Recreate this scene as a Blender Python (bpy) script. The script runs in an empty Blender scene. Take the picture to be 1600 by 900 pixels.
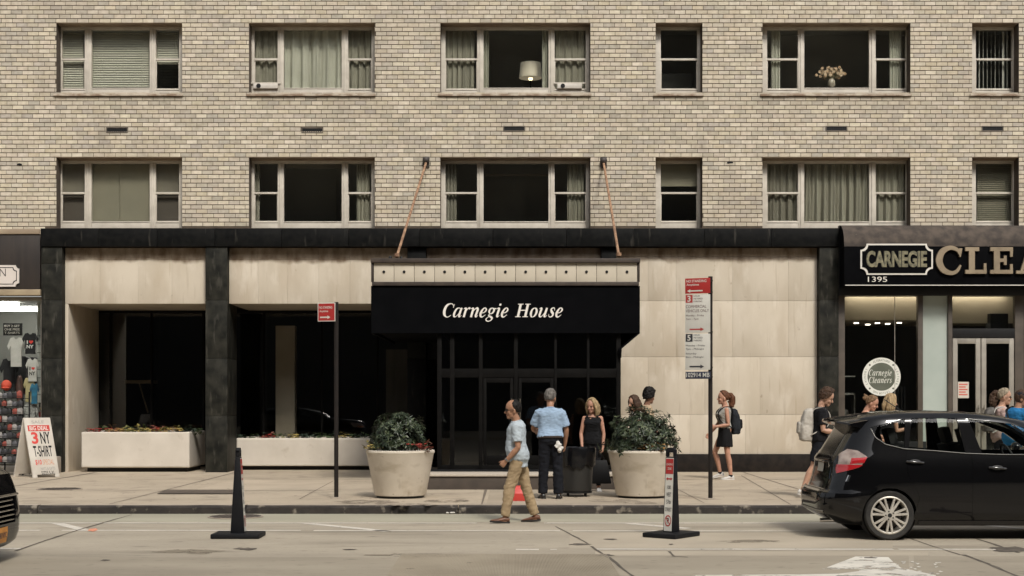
import bpy, bmesh, math, random
from mathutils import Vector, Matrix, noise

# ------------------------------------------------------------------ camera, sky, sun, exposure
F, HZ, EYE = 2200.0, 628.0, 1.65          # focal length and horizon in pixels of a 1600 px wide picture, eye height
SW, Y0 = 0.125, 30.5                      # pavement height, facade distance
SC = bpy.context.scene
COL = SC.collection
R = math.radians
cam_d = bpy.data.cameras.new('camera')
cam = bpy.data.objects.new('camera', cam_d); COL.objects.link(cam)
cam.location = (0, 0, EYE); cam.rotation_euler = (R(90), 0, 0)
cam_d.sensor_fit = 'HORIZONTAL'; cam_d.sensor_width = 36
cam_d.lens = F / 1600 * 36; cam_d.shift_y = (HZ - 450) / 1600
cam_d.clip_start = 0.1; cam_d.clip_end = 2000
SC.camera = cam

SUN_EL, SUN_AZ = 47.0, 160.0              # azimuth clockwise from +Y
w = bpy.data.worlds.new('World'); SC.world = w; w.use_nodes = True
nt = w.node_tree; nt.nodes.clear()
sky = nt.nodes.new('ShaderNodeTexSky'); sky.sky_type = 'NISHITA'; sky.sun_disc = False
sky.sun_elevation = R(SUN_EL); sky.sun_rotation = R(SUN_AZ); sky.dust_density = 4.0; sky.air_density = 1.0
hs = nt.nodes.new('ShaderNodeHueSaturation'); hs.inputs['Saturation'].default_value = 0.22
bg = nt.nodes.new('ShaderNodeBackground'); bg.inputs['Strength'].default_value = 0.105
ow = nt.nodes.new('ShaderNodeOutputWorld')
nt.links.new(sky.outputs[0], hs.inputs['Color']); nt.links.new(hs.outputs[0], bg.inputs[0]); nt.links.new(bg.outputs[0], ow.inputs[0])
sd = bpy.data.lights.new('sun', 'SUN'); sd.energy = 1.5; sd.angle = R(10.5); sd.color = (1.0, 0.94, 0.845)
sun = bpy.data.objects.new('sun', sd); COL.objects.link(sun)
_sp = Vector((math.sin(R(SUN_AZ)) * math.cos(R(SUN_EL)), math.cos(R(SUN_AZ)) * math.cos(R(SUN_EL)), math.sin(R(SUN_EL))))
sun.rotation_euler = (-_sp).to_track_quat('-Z', 'Y').to_euler(); sun.location = _sp * 60
vs = SC.view_settings
vs.view_transform = 'Standard'; vs.look = 'None'; vs.gamma = 1.0; vs.use_curve_mapping = False; vs.exposure = 0.69
SC.render.engine = 'CYCLES'
SC.cycles.use_denoising = True
SC.cycles.max_bounces = 8; SC.cycles.transparent_max_bounces = 16
SC.cycles.caustics_reflective = False; SC.cycles.caustics_refractive = False

rng = random.Random(57)
def U(a, b): return rng.uniform(a, b)
def PX(px, Y): return (px - 800) * Y / F
def PZ(py, Y): return EYE + (HZ - py) * Y / F
def G(px, py, z=0.0):
    Y = F * (EYE - z) / (py - HZ)
    return Vector(((px - 800) * Y / F, Y, z))
def BX(px): return PX(px, Y0)
def BZ(py): return PZ(py, Y0)

# ------------------------------------------------------------------ materials
def lin(r, g, b):
    return tuple((c / 255 / 12.92) if c / 255 <= 0.04045 else ((c / 255 + 0.055) / 1.055) ** 2.4 for c in (r, g, b)) + (1,)
MATS = {}
def M(name, c1, c2=None, scale=4.0, rough=0.6, bump=0.0, bscale=40.0, metal=0.0, spec=0.5, stretch=(1, 1, 1), coat=0.0,
      detail=6, lo=0.35, hi=0.65, rough2=None, attr=None, extra=None):
    """noise-mixed surface: c1..c2 blotches, fine bump"""
    if name in MATS: return MATS[name]
    m = bpy.data.materials.new(name); m.use_nodes = True; MATS[name] = m
    t = m.node_tree; N = t.nodes; L = t.links
    b = N['Principled BSDF']
    if len(c1) == 3: c1 = tuple(c1) + (1,)
    b.inputs['Base Color'].default_value = c1
    b.inputs['Roughness'].default_value = rough; b.inputs['Metallic'].default_value = metal
    b.inputs['Specular IOR Level'].default_value = spec
    b.inputs['Coat Weight'].default_value = coat
    tc = N.new('ShaderNodeTexCoord'); mp = N.new('ShaderNodeMapping'); mp.inputs['Scale'].default_value = stretch
    L.new(tc.outputs['Object'], mp.inputs[0])
    colout = None
    if attr:
        a = N.new('ShaderNodeAttribute'); a.attribute_name = attr; colout = a.outputs['Color']
    if c2 is not None:
        if len(c2) == 3: c2 = tuple(c2) + (1,)
        nz = N.new('ShaderNodeTexNoise'); nz.inputs['Scale'].default_value = scale; nz.inputs['Detail'].default_value = detail
        L.new(mp.outputs[0], nz.inputs['Vector'])
        mr = N.new('ShaderNodeMapRange'); mr.inputs[1].default_value = lo; mr.inputs[2].default_value = hi
        L.new(nz.outputs[0], mr.inputs[0])
        mx = N.new('ShaderNodeMix'); mx.data_type = 'RGBA'
        L.new(mr.outputs[0], mx.inputs[0])
        if colout: 
            mx.blend_type = 'MULTIPLY'; mx.inputs[7].default_value = c2; L.new(colout, mx.inputs[6])
        else:
            mx.inputs[6].default_value = c1; mx.inputs[7].default_value = c2
        colout = mx.outputs[2]
        if rough2 is not None:
            r2 = N.new('ShaderNodeMapRange'); r2.inputs[3].default_value = rough; r2.inputs[4].default_value = rough2
            L.new(mr.outputs[0], r2.inputs[0]); L.new(r2.outputs[0], b.inputs['Roughness'])
    if colout: L.new(colout, b.inputs['Base Color'])
    if bump:
        n2 = N.new('ShaderNodeTexNoise'); n2.inputs['Scale'].default_value = bscale; n2.inputs['Detail'].default_value = 4
        L.new(mp.outputs[0], n2.inputs['Vector'])
        bp = N.new('ShaderNodeBump'); bp.inputs['Strength'].default_value = bump; bp.inputs['Distance'].default_value = 0.01
        L.new(n2.outputs[0], bp.inputs['Height']); L.new(bp.outputs[0], b.inputs['Normal'])
    if extra: extra(m, t, N, L, b, mp, colout)
    return m

def speckle(scale, thr, col, amt=1.0, stretch=None):
    """adds spots / streaks of another colour where noise passes thr"""
    def f(m, t, N, L, b, mp, colout):
        nz = N.new('ShaderNodeTexNoise'); nz.inputs['Scale'].default_value = scale; nz.inputs['Detail'].default_value = 5
        if stretch:
            tc = N.new('ShaderNodeTexCoord'); m2 = N.new('ShaderNodeMapping'); m2.inputs['Scale'].default_value = stretch
            L.new(tc.outputs['Object'], m2.inputs[0]); L.new(m2.outputs[0], nz.inputs['Vector'])
        else: L.new(mp.outputs[0], nz.inputs['Vector'])
        mr = N.new('ShaderNodeMapRange'); mr.inputs[1].default_value = thr; mr.inputs[2].default_value = thr + 0.12; mr.inputs[4].default_value = amt
        L.new(nz.outputs[0], mr.inputs[0])
        mx = N.new('ShaderNodeMix'); mx.data_type = 'RGBA'; mx.inputs[7].default_value = tuple(col) + (1,)
        L.new(mr.outputs[0], mx.inputs[0])
        src = b.inputs['Base Color'].links
        if src: L.new(src[0].from_socket, mx.inputs[6])
        else: mx.inputs[6].default_value = b.inputs['Base Color'].default_value
        L.new(mx.outputs[2], b.inputs['Base Color'])
    return f
def zbrown(z0, soft, amp, col, scale=3.0, stretch=(1, 1, .5)):
    """blends to another colour above a height: its edge wanders"""
    def f(m, t, N, L, b, mp, colout):
        tc = N.new('ShaderNodeTexCoord'); m2 = N.new('ShaderNodeMapping'); m2.inputs['Scale'].default_value = stretch
        L.new(tc.outputs['Object'], m2.inputs[0])
        nz = N.new('ShaderNodeTexNoise'); nz.inputs['Scale'].default_value = scale; nz.inputs['Detail'].default_value = 6; L.new(m2.outputs[0], nz.inputs['Vector'])
        sp = N.new('ShaderNodeSeparateXYZ'); L.new(tc.outputs['Object'], sp.inputs[0])
        ma = N.new('ShaderNodeMath'); ma.operation = 'MULTIPLY_ADD'; ma.inputs[1].default_value = amp; L.new(nz.outputs[0], ma.inputs[0]); L.new(sp.outputs[2], ma.inputs[2])
        mr = N.new('ShaderNodeMapRange'); mr.inputs[1].default_value = z0 + amp * .5; mr.inputs[2].default_value = z0 + amp * .5 + soft; L.new(ma.outputs[0], mr.inputs[0])
        n2 = N.new('ShaderNodeTexNoise'); n2.inputs['Scale'].default_value = scale * 2.2; n2.inputs['Detail'].default_value = 5; L.new(m2.outputs[0], n2.inputs['Vector'])
        r2 = N.new('ShaderNodeMapRange'); r2.inputs[1].default_value = .3; r2.inputs[2].default_value = .7; r2.inputs[3].default_value = .45; r2.inputs[4].default_value = 1; L.new(n2.outputs[0], r2.inputs[0])
        mu = N.new('ShaderNodeMath'); mu.operation = 'MULTIPLY'; L.new(mr.outputs[0], mu.inputs[0]); L.new(r2.outputs[0], mu.inputs[1])
        mx = N.new('ShaderNodeMix'); mx.data_type = 'RGBA'; mx.inputs[7].default_value = tuple(col) + (1,); L.new(mu.outputs[0], mx.inputs[0])
        L.new(b.inputs['Base Color'].links[0].from_socket, mx.inputs[6]); L.new(mx.outputs[2], b.inputs['Base Color'])
    return f
def both(*fs):
    def f(*a):
        for g in fs: g(*a)
    return f

def glass(name, tint=(0.9, 0.92, 0.9), boost=1.0, rough=0.0):
    if name in MATS: return MATS[name]
    m = bpy.data.materials.new(name); m.use_nodes = True; MATS[name] = m
    t = m.node_tree; N = t.nodes; L = t.links; N.clear()
    o = N.new('ShaderNodeOutputMaterial'); mx = N.new('ShaderNodeMixShader')
    tr = N.new('ShaderNodeBsdfTransparent'); tr.inputs[0].default_value = tuple(tint) + (1,)
    gl = N.new('ShaderNodeBsdfGlossy'); gl.inputs['Roughness'].default_value = rough; gl.inputs[0].default_value = (1, 1, 1, 1)
    fr = N.new('ShaderNodeFresnel'); ge = N.new('ShaderNodeNewGeometry'); io = N.new('ShaderNodeMapRange')
    io.inputs[3].default_value = 1.5; io.inputs[4].default_value = 1 / 1.5     # a thin sheet reflects alike from both sides
    L.new(ge.outputs['Backfacing'], io.inputs[0]); L.new(io.outputs[0], fr.inputs[0])
    ml = N.new('ShaderNodeMath'); ml.operation = 'MULTIPLY'; ml.inputs[1].default_value = boost; ml.use_clamp = True
    L.new(fr.outputs[0], ml.inputs[0]); L.new(ml.outputs[0], mx.inputs[0])
    L.new(tr.outputs[0], mx.inputs[1]); L.new(gl.outputs[0], mx.inputs[2]); L.new(mx.outputs[0], o.inputs[0])
    return m
def emit(name, col, s):
    if name in MATS: return MATS[name]
    m = bpy.data.materials.new(name); m.use_nodes = True; MATS[name] = m
    b = m.node_tree.nodes['Principled BSDF']; b.inputs['Base Color'].default_value = tuple(col) + (1,)
    b.inputs['Emission Color'].default_value = tuple(col) + (1,); b.inputs['Emission Strength'].default_value = s
    return m
def worn_paint(name, col, thr=0.42, scale=9.0):
    m = M(name, col, tuple(c * 0.8 for c in col), scale=3, rough=0.7)
    t = m.node_tree; N = t.nodes; L = t.links
    b = N['Principled BSDF']; o = N['Material Output']
    tc = N.new('ShaderNodeTexCoord'); nz = N.new('ShaderNodeTexNoise'); nz.inputs['Scale'].default_value = scale; nz.inputs['Detail'].default_value = 8
    nz.inputs['Roughness'].default_value = 0.65
    L.new(tc.outputs['Object'], nz.inputs['Vector'])
    mr = N.new('ShaderNodeMapRange'); mr.inputs[1].default_value = thr - 0.04; mr.inputs[2].default_value = thr + 0.05
    L.new(nz.outputs[0], mr.inputs[0])
    tr = N.new('ShaderNodeBsdfTransparent'); mx = N.new('ShaderNodeMixShader')
    L.new(mr.outputs[0], mx.inputs[0]); L.new(tr.outputs[0], mx.inputs[1]); L.new(b.outputs[0], mx.inputs[2]); L.new(mx.outputs[0], o.inputs[0])
    return m

# ------------------------------------------------------------------ mesh builder
def catmull(pts, n=6, closed=False):
    k = len(pts); out = []
    P = [Vector(p) for p in pts]
    rng_ = range(k if closed else k - 1)
    for i in rng_:
        p1, p2 = P[i], P[(i + 1) % k]
        p0 = P[i - 1] if (closed or i > 0) else p1
        p3 = P[(i + 2) % k] if (closed or i + 2 < k) else p2
        for j in range(n):
            t = j / n
            out.append(0.5 * ((2 * p1) + (p2 - p0) * t + (2 * p0 - 5 * p1 + 4 * p2 - p3) * t * t + (3 * p1 - p0 - 3 * p2 + p3) * t ** 3))
    if not closed: out.append(P[-1].copy())
    return out

class MB:
    def __init__(s): s.v = []; s.f = []; s.m = []; s.c = []
    def add(s, vs, fs, mi=0, col=None):
        o = len(s.v); s.v += [Vector(v) for v in vs]
        for f in fs: s.f.append([i + o for i in f]); s.m.append(mi)
        s.c += [col or (1, 1, 1, 1)] * len(vs)
        return s
    def box(s, x0, x1, y0, y1, z0, z1, mi=0, col=None):
        vs = [(x, y, z) for x in (x0, x1) for y in (y0, y1) for z in (z0, z1)]
        return s.add(vs, [(0, 1, 3, 2), (4, 6, 7, 5), (0, 4, 5, 1), (2, 3, 7, 6), (0, 2, 6, 4), (1, 5, 7, 3)], mi, col)
    def obox(s, c, ax, ay, az, hx, hy, hz, mi=0):
        c = Vector(c); vs = []
        for i in (-1, 1):
            for j in (-1, 1):
                for k in (-1, 1): vs.append(c + ax * hx * i + ay * hy * j + az * hz * k)
        return s.add(vs, [(0, 1, 3, 2), (4, 6, 7, 5), (0, 4, 5, 1), (2, 3, 7, 6), (0, 2, 6, 4), (1, 5, 7, 3)], mi)
    def prism(s, poly, a, b, axis='y', mi=0):
        n = len(poly)
        def p(u, v, d): return (u, d, v) if axis == 'y' else ((d, u, v) if axis == 'x' else (u, v, d))
        vs = [p(u, v, a) for u, v in poly] + [p(u, v, b) for u, v in poly]
        fs = [tuple(range(n)), tuple(range(2 * n - 1, n - 1, -1))] + [(i, (i + 1) % n, (i + 1) % n + n, i + n) for i in range(n)]
        return s.add(vs, fs, mi)
    def sheet(s, pts, mi=0): return s.add(pts, [tuple(range(len(pts)))], mi)
    def loft(s, rings, mi=0, cap=True, closed=True):
        n = len(rings[0]); vs = [p for r in rings for p in r]; fs = []
        for i in range(len(rings) - 1):
            for j in range(n if closed else n - 1):
                k = (j + 1) % n
                fs.append((i * n + j, i * n + k, (i + 1) * n + k, (i + 1) * n + j))
        if cap and closed:
            fs.append(tuple(range(n - 1, -1, -1))); o = (len(rings) - 1) * n; fs.append(tuple(range(o, o + n)))
        return s.add(vs, fs, mi)
    def tube(s, path, rad, n=10, mi=0, cap=True, ry=None):
        P = [Vector(p) for p in path]; k = len(P)
        rad = rad if isinstance(rad, (list, tuple)) else [rad] * k
        rings = []; prev = None
        for i in range(k):
            d = (P[min(i + 1, k - 1)] - P[max(i - 1, 0)])
            d = d.normalized() if d.length > 1e-9 else Vector((0, 0, 1))
            if prev is None: 
                a = d.cross(Vector((0, 0, 1)) if abs(d.z) < 0.9 else Vector((1, 0, 0))).normalized()
            else:
                a = prev - d * prev.dot(d); a = a.normalized() if a.length > 1e-6 else d.orthogonal().normalized()
            prev = a; b = d.cross(a)
            f = ry[i] if ry else 1.0
            rings.append([P[i] + (a * math.cos(q) + b * math.sin(q) * f) * rad[i] for q in [2 * math.pi * j / n for j in range(n)]])
        return s.loft(rings, mi, cap)
    def limb(s, path, rad, n=14, mi=0):
        s.tube(path, rad, n, mi); s.ell(path[0], (rad[0],) * 3, mi=mi); return s.ell(path[-1], (rad[-1],) * 3, mi=mi)
    def lathe(s, prof, c, n=40, mi=0, cap=True):
        c = Vector(c)
        return s.loft([[c + Vector((r * math.cos(2 * math.pi * j / n), r * math.sin(2 * math.pi * j / n), z)) for j in range(n)] for r, z in prof], mi, cap)
    def ell(s, c, r, rot=None, nu=14, nv=9, mi=0):
        c = Vector(c); vs = []; fs = []
        def P(x, y, z):
            v = Vector((x * r[0], y * r[1], z * r[2])); 
            if rot: v = rot @ v
            return c + v
        vs.append(P(0, 0, -1))
        for i in range(1, nv):
            a = -math.pi / 2 + math.pi * i / nv
            for j in range(nu):
                b = 2 * math.pi * j / nu; vs.append(P(math.cos(a) * math.cos(b), math.cos(a) * math.sin(b), math.sin(a)))
        vs.append(P(0, 0, 1))
        for j in range(nu): fs.append((0, 1 + (j + 1) % nu, 1 + j))
        for i in range(nv - 2):
            for j in range(nu):
                k = (j + 1) % nu; a = 1 + i * nu; fs.append((a + j, a + k, a + nu + k, a + nu + j))
        e = len(vs) - 1; a = 1 + (nv - 2) * nu
        for j in range(nu): fs.append((a + j, a + (j + 1) % nu, e))
        return s.add(vs, fs, mi)
    def xf(s, m):
        s.v = [m @ v for v in s.v]; return s
    def mesh(s, name, recalc=True):
        me = bpy.data.meshes.new(name)
        me.from_pydata([tuple(v) for v in s.v], [], s.f)
        me.polygons.foreach_set('material_index', s.m)
        if recalc:
            bm = bmesh.new(); bm.from_mesh(me); bmesh.ops.recalc_face_normals(bm, faces=bm.faces); bm.to_mesh(me); bm.free()
        me.update(); return me
    def build(s, name, mats, parent=None, smooth=None, bevel=0.0, recalc=True, cols=False):
        o0 = parent_origin(parent)
        if o0.length: 
            s.v = [v - o0 for v in s.v]
        me = s.mesh(name, recalc)
        if cols:
            a = me.color_attributes.new('Col', 'FLOAT_COLOR', 'POINT')
            a.data.foreach_set('color', [x for c in s.c for x in c])
        if bevel:
            bm = bmesh.new(); bm.from_mesh(me)
            bmesh.ops.remove_doubles(bm, verts=bm.verts, dist=1e-5)
            es = [e for e in bm.edges if len(e.link_faces) == 2 and e.calc_face_angle(0) > R(35)]
            bmesh.ops.bevel(bm, geom=es, offset=bevel, segments=2, profile=0.6, affect='EDGES', clamp_overlap=True)
            bm.to_mesh(me); bm.free()
            smooth = smooth or 40
        return obj(name, me, mats, parent, smooth)

ORG = {}
def parent_origin(p):
    return ORG.get(p.name, Vector((0, 0, 0))) if p else Vector((0, 0, 0))
def shade(me, angle):
    me.polygons.foreach_set('use_smooth', [True] * len(me.polygons))
    if angle >= 180 or angle is True: return
    bm = bmesh.new(); bm.from_mesh(me)
    for e in bm.edges: e.smooth = not (len(e.link_faces) == 2 and e.calc_face_angle(0) > R(angle))
    bm.to_mesh(me); bm.free()
def obj(name, me, mats, parent=None, smooth=None):
    if not isinstance(mats, (list, tuple)): mats = [mats]
    for m in mats: me.materials.append(m)
    if smooth: shade(me, smooth if smooth is not True else 40)
    o = bpy.data.objects.new(name, me); COL.objects.link(o)
    if parent:
        o.parent = parent; ORG[o.name] = parent_origin(parent)
    return o
def thing(name, label, cat, loc=(0, 0, 0), rotz=0.0, group=None, local=False):
    """Empty at a thing's base; children are given in world coordinates unless local"""
    o = bpy.data.objects.new(name, None); COL.objects.link(o); o.empty_display_size = 0.2
    o.location = loc; o.rotation_euler = (0, 0, rotz); o['label'] = label; o['category'] = cat
    if group: o['group'] = group
    ORG[o.name] = Vector((0, 0, 0)) if local else Vector(loc)
    return o
def tag(o, label, cat, group=None):
    o['label'] = label; o['category'] = cat
    if group: o['group'] = group
    return o
def struct(o): o['kind'] = 'structure'; return o
def dup(root, loc, rotz=None, label=None):
    r = root.copy(); COL.objects.link(r); r.location = loc
    if rotz is not None: r.rotation_euler = (0, 0, rotz)
    if label: r['label'] = label
    for ch in list(root.children):
        c = ch.copy(); COL.objects.link(c); c.parent = r
        for g in ch.children:
            d = g.copy(); COL.objects.link(d); d.parent = c
    return r
def evaluated(mb, mods, name='tmp'):
    me = mb.mesh(name) if isinstance(mb, MB) else mb
    o = bpy.data.objects.new(name, me); COL.objects.link(o)
    for typ, kw in mods:
        m = o.modifiers.new(typ, typ)
        for k, v in kw.items(): setattr(m, k, v)
    dg = bpy.context.evaluated_depsgraph_get(); dg.update()
    r = bpy.data.meshes.new_from_object(o.evaluated_get(dg))
    bpy.data.objects.remove(o)
    return r
def fuse(mb, voxel=0.008, it=4, fac=0.5):
    return evaluated(mb, [('REMESH', dict(mode='VOXEL', voxel_size=voxel)), ('SMOOTH', dict(factor=fac, iterations=it))])
def displace(me, fn):
    V = [(v.co.copy(), v.normal.copy()) for v in me.vertices]; out = []
    for c, n in V: out += list(c + n * fn(c))
    me.vertices.foreach_set('co', out); me.update()

# ------------------------------------------------------------------ lettering
def text_mb(s, size, mi=0, bold=0.0, space=1.0, ext=0.0):
    c = bpy.data.curves.new('t', 'FONT'); c.body = s; c.size = size; c.offset = bold; c.space_character = space; c.extrude = ext
    c.resolution_u = 4
    o = bpy.data.objects.new('t', c); COL.objects.link(o)
    dg = bpy.context.evaluated_depsgraph_get(); dg.update()
    me = bpy.data.meshes.new_from_object(o.evaluated_get(dg))
    b = MB(); b.add([v.co.copy() for v in me.vertices], [tuple(p.vertices) for p in me.polygons], mi)
    bpy.data.objects.remove(o); bpy.data.curves.remove(c)
    return b
def fit_text(dst, s, org, ux, uz, width, height, mi=0, bold=0.0, align='l', stretch=True):
    """puts a line of text on a plane: org lower left corner, ux / uz plane axes, in a box width x height"""
    t = text_mb(s, 1.0, 0, bold)
    if not t.v: return dst
    x0 = min(v.x for v in t.v); x1 = max(v.x for v in t.v); y0 = min(v.y for v in t.v); y1 = max(v.y for v in t.v)
    sx = width / (x1 - x0); sy = height / (y1 - y0)
    if not stretch: sx = min(sx, sy * 1.0)
    off = (width - (x1 - x0) * sx) * {'l': 0, 'c': 0.5, 'r': 1}[align]
    org = Vector(org); ux = Vector(ux); uz = Vector(uz)
    dst.add([org + ux * ((v.x - x0) * sx + off) + uz * ((v.y - y0) * sy) for v in t.v], t.f, mi)
    return dst

SER = {  # bold italic serif, upright before shearing: (advance, strokes of (x, y, width))
 'C': (.60, [[(.575,.46,.03),(.60,.64,.03)], [(.585,.52,.025),(.50,.635,.04),(.36,.665,.045),(.18,.58,.12),(.10,.36,.155),(.14,.15,.135),(.27,.02,.06),(.40,.01,.04),(.54,.10,.03)]]),
 'a': (.54, [[(.40,.40,.03),(.30,.455,.035),(.17,.40,.09),(.09,.22,.125),(.10,.06,.10),(.18,.01,.04),(.30,.10,.035),(.40,.28,.03)], [(.45,.46,.11),(.415,.25,.125),(.40,.06,.115),(.45,.015,.05),(.53,.09,.02)]]),
 'r': (.40, [[(.02,.40,.02),(.09,.44,.06),(.155,.40,.115),(.14,.2,.125),(.13,-.005,.125)], [(.15,.2,.03),(.24,.40,.045),(.33,.45,.085),(.385,.40,.11)]]),
 'n': (.54, [[(.02,.40,.02),(.09,.44,.06),(.155,.40,.115),(.14,.2,.125),(.13,-.005,.125)], [(.15,.2,.03),(.25,.38,.045),(.36,.45,.085),(.425,.37,.125),(.405,.2,.125),(.385,.06,.115),(.43,.01,.05),(.51,.09,.02)]]),
 'e': (.43, [[(.10,.19,.03),(.28,.24,.05),(.365,.35,.09),(.30,.45,.045),(.18,.41,.08),(.09,.22,.13),(.11,.06,.105),(.22,.005,.055),(.38,.12,.025)]]),
 'g': (.48, [[(.26,.455,.035),(.14,.40,.09),(.11,.27,.105),(.20,.165,.035),(.33,.22,.09),(.37,.36,.105),(.26,.455,.035)], [(.35,.42,.04),(.49,.42,.055)], [(.2,.165,.03),(.12,.08,.055),(.25,.02,.09),(.36,-.06,.10),(.30,-.17,.05),(.14,-.205,.045),(.02,-.12,.06),(.10,-.01,.03),(.22,.02,.03)]]),
 'i': (.28, [[(.02,.40,.02),(.09,.44,.06),(.15,.40,.115),(.13,.2,.125),(.12,.06,.115),(.17,.01,.05),(.25,.09,.02)], [(.165,.57,.11),(.165,.665,.11)]]),
 'l': (.27, [[(.05,.63,.03),(.15,.66,.09),(.145,.4,.125),(.125,.06,.115),(.17,.01,.05),(.25,.09,.02)]]),
 'H': (.78, [[(.18,.655,.14),(.18,.005,.14)], [(.60,.655,.14),(.60,.005,.14)], [(.02,.642,.035),(.34,.642,.035)], [(.44,.642,.035),(.76,.642,.035)], [(.02,.018,.035),(.34,.018,.035)], [(.44,.018,.035),(.76,.018,.035)], [(.2,.34,.045),(.6,.34,.045)]]),
 'o': (.49, [[(.25,.455,.035),(.13,.38,.09),(.09,.21,.125),(.14,.05,.09),(.23,.005,.035),(.35,.08,.09),(.405,.25,.125),(.35,.40,.09),(.25,.455,.035)]]),
 'u': (.57, [[(.02,.40,.02),(.09,.45,.06),(.14,.40,.115),(.115,.22,.125),(.11,.07,.105),(.19,.01,.05),(.3,.10,.035),(.40,.28,.03)], [(.45,.46,.115),(.42,.25,.125),(.40,.06,.115),(.46,.015,.05),(.54,.09,.02)]]),
 's': (.38, [[(.335,.33,.025),(.30,.44,.035),(.20,.455,.055),(.12,.38,.085),(.18,.27,.115),(.28,.17,.115),(.27,.06,.085),(.16,.005,.05),(.07,.05,.035),(.045,.15,.025)]]),
 ' ': (.40, []),
}
SLAB = {
 'C': (.80, [[(.70,.44,.04),(.72,.66,.09)], [(.69,.50,.05),(.62,.62,.09),(.42,.675,.11),(.20,.58,.16),(.10,.35,.19),(.20,.12,.16),(.42,.02,.11),(.60,.06,.09),(.72,.22,.05)]]),
 'L': (.72, [[(.24,.69,.17),(.24,.01,.17)], [(.05,.64,.1),(.45,.64,.1)], [(.05,.05,.1),(.66,.05,.1)], [(.62,.02,.09),(.62,.27,.07)]]),
 'E': (.78, [[(.24,.69,.17),(.24,.01,.17)], [(.05,.64,.1),(.70,.64,.1)], [(.05,.05,.1),(.70,.05,.1)], [(.66,.02,.09),(.66,.25,.07)], [(.66,.67,.09),(.66,.44,.07)], [(.25,.35,.09),(.50,.35,.09)], [(.48,.47,.08),(.48,.23,.08)]]),
 'A': (.86, [[(.42,.69,.12),(.16,.03,.07)], [(.42,.69,.12),(.68,.03,.17)], [(.24,.24,.07),(.60,.24,.07)], [(.02,.04,.08),(.32,.04,.08)], [(.50,.04,.08),(.86,.04,.08)]]),
 'N': (.86, [[(.18,.69,.09),(.18,.01,.09)], [(.70,.69,.09),(.70,.01,.09)], [(.18,.66,.15),(.68,.03,.15)], [(.02,.65,.08),(.28,.65,.08)], [(.56,.65,.08),(.84,.65,.08)], [(.04,.04,.08),(.34,.04,.08)]]),
 'R': (.84, [[(.24,.69,.17),(.24,.01,.17)], [(.05,.64,.1),(.40,.64,.1),(.62,.58,.14),(.62,.42,.14),(.40,.35,.09),(.25,.35,.09)], [(.42,.35,.12),(.66,.04,.14)], [(.05,.04,.08),(.42,.04,.08)], [(.56,.04,.08),(.80,.04,.08)]]),
 'S': (.70, [[(.58,.46,.05),(.57,.66,.07)], [(.57,.50,.05),(.46,.65,.09),(.28,.66,.11),(.12,.54,.14),(.22,.40,.16),(.46,.29,.16),(.57,.17,.15),(.44,.04,.11),(.24,.03,.09),(.10,.18,.05)], [(.10,.24,.05),(.10,.02,.07)]]),
}
def pen_text(dst, s, font, org, ux, uz, un, height_unit, width=None, shear=0.0, depth=0.006, lift=0.0, mi=0, track=0.0):
    """letters drawn with a shaped pen; every stroke is a thin raised body on the plane (ux, uz), un points out"""
    org, ux, uz, un = Vector(org), Vector(ux), Vector(uz), Vector(un)
    adv = sum(font[c][0] + track for c in s) - track
    sx = height_unit if width is None else width / adv
    x = 0.0; k = 0
    for c in s:
        a, strokes = font[c]
        for st in strokes:
            if len(st) > 2:
                P = catmull([(p[0], p[1], p[2]) for p in st], 7)
            else: P = [Vector(st[0]), Vector(st[1])]
            lt, rt = [], []
            for i, p in enumerate(P):
                d = P[min(i + 1, len(P) - 1)] - P[max(i - 1, 0)]; d = Vector((d.x, d.y)); d = d.normalized() if d.length else Vector((1, 0))
                nrm = Vector((-d.y, d.x)) * p.z / 2
                for L_, q in ((lt, Vector((p.x, p.y)) + nrm), (rt, Vector((p.x, p.y)) - nrm)):
                    L_.append(q)
            z1 = lift + depth + (k % 7) * 0.0006; k += 1
            rings = []
            for l, r in zip(lt, rt):
                def W(q, z): return org + ux * ((x + q.x + q.y * shear) * sx) + uz * (q.y * height_unit) + un * z
                rings.append([W(l, lift), W(l, z1), W(r, z1), W(r, lift)])
            dst.loft(rings, mi)
        x += a + track
    return dst
def arrow(dst, a, b, un_, half, head, mi=0, left=False):
    """flat arrow from a to b on a plane with in-plane normal un_"""
    a, b, n = Vector(a), Vector(b), Vector(un_); d = (b - a).normalized(); q = b - d * head
    dst.sheet([a + n * half, q + n * half, q - n * half, a - n * half][::-1], mi)
    dst.sheet([q + n * half * 2.6, b, q - n * half * 2.6], mi)
    return dst

# ================================================================== THE SETTING
m_road = M('road_concrete', (.40, .348, .27), (.30, .26, .20), scale=0.9, rough=.85, bump=.25, bscale=60, detail=9, lo=.3, hi=.7, stretch=(.35, 1, 1),
           extra=both(speckle(6, .62, (.15, .128, .10), .75, (.45, 1, 1)), speckle(14, .60, (.22, .19, .15), .6, (.4, 1, 1)), speckle(45, .60, (.17, .143, .11), .7), speckle(1.1, .55, (.21, .18, .135), .6, (.3, 1.6, 1)), speckle(2.5, .62, (.42, .37, .29), .5, (.25, 1.5, 1))))
m_gutter = M('gutter_concrete', (.36, .335, .255), (.30, .278, .21), scale=1.2, rough=.85, bump=.2, bscale=60, stretch=(.3, 1, 1), extra=speckle(30, .66, (.16, .14, .11), .6))
m_walk = M('pavement_concrete', (.44, .367, .275), (.36, .30, .225), scale=.8, rough=.85, bump=.2, bscale=70, detail=9, lo=.3, hi=.7,
           extra=both(speckle(11, .62, (.20, .165, .13), .7), speckle(2.2, .55, (.25, .205, .155), .6), speckle(40, .62, (.24, .2, .155), .6)))
m_kerb = M('kerb_stone', (.034, .027, .022), (.016, .013, .011), scale=6, rough=.8, bump=.8, bscale=14, extra=speckle(7, .60, (.22, .19, .15), .9))
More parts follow.
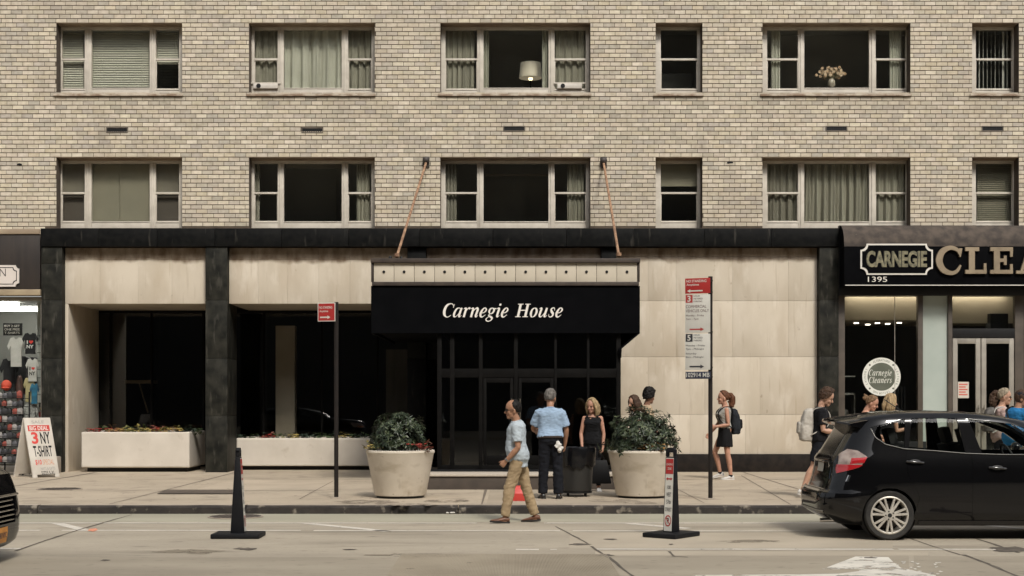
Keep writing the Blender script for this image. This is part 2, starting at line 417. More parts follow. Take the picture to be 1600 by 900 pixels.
m_kerbtop = M('kerb_top', (.40, .335, .265), (.28, .235, .185), scale=3, rough=.8, bump=.4, bscale=30)
m_paint = worn_paint('worn_white_paint', (.66, .61, .53), .36, 10)
m_arrow = worn_paint('worn_arrow_paint', (.70, .66, .58), .43, 3.2)
m_joint = M('joint_filler', (.07, .056, .045), (.13, .11, .085), scale=8, rough=.9)
m_pjoint = M('pavement_joint_filler', (.19, .155, .12), (.13, .105, .08), scale=6, rough=.9)
m_iron = M('cast_iron', (.055, .045, .038), (.10, .08, .065), scale=14, rough=.7, bump=.6, bscale=50)
m_plate = M('brown_steel_plate', (.085, .066, .052), (.12, .095, .075), scale=5, rough=.6, bump=.3, bscale=80)
m_rib = M('ribbed_concrete', (.345, .295, .22), (.28, .238, .175), scale=1.2, rough=.9)

b = MB(); b.box(-300, 300, -200, 300, -.6, -.3); struct(b.build('ground', M('ground_soil', (.2, .17, .13), (.15, .13, .1)), None))
b = MB(); b.box(-90, 90, -9, 20.74, -.3, 0); struct(b.build('road', m_road))
b = MB(); b.box(-90, 90, 20.95, 36, -.3, SW); struct(b.build('pavement', m_walk))
b = MB(); b.box(-90, 90, -22, -9.0, -.3, SW); struct(b.build('far_pavement', m_walk))
# kerb in separate stones with chipped edges
k = MB(); x = -24.0; kr = random.Random(3)
while x < 24:
    L_ = kr.uniform(2.1, 3.2); n = 14; rings = []
    for i in range(n + 1):
        xx = x + 0.012 + (L_ - .02) * i / n; c1 = kr.uniform(0, .016) + (.02 if i in (0, n) else 0); c2 = kr.uniform(0, .012)
        rings.append([Vector((xx, 20.742 + c2 * .5, .001)), Vector((xx, 20.742 + c2, SW - .02 - c1)), Vector((xx, 20.765 + c1, SW + .003 - c2 * .3)), Vector((xx, 20.949, SW + .003)), Vector((xx, 20.949, .001))])
    o = len(k.f); k.loft(rings, 0)
    for q in range(o, len(k.f)):
        c = sum((k.v[i] for i in k.f[q]), Vector()) / len(k.f[q])
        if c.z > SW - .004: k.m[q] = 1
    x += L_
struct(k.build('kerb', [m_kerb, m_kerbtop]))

def gsheet(name, pix, z, mat, h=0.0):
    b = MB(); b.sheet([G(px, py, h) + Vector((0, 0, z)) for px, py in pix]); return struct(b.build(name, mat))
Yg = F * EYE / (815.5 - HZ)
b = MB(); b.box(-90, 90, Yg, 20.741, -.1, .001); struct(b.build('gutter_strip', m_gutter))

def road_line(p0, p1, wid, name='lane_line', mat=None, seed=0, z=.0032, amp=.15):
    a, c = G(*p0), G(*p1); d = (c - a).normalized(); n = Vector((-d.y, d.x, 0)); r = random.Random(seed + int(p0[0]))
    k_ = max(2, int((c - a).length / .25)); lf, rt = [], []
    for i in range(k_ + 1):
        p = a + (c - a) * (i / k_); 
        lf.append(p + n * wid / 2 * (1 + r.uniform(-amp, amp))); rt.append(p - n * wid / 2 * (1 + r.uniform(-amp, amp)))
    b = MB(); vs = [v + Vector((0, 0, z)) for pr in zip(lf, rt) for v in pr]
    b.add(vs, [(2 * i, 2 * i + 1, 2 * i + 3, 2 * i + 2) for i in range(k_)])
    return struct(b.build(name, mat or m_paint))
for p0, p1, wd in [((-160, 817.3), (745, 817.5), .10), ((850, 817.5), (1760, 817.5), .10), ((-160, 829), (62, 829), .10), ((97, 829), (470, 829.2), .10), ((490, 829.4), (875, 829.4), .10),
                   ((895, 829.6), (1760, 830), .09), ((932, 858.3), (1396, 858.6), .11), ((1404, 858.6), (1560, 858.8), .10), ((806, 859), (842, 859), .11), ((860, 859), (870, 859), .08), ((-80, 857.5), (36, 857.5), .11)]:
    road_line(p0, p1, wd)
for p0, p1 in [((88, 817.6), (132, 828.2)), ((478, 817.8), (606, 830.4)), ((982, 818), (1075, 826)), ((1500, 818), (1640, 829))]:
    road_line(p0, p1, .14)
for pts, wd in [([(24, 861), (70, 845), (120, 829), (160, 817.5), (206, 804.5)], .032), ([(868, 823), (905, 842), (918, 850)], .025), ([(924, 854), (950, 871), (990, 902), (1030, 935)], .04),
                ([(1412, 838), (1452, 852), (1500, 867)], .02), ([(1504, 867), (1545, 882), (1592, 902), (1700, 950)], .045), ([(1520, 840), (1560, 853), (1592, 864)], .03), ([(1046, 862), (1054, 870), (1075, 871)], .03)]:
    for q in range(len(pts) - 1): road_line(pts[q], pts[q + 1], wd, 'road_joint', m_joint, seed=q, z=.0042, amp=.6)
# transverse joint and darker slab strips
def strip(x0, x1, y0, y1, mat, z=.0012, name='road_slab'):
    return gsheet(name, [(x0, y1), (x1, y1), (x1, y0), (x0, y0)], z, mat)
m_slab = M('road_slab_dark', (.345, .30, .228), (.27, .232, .176), scale=.9, rough=.88, bump=.25, bscale=60, detail=9, stretch=(.4, 1, 1), extra=both(speckle(10, .60, (.16, .138, .105), .7, (.5, 1, 1)), speckle(5, .62, (.40, .35, .27), .4, (.3, 1, 1))))
m_slab2 = M('road_slab_pale', (.43, .37, .285), (.36, .31, .238), scale=.8, rough=.88, bump=.2, bscale=60, detail=9, extra=speckle(16, .68, (.2, .17, .13), .6))
strip(952, 1420, 868.5, 960, m_slab); strip(1428, 2000, 869, 960, m_slab, .0022); strip(-400, 630, 871, 960, m_slab)
strip(930, 1450, 861.5, 868.3, m_slab2); strip(890, 1395, 832.5, 856.5, m_slab2)
# ribbed slab: real ridges
rb = MB(); p0, p1 = G(628, 866), G(948, 866); yb, yf = p0.y, G(0, 960).y
n = 150
for i in range(n):
    xa = p0.x + (p1.x - p0.x) * i / n; xw = (p1.x - p0.x) / n
    rb.prism([(xa, .0005), (xa + xw * .25, .0055), (xa + xw * .7, .0055), (xa + xw * .98, .0005)], yf, yb, 'y')
struct(rb.build('ribbed_slab', m_rib))
# tar marks
tr_ = random.Random(9)
for px, py, sx, sy in [(165, 876, 9, 1.4), (385, 858, 22, 2.4), (955, 843, 12, 1.3), (1048, 851, 5, 1), (545, 859, 14, .8), (945, 868, 16, 1.6), (905, 851, 20, 1.6), (1580, 859, 45, 5), (640, 889, 8, 1), (733, 880, 6, .9), (1360, 872, 14, 1.4)]:
    pts = [G(px + sx * math.cos(q) * tr_.uniform(.5, 1.1), py + sy * math.sin(q) * tr_.uniform(.5, 1.1)) + Vector((0, 0, .005)) for q in [2 * math.pi * i / 14 for i in range(14)]]
    b = MB(); b.sheet(pts); struct(b.build('road_patch', m_joint))
for px, py, sx, sy in [(655, 868, 85, 4), (300, 862, 60, 4), (1180, 846, 60, 3)]:
    pts = [G(px + sx * math.cos(q) * tr_.uniform(.5, 1.1), py + sy * math.sin(q) * tr_.uniform(.5, 1.1)) + Vector((0, 0, .0028)) for q in [2 * math.pi * i / 20 for i in range(20)]]
    b = MB(); b.sheet(pts); struct(b.build('road_stain', worn_paint('tan_stain', (.24, .20, .145), .46, 3)))
# turn arrow on the road
gsheet('road_arrow_marking', [(1283, 890.5), (1337, 870), (1388, 871), (1396, 879), (1408, 888), (1432, 893), (1462, 899), (1470, 922), (1060, 922), (1085, 899), (1250, 898), (1310, 897), (1342, 893), (1345, 890)], .0040, m_arrow)
gr = random.Random(4)
for i in range(26):
    px, py = gr.uniform(1395, 1470), gr.uniform(878, 900)
    pts = [G(px + 4.5 * math.cos(q) * gr.uniform(.3, 1), py + 1.2 * math.sin(q) * gr.uniform(.3, 1)) + Vector((0, 0, .0046)) for q in [2 * math.pi * j / 7 for j in range(7)]]
    b = MB(); b.sheet(pts); struct(b.build('road_arrow_flake', m_arrow))
# orange utility mark
b = MB(); b.sheet([p + Vector((0, 0, .0055)) for p in (G(137, 830), G(146, 831), G(153, 828.5), G(150, 826), G(140, 827))]); struct(b.build('road_paint_mark', worn_paint('orange_mark', (.75, .3, .18), .35, 14)))
# pavement joints
def walk_joint(p0, p1, wd=.02):
    a, c = G(*p0, SW), G(*p1, SW); d = (c - a).normalized(); n = Vector((-d.y, d.x, 0)) * wd / 2; z = Vector((0, 0, .004))
    b = MB(); b.sheet([a + n + z, a - n + z, c - n + z, c + n + z]); struct(b.build('pavement_joint', m_pjoint))
for xw in (-15.2, -12.1, -9.0, -6.0, -.45, 2.4, 5.0, 8.1, 11.4, 14.6):
    pa = Vector((xw, 20.97, SW)); 
    b = MB(); b.sheet([(xw - .010, 20.97, SW + .004), (xw + .010, 20.97, SW + .004), (xw + .010 + U(-.05, .05), 30.4, SW + .004), (xw - .010 + U(-.05, .05), 30.4, SW + .004)]); struct(b.build('pavement_joint', m_pjoint))
for yy in (24.3, 27.6):
    b = MB(); b.sheet([(-20, yy - .012, SW + .005), (20, yy - .012, SW + .005), (20, yy + .012, SW + .005), (-20, yy + .012, SW + .005)]); struct(b.build('pavement_joint', m_pjoint))
walk_joint((1158, 743), (1236, 789)); walk_joint((521, 751.5), (468, 780)); walk_joint((1050, 760), (1100, 786), .014)
# darker replaced slab patches
for x0, x1, ya, yb, mt in [(-5.5, -3.2, 24.3, 27.6, 'a'), (-.4, 2.4, 21.0, 24.2, 'b'), (5.0, 8.1, 27.7, 30.4, 'b'), (-12.1, -9.0, 21.0, 24.2, 'b')]:
    b = MB(); b.sheet([(x0 + .02, ya, SW + .003), (x1 - .02, ya, SW + .003), (x1 - .02, yb, SW + .003), (x0 + .02, yb, SW + .003)])
    struct(b.build('pavement_slab', M('pavement_slab_a', (.46, .383, .29), (.40, .333, .25), scale=1.3, rough=.85, bump=.2, bscale=60) if mt == 'a' else M('pavement_slab_b', (.40, .333, .25), (.335, .28, .21), scale=1.3, rough=.85, bump=.2, bscale=60)))
gs = random.Random(12); gum = MB()
for i in range(150):
    x, y = gs.uniform(-9, 9), gs.uniform(21.1, 30); r = gs.uniform(.012, .03)
    gum.sheet([(x + r * math.cos(q) * gs.uniform(.7, 1.1), y + r * math.sin(q) * gs.uniform(.7, 1.1), SW + .0075) for q in [2 * math.pi * j / 7 for j in range(7)]])
g = gum.build('pavement_spots', m_joint); g['kind'] = 'stuff'; g['label'] = 'dark gum spots trodden into the pale pavement'; g['category'] = 'gum spots'
# pot shadow painted on as dark blotches round the pot foot
for px, py, sx, sy in [(575, 785, 60, 3.5), (700, 783, 40, 2.4), (960, 783, 46, 2.6), (1000, 786, 30, 2), (640, 789, 55, 2)]:
    pts = [G(px + sx * math.cos(q) * tr_.uniform(.7, 1.1), py + sy * math.sin(q) * tr_.uniform(.6, 1.1), SW) + Vector((0, 0, .0065)) for q in [2 * math.pi * i / 18 for i in range(18)]]
    b = MB(); b.sheet(pts); struct(b.build('pot_shade_stain', worn_paint('pot_shade_paint', (.30, .247, .187), .5, 5)))

def manhole(px, py, wpx, h, label):
    c = G(px, py, h); r = wpx / 2 * c.y / F
    t = thing('manhole_cover', label, 'manhole cover', (c.x, c.y, h))
    b = MB(); b.lathe([(r, .0), (r, .008), (r * .93, .010), (r * .93, .006)], (c.x, c.y, h), 40, cap=False); b.build('rim', m_kerbtop, t, smooth=30)
    b = MB(); b.lathe([(r * .925, .001), (r * .925, .010)], (c.x, c.y, h), 40)
    for i in range(-5, 6):
        for j in range(-5, 6):
            if i * i + j * j < 26: b.box(c.x + i * r * .16 - r * .045, c.x + i * r * .16 + r * .045, c.y + j * r * .16 - r * .045, c.y + j * r * .16 + r * .045, h + .0101, h + .015)
    b.build('lid', m_iron, t)
manhole(93, 764.6, 70, SW, 'round iron cover set in the pale pavement near the sandwich board')
manhole(368, 807.5, 86, .004, 'round iron cover in the gutter just behind the edge-on black delineator')
t = thing('cellar_hatch', 'long brown steel plate set flat in the pavement before the planter box', 'hatch', (G(308, 768, SW)))
b = MB(); b.sheet([G(x, y, SW) + Vector((0, 0, .012)) for x, y in [(246, 771.8), (368, 771.8), (366, 766.6), (262, 766.6)]])
b.build('plate', m_plate, t)
b = MB()
K4 = [G(x, y, SW) for x, y in [(244.5, 772.4), (369.5, 772.4), (367.5, 766.1), (260.5, 766.1)]]; I4 = [G(x, y, SW) for x, y in [(246, 771.8), (368, 771.8), (366, 766.6), (262, 766.6)]]
for z_ in (.013,): b.add([p + Vector((0, 0, z_)) for p in K4 + I4], [(i, (i + 1) % 4, (i + 1) % 4 + 4, i + 4) for i in range(4)])
b.build('frame', m_iron, t)
t = thing('bin_bag_scrap', 'small crumpled white wrapper lying in the gutter by the kerb', 'litter', G(704, 799.5, .005))
b = MB(); r_ = random.Random(2); c = G(704, 800, .03)
for i in range(5): b.ell(c + Vector((r_.uniform(-.05, .05), r_.uniform(-.03, .03), -.01)), (.025, .02, .012), nu=6, nv=4)
b.build('wrapper', M('white_litter', (.6, .57, .52)), t)

# ------------------------------------------------------------------ building across the street, mirrored in the glass
t = thing('street_building', 'dark office block across the avenue mirrored faintly in the shop glass', 'building', (0, -22, 0))
b = MB(); b.box(-70, 70, -40, -22, -.2, 36); b.build('wall', M('far_wall', (.03, .027, .024), (.02, .018, .016), scale=.4), t)
b = MB()
for i in range(-30, 31):
    for j in range(11): b.box(i * 2.3 - .7, i * 2.3 + .7, -21.99, -21.95, 2 + j * 3.1, 3.9 + j * 3.1)
o = b.build('window', M('far_glass', (.008, .008, .008), rough=.3), t); o['kind'] = 'stuff'

# ================================================================== THE APARTMENT HOUSE
apt = thing('apartment_house', 'pale brick apartment house with wide picture windows above a black stone ground floor', 'building', (0, Y0, 0))
m_brick = M('pale_brick', (1, 1, 1), (.80, .78, .75), scale=9, rough=.85, bump=.35, bscale=90, attr='Col', lo=.4, hi=.7,
            extra=both(speckle(1.4, .62, (.24, .20, .155), .40, (1, 1, .35)), speckle(.45, .52, (.34, .29, .23), .30)))
m_mortar = M('dark_mortar', (.105, .08, .057), (.058, .044, .032), scale=3, rough=.95)
m_frame = M('cream_frame', (.585, .54, .465), (.49, .448, .38), scale=5, rough=.5, extra=speckle(14, .68, (.30, .24, .18), .6))
m_lintel = M('tan_lintel', (.30, .235, .165), (.20, .145, .10), scale=3, rough=.7, stretch=(1, 1, 4))
m_sill = M('stained_sill', (.42, .36, .285), (.22, .155, .105), scale=5, rough=.75, bump=.3, bscale=30, lo=.4, hi=.6)
m_wglass = glass('window_glass', (.985, .99, .97), 1.0)
m_granite = M('black_granite', (.003, .0034, .0035), (.007, .007, .0065), scale=9, rough=.5, rough2=.6, bump=.05, bscale=100, spec=.12, extra=speckle(2.5, .63, (.06, .054, .045), .6, (4, 4, .6)))
m_granite2 = M('green_black_granite', (.009, .0095, .008), (.030, .029, .023), scale=4, rough=.5, rough2=.6, spec=.14, bump=.05, bscale=120, extra=speckle(3.5, .57, (.085, .08, .066), .5, (3, 3, .7)))
m_lime = M('limestone', (.56, .495, .40), (.50, .436, .343), scale=1.6, rough=.75, bump=.12, bscale=40, detail=8, stretch=(1, 1, .45), lo=.4, hi=.6,
           extra=both(speckle(1.1, .53, (.40, .325, .235), .4, (1.3, 1.3, .5)), speckle(2.6, .55, (.62, .56, .47), .5, (1.5, 1.5, .6)), speckle(6, .70, (.20, .14, .09), .8, (1, 1, .8)), speckle(4.2, .60, (.34, .265, .18), .35, (3.2, 3.2, .25)), zbrown(BZ(409), .07, .26, (.15, .10, .06), 2.6)))
m_limebrown = M('brown_limestone', (.24, .175, .115), (.33, .25, .17), scale=3, rough=.8, bump=.15, bscale=40, stretch=(1, 1, .7), extra=speckle(4, .64, (.12, .08, .055), .7, (1, 1, .5)))
m_room = M('dim_room', (.44, .43, .40), (.34, .33, .305), scale=.6, rough=.9)
m_black = M('black_metal', (.007, .007, .008), (.011, .011, .011), scale=6, rough=.5, spec=.3)
m_bronze = M('dark_bronze', (.004, .0037, .0035), (.007, .0063, .0058), scale=6, rough=.6, spec=.08)
m_lobbyglass = glass('lobby_glass', (.86, .87, .86), .9)

WINS = [  # opening x0 x1, panes [(x0, x1, fixed)]
    (88, 284.5, [(96.5, 132.5, 0), (143, 234, 1), (243.5, 280, 0)]),
    (389, 585.5, [(397.5, 434, 0), (443.5, 534, 1), (544, 580.5, 0)]),
    (688, 922.5, [(696, 745.5, 0), (755.5, 857, 1), (866.5, 915.5, 0)]),
    (1024.5, 1097.5, [(1032.5, 1089.5, 0)]),
    (1191.5, 1422.5, [(1198.5, 1247, 0), (1256.5, 1358, 1), (1368, 1416, 0)]),
    (1519, 1592, [(1524.5, 1582, 0)]),
]
ROWS = [(35.2, 146.5), (245, 356.2)]      # opening top, bottom
ROWH = (ROWS[1][0] - ROWS[0][0]) / 31 * Y0 / F; BL = 17.0 * Y0 / F
XL, XR = BX(-170), BX(1770); ZT = BZ(-170)
band_top = BZ(357)
zl0 = BZ(ROWS[0][0])
def openings(zc):
    res = []
    for (t_, b_) in ROWS:
        if BZ(b_) < zc < BZ(t_):
            res += [(BX(x0), BX(x1)) for x0, x1, _ in WINS]
    return sorted(res)
VENTS = [(183, 203), (488, 203.5), (803.5, 201), (1307, 201), (1551, 201)]
bk = MB(); r_ = random.Random(11)
PAL = [(.53, .47, .383), (.50, .445, .364), (.58, .522, .433), (.45, .405, .34), (.51, .447, .356), (.42, .382, .326), (.56, .50, .412), (.48, .43, .36), (.52, .46, .374)]
kmin = int((BZ(372) - zl0) / ROWH) - 1; kmax = int((ZT - zl0) / ROWH) + 1
jv, jh = .008, .0135
phase = 0.0
for kk in range(kmin, kmax):
    z0 = zl0 + kk * ROWH; z1 = z0 + ROWH - jh; zc = (z0 + z1) / 2
    phase = (.5 if kk % 2 else 0) + r_.uniform(-.09, .09)
    ops = openings(zc)
    segs = []; xx = XL
    for a, c in ops: segs.append((xx, a)); xx = c
    segs.append((xx, XR))
    vz = [(BX(p) - .238, BX(p) + .238) for p, q in VENTS if abs(BZ(q) - zc) < ROWH * .55]
    for a, c in segs:
        i0 = math.floor(a / BL - phase) - 1
        x = (i0 + phase) * BL
        while x < c:
            s0, s1 = max(x + jv / 2, a), min(x + BL - jv / 2, c); x += BL
            if s1 - s0 < .02: continue
            if zc < band_top and s0 > BX(62): continue
            zz0, zz1 = (max(z0, BZ(366)) if s0 < BX(62) else max(z0, band_top)), z1
            if zz1 - zz0 < .01: continue
            for p, q in vz:
                if s1 > p and s0 < q:
                    if s0 < p: s1 = p
                    elif s1 > q: s0 = q
                    else: s1 = s0
            if s1 - s0 < .015: continue
            p = r_.choice(PAL); f = r_.uniform(.975, 1.125)
            for wi_, (wx0, wx1, _) in enumerate(WINS):       # rain-washed dirt on the courses under the sills
                dz_ = (BZ(150.5) - zc) / ROWH
                if -.6 < dz_ < 5 and BX(wx0) - .1 < (s0 + s1) / 2 < BX(wx1) + .1: f *= 1 - r_.uniform(.0, .30 if wi_ == 4 else .16) * (1 - dz_ / 5.5)
            col = (p[0] * f, p[1] * f * r_.uniform(.985, 1.01), p[2] * f * r_.uniform(.925, .99), 1)
            d = r_.uniform(-.0025, .0025); e = r_.uniform(-.0012, .0012)
            bk.add([(s0, Y0 + .012, zz0), (s1, Y0 + .012, zz0), (s1, Y0 + .012, zz1), (s0, Y0 + .012, zz1),
                    (s0 + .002, Y0 + d + e, zz0 + .002 + e), (s1 - .002, Y0 + d - e, zz0 + .002), (s1 - .002, Y0 + d - e, zz1 - .002), (s0 + .002, Y0 + d + e, zz1 - .002 + e)],
                   [(4, 5, 6, 7), (0, 1, 5, 4), (1, 2, 6, 5), (2, 3, 7, 6), (3, 0, 4, 7)], 0, col)
bk.build('brick_wall', m_brick, apt, cols=True, recalc=False)
# wall core behind the bricks, with the window openings left out
xs = sorted({XL, XR} | {BX(v) for w_ in WINS for v in w_[:2]}); zs = sorted({BZ(372), ZT} | {BZ(v) for rr in ROWS for v in rr})
co = MB()
for i in range(len(xs) - 1):
    for j in range(len(zs) - 1):
        xc, zc = (xs[i] + xs[i + 1]) / 2, (zs[j] + zs[j + 1]) / 2
        if any(a < xc < c for a, c in openings(zc)): continue
        co.box(xs[i], xs[i + 1], Y0 + .0075, Y0 + .42, zs[j], zs[j + 1])
co.build('wall_core', m_mortar, apt)
# tan metal ledge left end
b = MB(); b.box(XL, BX(62.6), Y0 - .03, Y0 + .2, BZ(365.6), BZ(358)); b.build('ledge', M('tan_ledge', (.33, .26, .18), (.25, .19, .13), scale=2, rough=.6), apt, bevel=.004)
# wall vents
for px, py in VENTS:
    v = MB(); x, z = BX(px), BZ(py); hw, hz = .235, .058
    v.box(x - hw, x + hw, Y0 - .012, Y0 + .01, z + hz - .018, z + hz); v.box(x - hw, x + hw, Y0 - .012, Y0 + .01, z - hz, z - hz + .018)
    v.box(x - hw, x - hw + .018, Y0 - .011, Y0 + .01, z - hz + .018, z + hz - .018); v.box(x + hw - .018, x + hw, Y0 - .011, Y0 + .01, z - hz + .018, z + hz - .018)
    vent = v.build('vent', M('vent_rim', (.14, .115, .09), (.09, .075, .06), scale=8), apt)
    g = MB(); g.box(x - hw + .018, x + hw - .018, Y0 + .002, Y0 + .0074, z - hz + .018, z + hz - .018, 0)
    for q in range(9): g.box(x - hw + .03 + q * .047, x - hw + .045 + q * .047, Y0 - .006, Y0 + .0015, z - hz + .02, z + hz - .02, 0)
    g.build('grille', m_black, vent)

for px, py in ((31, 257), (1140, 254)):
    b = MB(); r_2 = random.Random(int(px)); b.sheet([(BX(px) + .075 * math.cos(q) * r_2.uniform(.6, 1.1), Y0 - .004, BZ(py) + .03 * math.sin(q) * r_2.uniform(.6, 1.1)) for q in [6.283 * i / 12 for i in range(12)]]); b.build('brick_hole', m_black, apt)
YF = Y0 + .30
m_blind = M('blind_slats', (.52, .51, .43), (.47, .46, .385), scale=3, rough=.6)
m_sheer = M('sheer_curtain', (.44, .44, .375), (.38, .38, .32), scale=2, rough=.9)
m_curt = M('linen_curtain', (.27, .26, .21), (.21, .2, .16), scale=2, rough=.9, stretch=(4, 1, .3))
m_shade = M('roller_shade', (.22, .205, .155), (.19, .178, .135), scale=1.5, rough=.9)
m_vbl = M('vertical_blind', (.5, .5, .46), rough=.7)
def FX(px, Y=YF): return PX(px, Y)
def curtain(par, xa, xb, za, zb, mat, waves=6, amp=.035, Y=None, seed=0, name='curtain'):
    Y = Y or YF + .11; r = random.Random(seed); n = max(24, waves * 12); top, bot = [], []
    ph = [r.uniform(0, 6.28) for _ in range(4)]
    rows = 7; rings = []
    for j in range(rows + 1):
        z = za + (zb - za) * j / rows; ring = []
        for i in range(n + 1):
            u = i / n; a = amp * (.6 + .4 * j / rows)
            y = a * math.sin(2 * math.pi * waves * u + ph[0] + .5 * math.sin(3 * u + ph[1])) + .5 * a * math.sin(2 * math.pi * waves * 2.3 * u + ph[2] + j * .15)
            ring.append(Vector((xa + (xb - xa) * u, Y + y, z)))
        rings.append(ring)
    b = MB()
    front = rings; back = [[p + Vector((0, .004, 0)) for p in rg] for rg in rings]
    for fr_ in (front, back):
        o = len(b.v); k_ = n + 1
        b.add([p for rg in fr_ for p in rg], [(a * k_ + i, a * k_ + i + 1, (a + 1) * k_ + i + 1, (a + 1) * k_ + i) for a in range(rows) for i in range(n)])
    return b.build(name, mat, par, smooth=60, recalc=False)
def blind(par, xa, xb, za, zb, pitch, mat, tilt=1.0, Y=None, close=1.0):
    Y = Y or YF + .13; b = MB(); z = za
    dy, dz = math.cos(tilt) * pitch * .55, math.sin(tilt) * pitch * .55
    while z > zb:
        b.prism([(Y - dy, z - dz), (Y + dy, z + dz), (Y + dy, z + dz + .002), (Y - dy, z - dz + .002)], xa, xb, 'x'); z -= pitch
    for q in (.12, .88):
        x = xa + (xb - xa) * q; b.box(x - .002, x + .002, Y - .03, Y - .027, zb, za)
    return b.build('blind', mat, par)
def vblind(par, xa, xb, za, zb, n, mat):
    b = MB(); r = random.Random(5)
    for i in range(n):
        x = xa + (xb - xa) * (i + .5) / n; a = r.uniform(.25, 1.35); hw = .045
        b.obox((x, YF + .16, (za + zb) / 2), Vector((math.cos(a), math.sin(a), 0)), Vector((-math.sin(a), math.cos(a), 0)), Vector((0, 0, 1)), hw * .6, .0015, abs(za - zb) / 2)
    return b.build('blind', mat, par)

W = {}
for ri, (rt, rb_) in enumerate(ROWS):
    for wi, (x0, x1, panes) in enumerate(WINS):
        xa, xb = BX(x0), BX(x1); zt, zb = BZ(rt), BZ(rb_)
        zpt = PZ(46.3 if ri == 0 else 255.3, YF)                               # pane top
        zps = PZ(139.5 if ri == 0 else 346.5, YF); zpf = PZ(137.3 if ri == 0 else 346.0, YF)    # pane bottom in sashes / fixed light
        zr0, zr1 = (PZ(94.4, YF), PZ(91.3, YF)) if ri == 0 else (PZ(303.2, YF), PZ(300.2, YF))
        fr = MB()
        # head, outer jambs, mullions, bottom rail
        fr.box(xa + .002, xb - .002, YF, YF + .09, zpt, zt - .012)
        cuts = []
        for p0, p1, fx in panes: cuts += [FX(p0), FX(p1)]
        edges = [xa + .002] + cuts + [xb - .002]
        for i in range(0, len(edges), 2):
            fr.box(edges[i], edges[i + 1], YF - .012, YF + .088, zb + .004, zpt - .001)
            if 0 < i < len(edges) - 2:
                m_ = (edges[i] + edges[i + 1]) / 2; fr.box(m_ - .02, m_ + .02, YF - .03, YF - .0125, zb + .004, zpt - .002)
        for p0, p1, fx in panes:
            zz = zpf if fx else zps
            fr.box(FX(p0) + .001, FX(p1) - .001, YF - .004, YF + .08, zb + .004, zz)
            fr.box(FX(p0) - .004, FX(p1) + .004, YF - .016, YF - .0041, zz - .022, zz - .001)   # glazing stop
        win = fr.build('window', m_frame, apt, bevel=.004)
        b = MB(); b.box(xa + .001, xb - .001, Y0 + .004, YF + .10, zt - .010, zt - .002)
        b.box(xa + .001, xb - .001, YF - .10, YF - .001, zpt + .055, zt - .0105)
        b.build('lintel', m_lintel, win)
        if ri == 0:
            s = MB(); rs = random.Random(wi); n = 26; rings = []
            xl, xr = BX(x0 - 3.5), BX(x1 + 1.5)
            for i in range(n + 1):
                x = xl + (xr - xl) * i / n; j = rs.uniform(-.004, .004)
                rings.append([Vector((x, YF - .013, zb + .0035)), Vector((x, Y0 - .045 + j, zb - .008 + j)), Vector((x, Y0 - .05, zb - .05 + j)), Vector((x, Y0 - .004, zb - .056)), Vector((x, YF - .013, zb - .056))])
            s.loft(rings); s.build('sill', m_sill, win, smooth=30)
        for pi, (p0, p1, fx) in enumerate(panes):
            a, c = FX(p0), FX(p1); zz = zpf if fx else zps
            g = MB()
            if fx: g.box(a, c, YF + .040, YF + .044, zz, zpt)
            else:
                g.box(a, c, YF + .052, YF + .056, zr1, zpt); g.box(a, c, YF + .022, YF + .026, zz, zr0)
            g.build('pane', m_wglass, win)
            if not fx:
                q = MB(); q.box(a - .006, c + .006, YF - .006, YF + .06, zr0, zr1)
                q.box(a, a + .018, YF + .012, YF + .036, zz, zr0 - .001); q.box(c - .018, c, YF + .012, YF + .036, zz, zr0 - .001); q.box(a + .018, c - .018, YF + .012, YF + .036, zz, zz + .02)
                q.build('sash', m_frame, win, bevel=.003)
        W[(ri, wi)] = (win, zpt, zps, zpf, zr0, zr1)
# rooms behind
for ri, (rt, rb_) in enumerate(ROWS):
    b = MB(); za, zb = BZ(rt) + .35, BZ(rb_) - .5
    xs_ = [XL, BX(340), BX(640), BX(975), BX(1145), BX(1470), XR]
    for i in range(6):
        x0, x1 = xs_[i] + .03, xs_[i + 1] - .03
        b.box(x0, x1, Y0 + 2.4, Y0 + 2.5, zb, za); b.box(x0, x1, Y0 + .5, Y0 + 2.4, za, za + .05); b.box(x0, x1, Y0 + .5, Y0 + 2.4, zb - .05, zb)
        b.box(x0 - .02, x0, Y0 + .5, Y0 + 2.4, zb, za); b.box(x1, x1 + .02, Y0 + .5, Y0 + 2.4, zb, za)
        b.box(x0 + (x1 - x0) * .3, x0 + (x1 - x0) * .55, Y0 + 2.3, Y0 + 2.39, zb, zb + 1.9)
    b.build('room', m_room, apt)
def px_(a, Y=YF + .2): return PX(a, Y)
# upper row
win, zt, zs_, zf, r0, r1 = W[(0, 0)]
blind(win, px_(97), px_(132), zt, PZ(141, YF), .051, m_blind); blind(win, px_(143), px_(235), zt, PZ(139, YF), .052, m_blind, 1.0)
blind(win, px_(244), px_(280), zt, PZ(98, YF), .051, m_blind); blind(win, px_(246), px_(278), PZ(100, YF), PZ(141, YF), .065, M('dark_blind', (.16, .15, .12)), .1, Y=YF + .5)
win = W[(0, 1)][0]
curtain(win, px_(396), px_(436), zt, zs_ - .05, m_curt, 3, seed=1); curtain(win, px_(446), px_(536), zt, zs_ - .05, m_sheer, 5, .05, seed=2); curtain(win, px_(544), px_(582), zt, zs_ - .05, m_curt, 3, seed=3)
win = W[(0, 2)][0]
curtain(win, px_(695), px_(741), zt, zs_ - .05, m_curt, 5, .03, seed=4); curtain(win, px_(754), px_(764), zt, zs_ - .05, m_sheer, 2, seed=5); curtain(win, px_(847), px_(860), zt, zs_ - .05, m_sheer, 2, seed=6); curtain(win, px_(868), px_(917), zt, zs_ - .05, m_curt, 4, .03, seed=7)
win = W[(0, 4)][0]
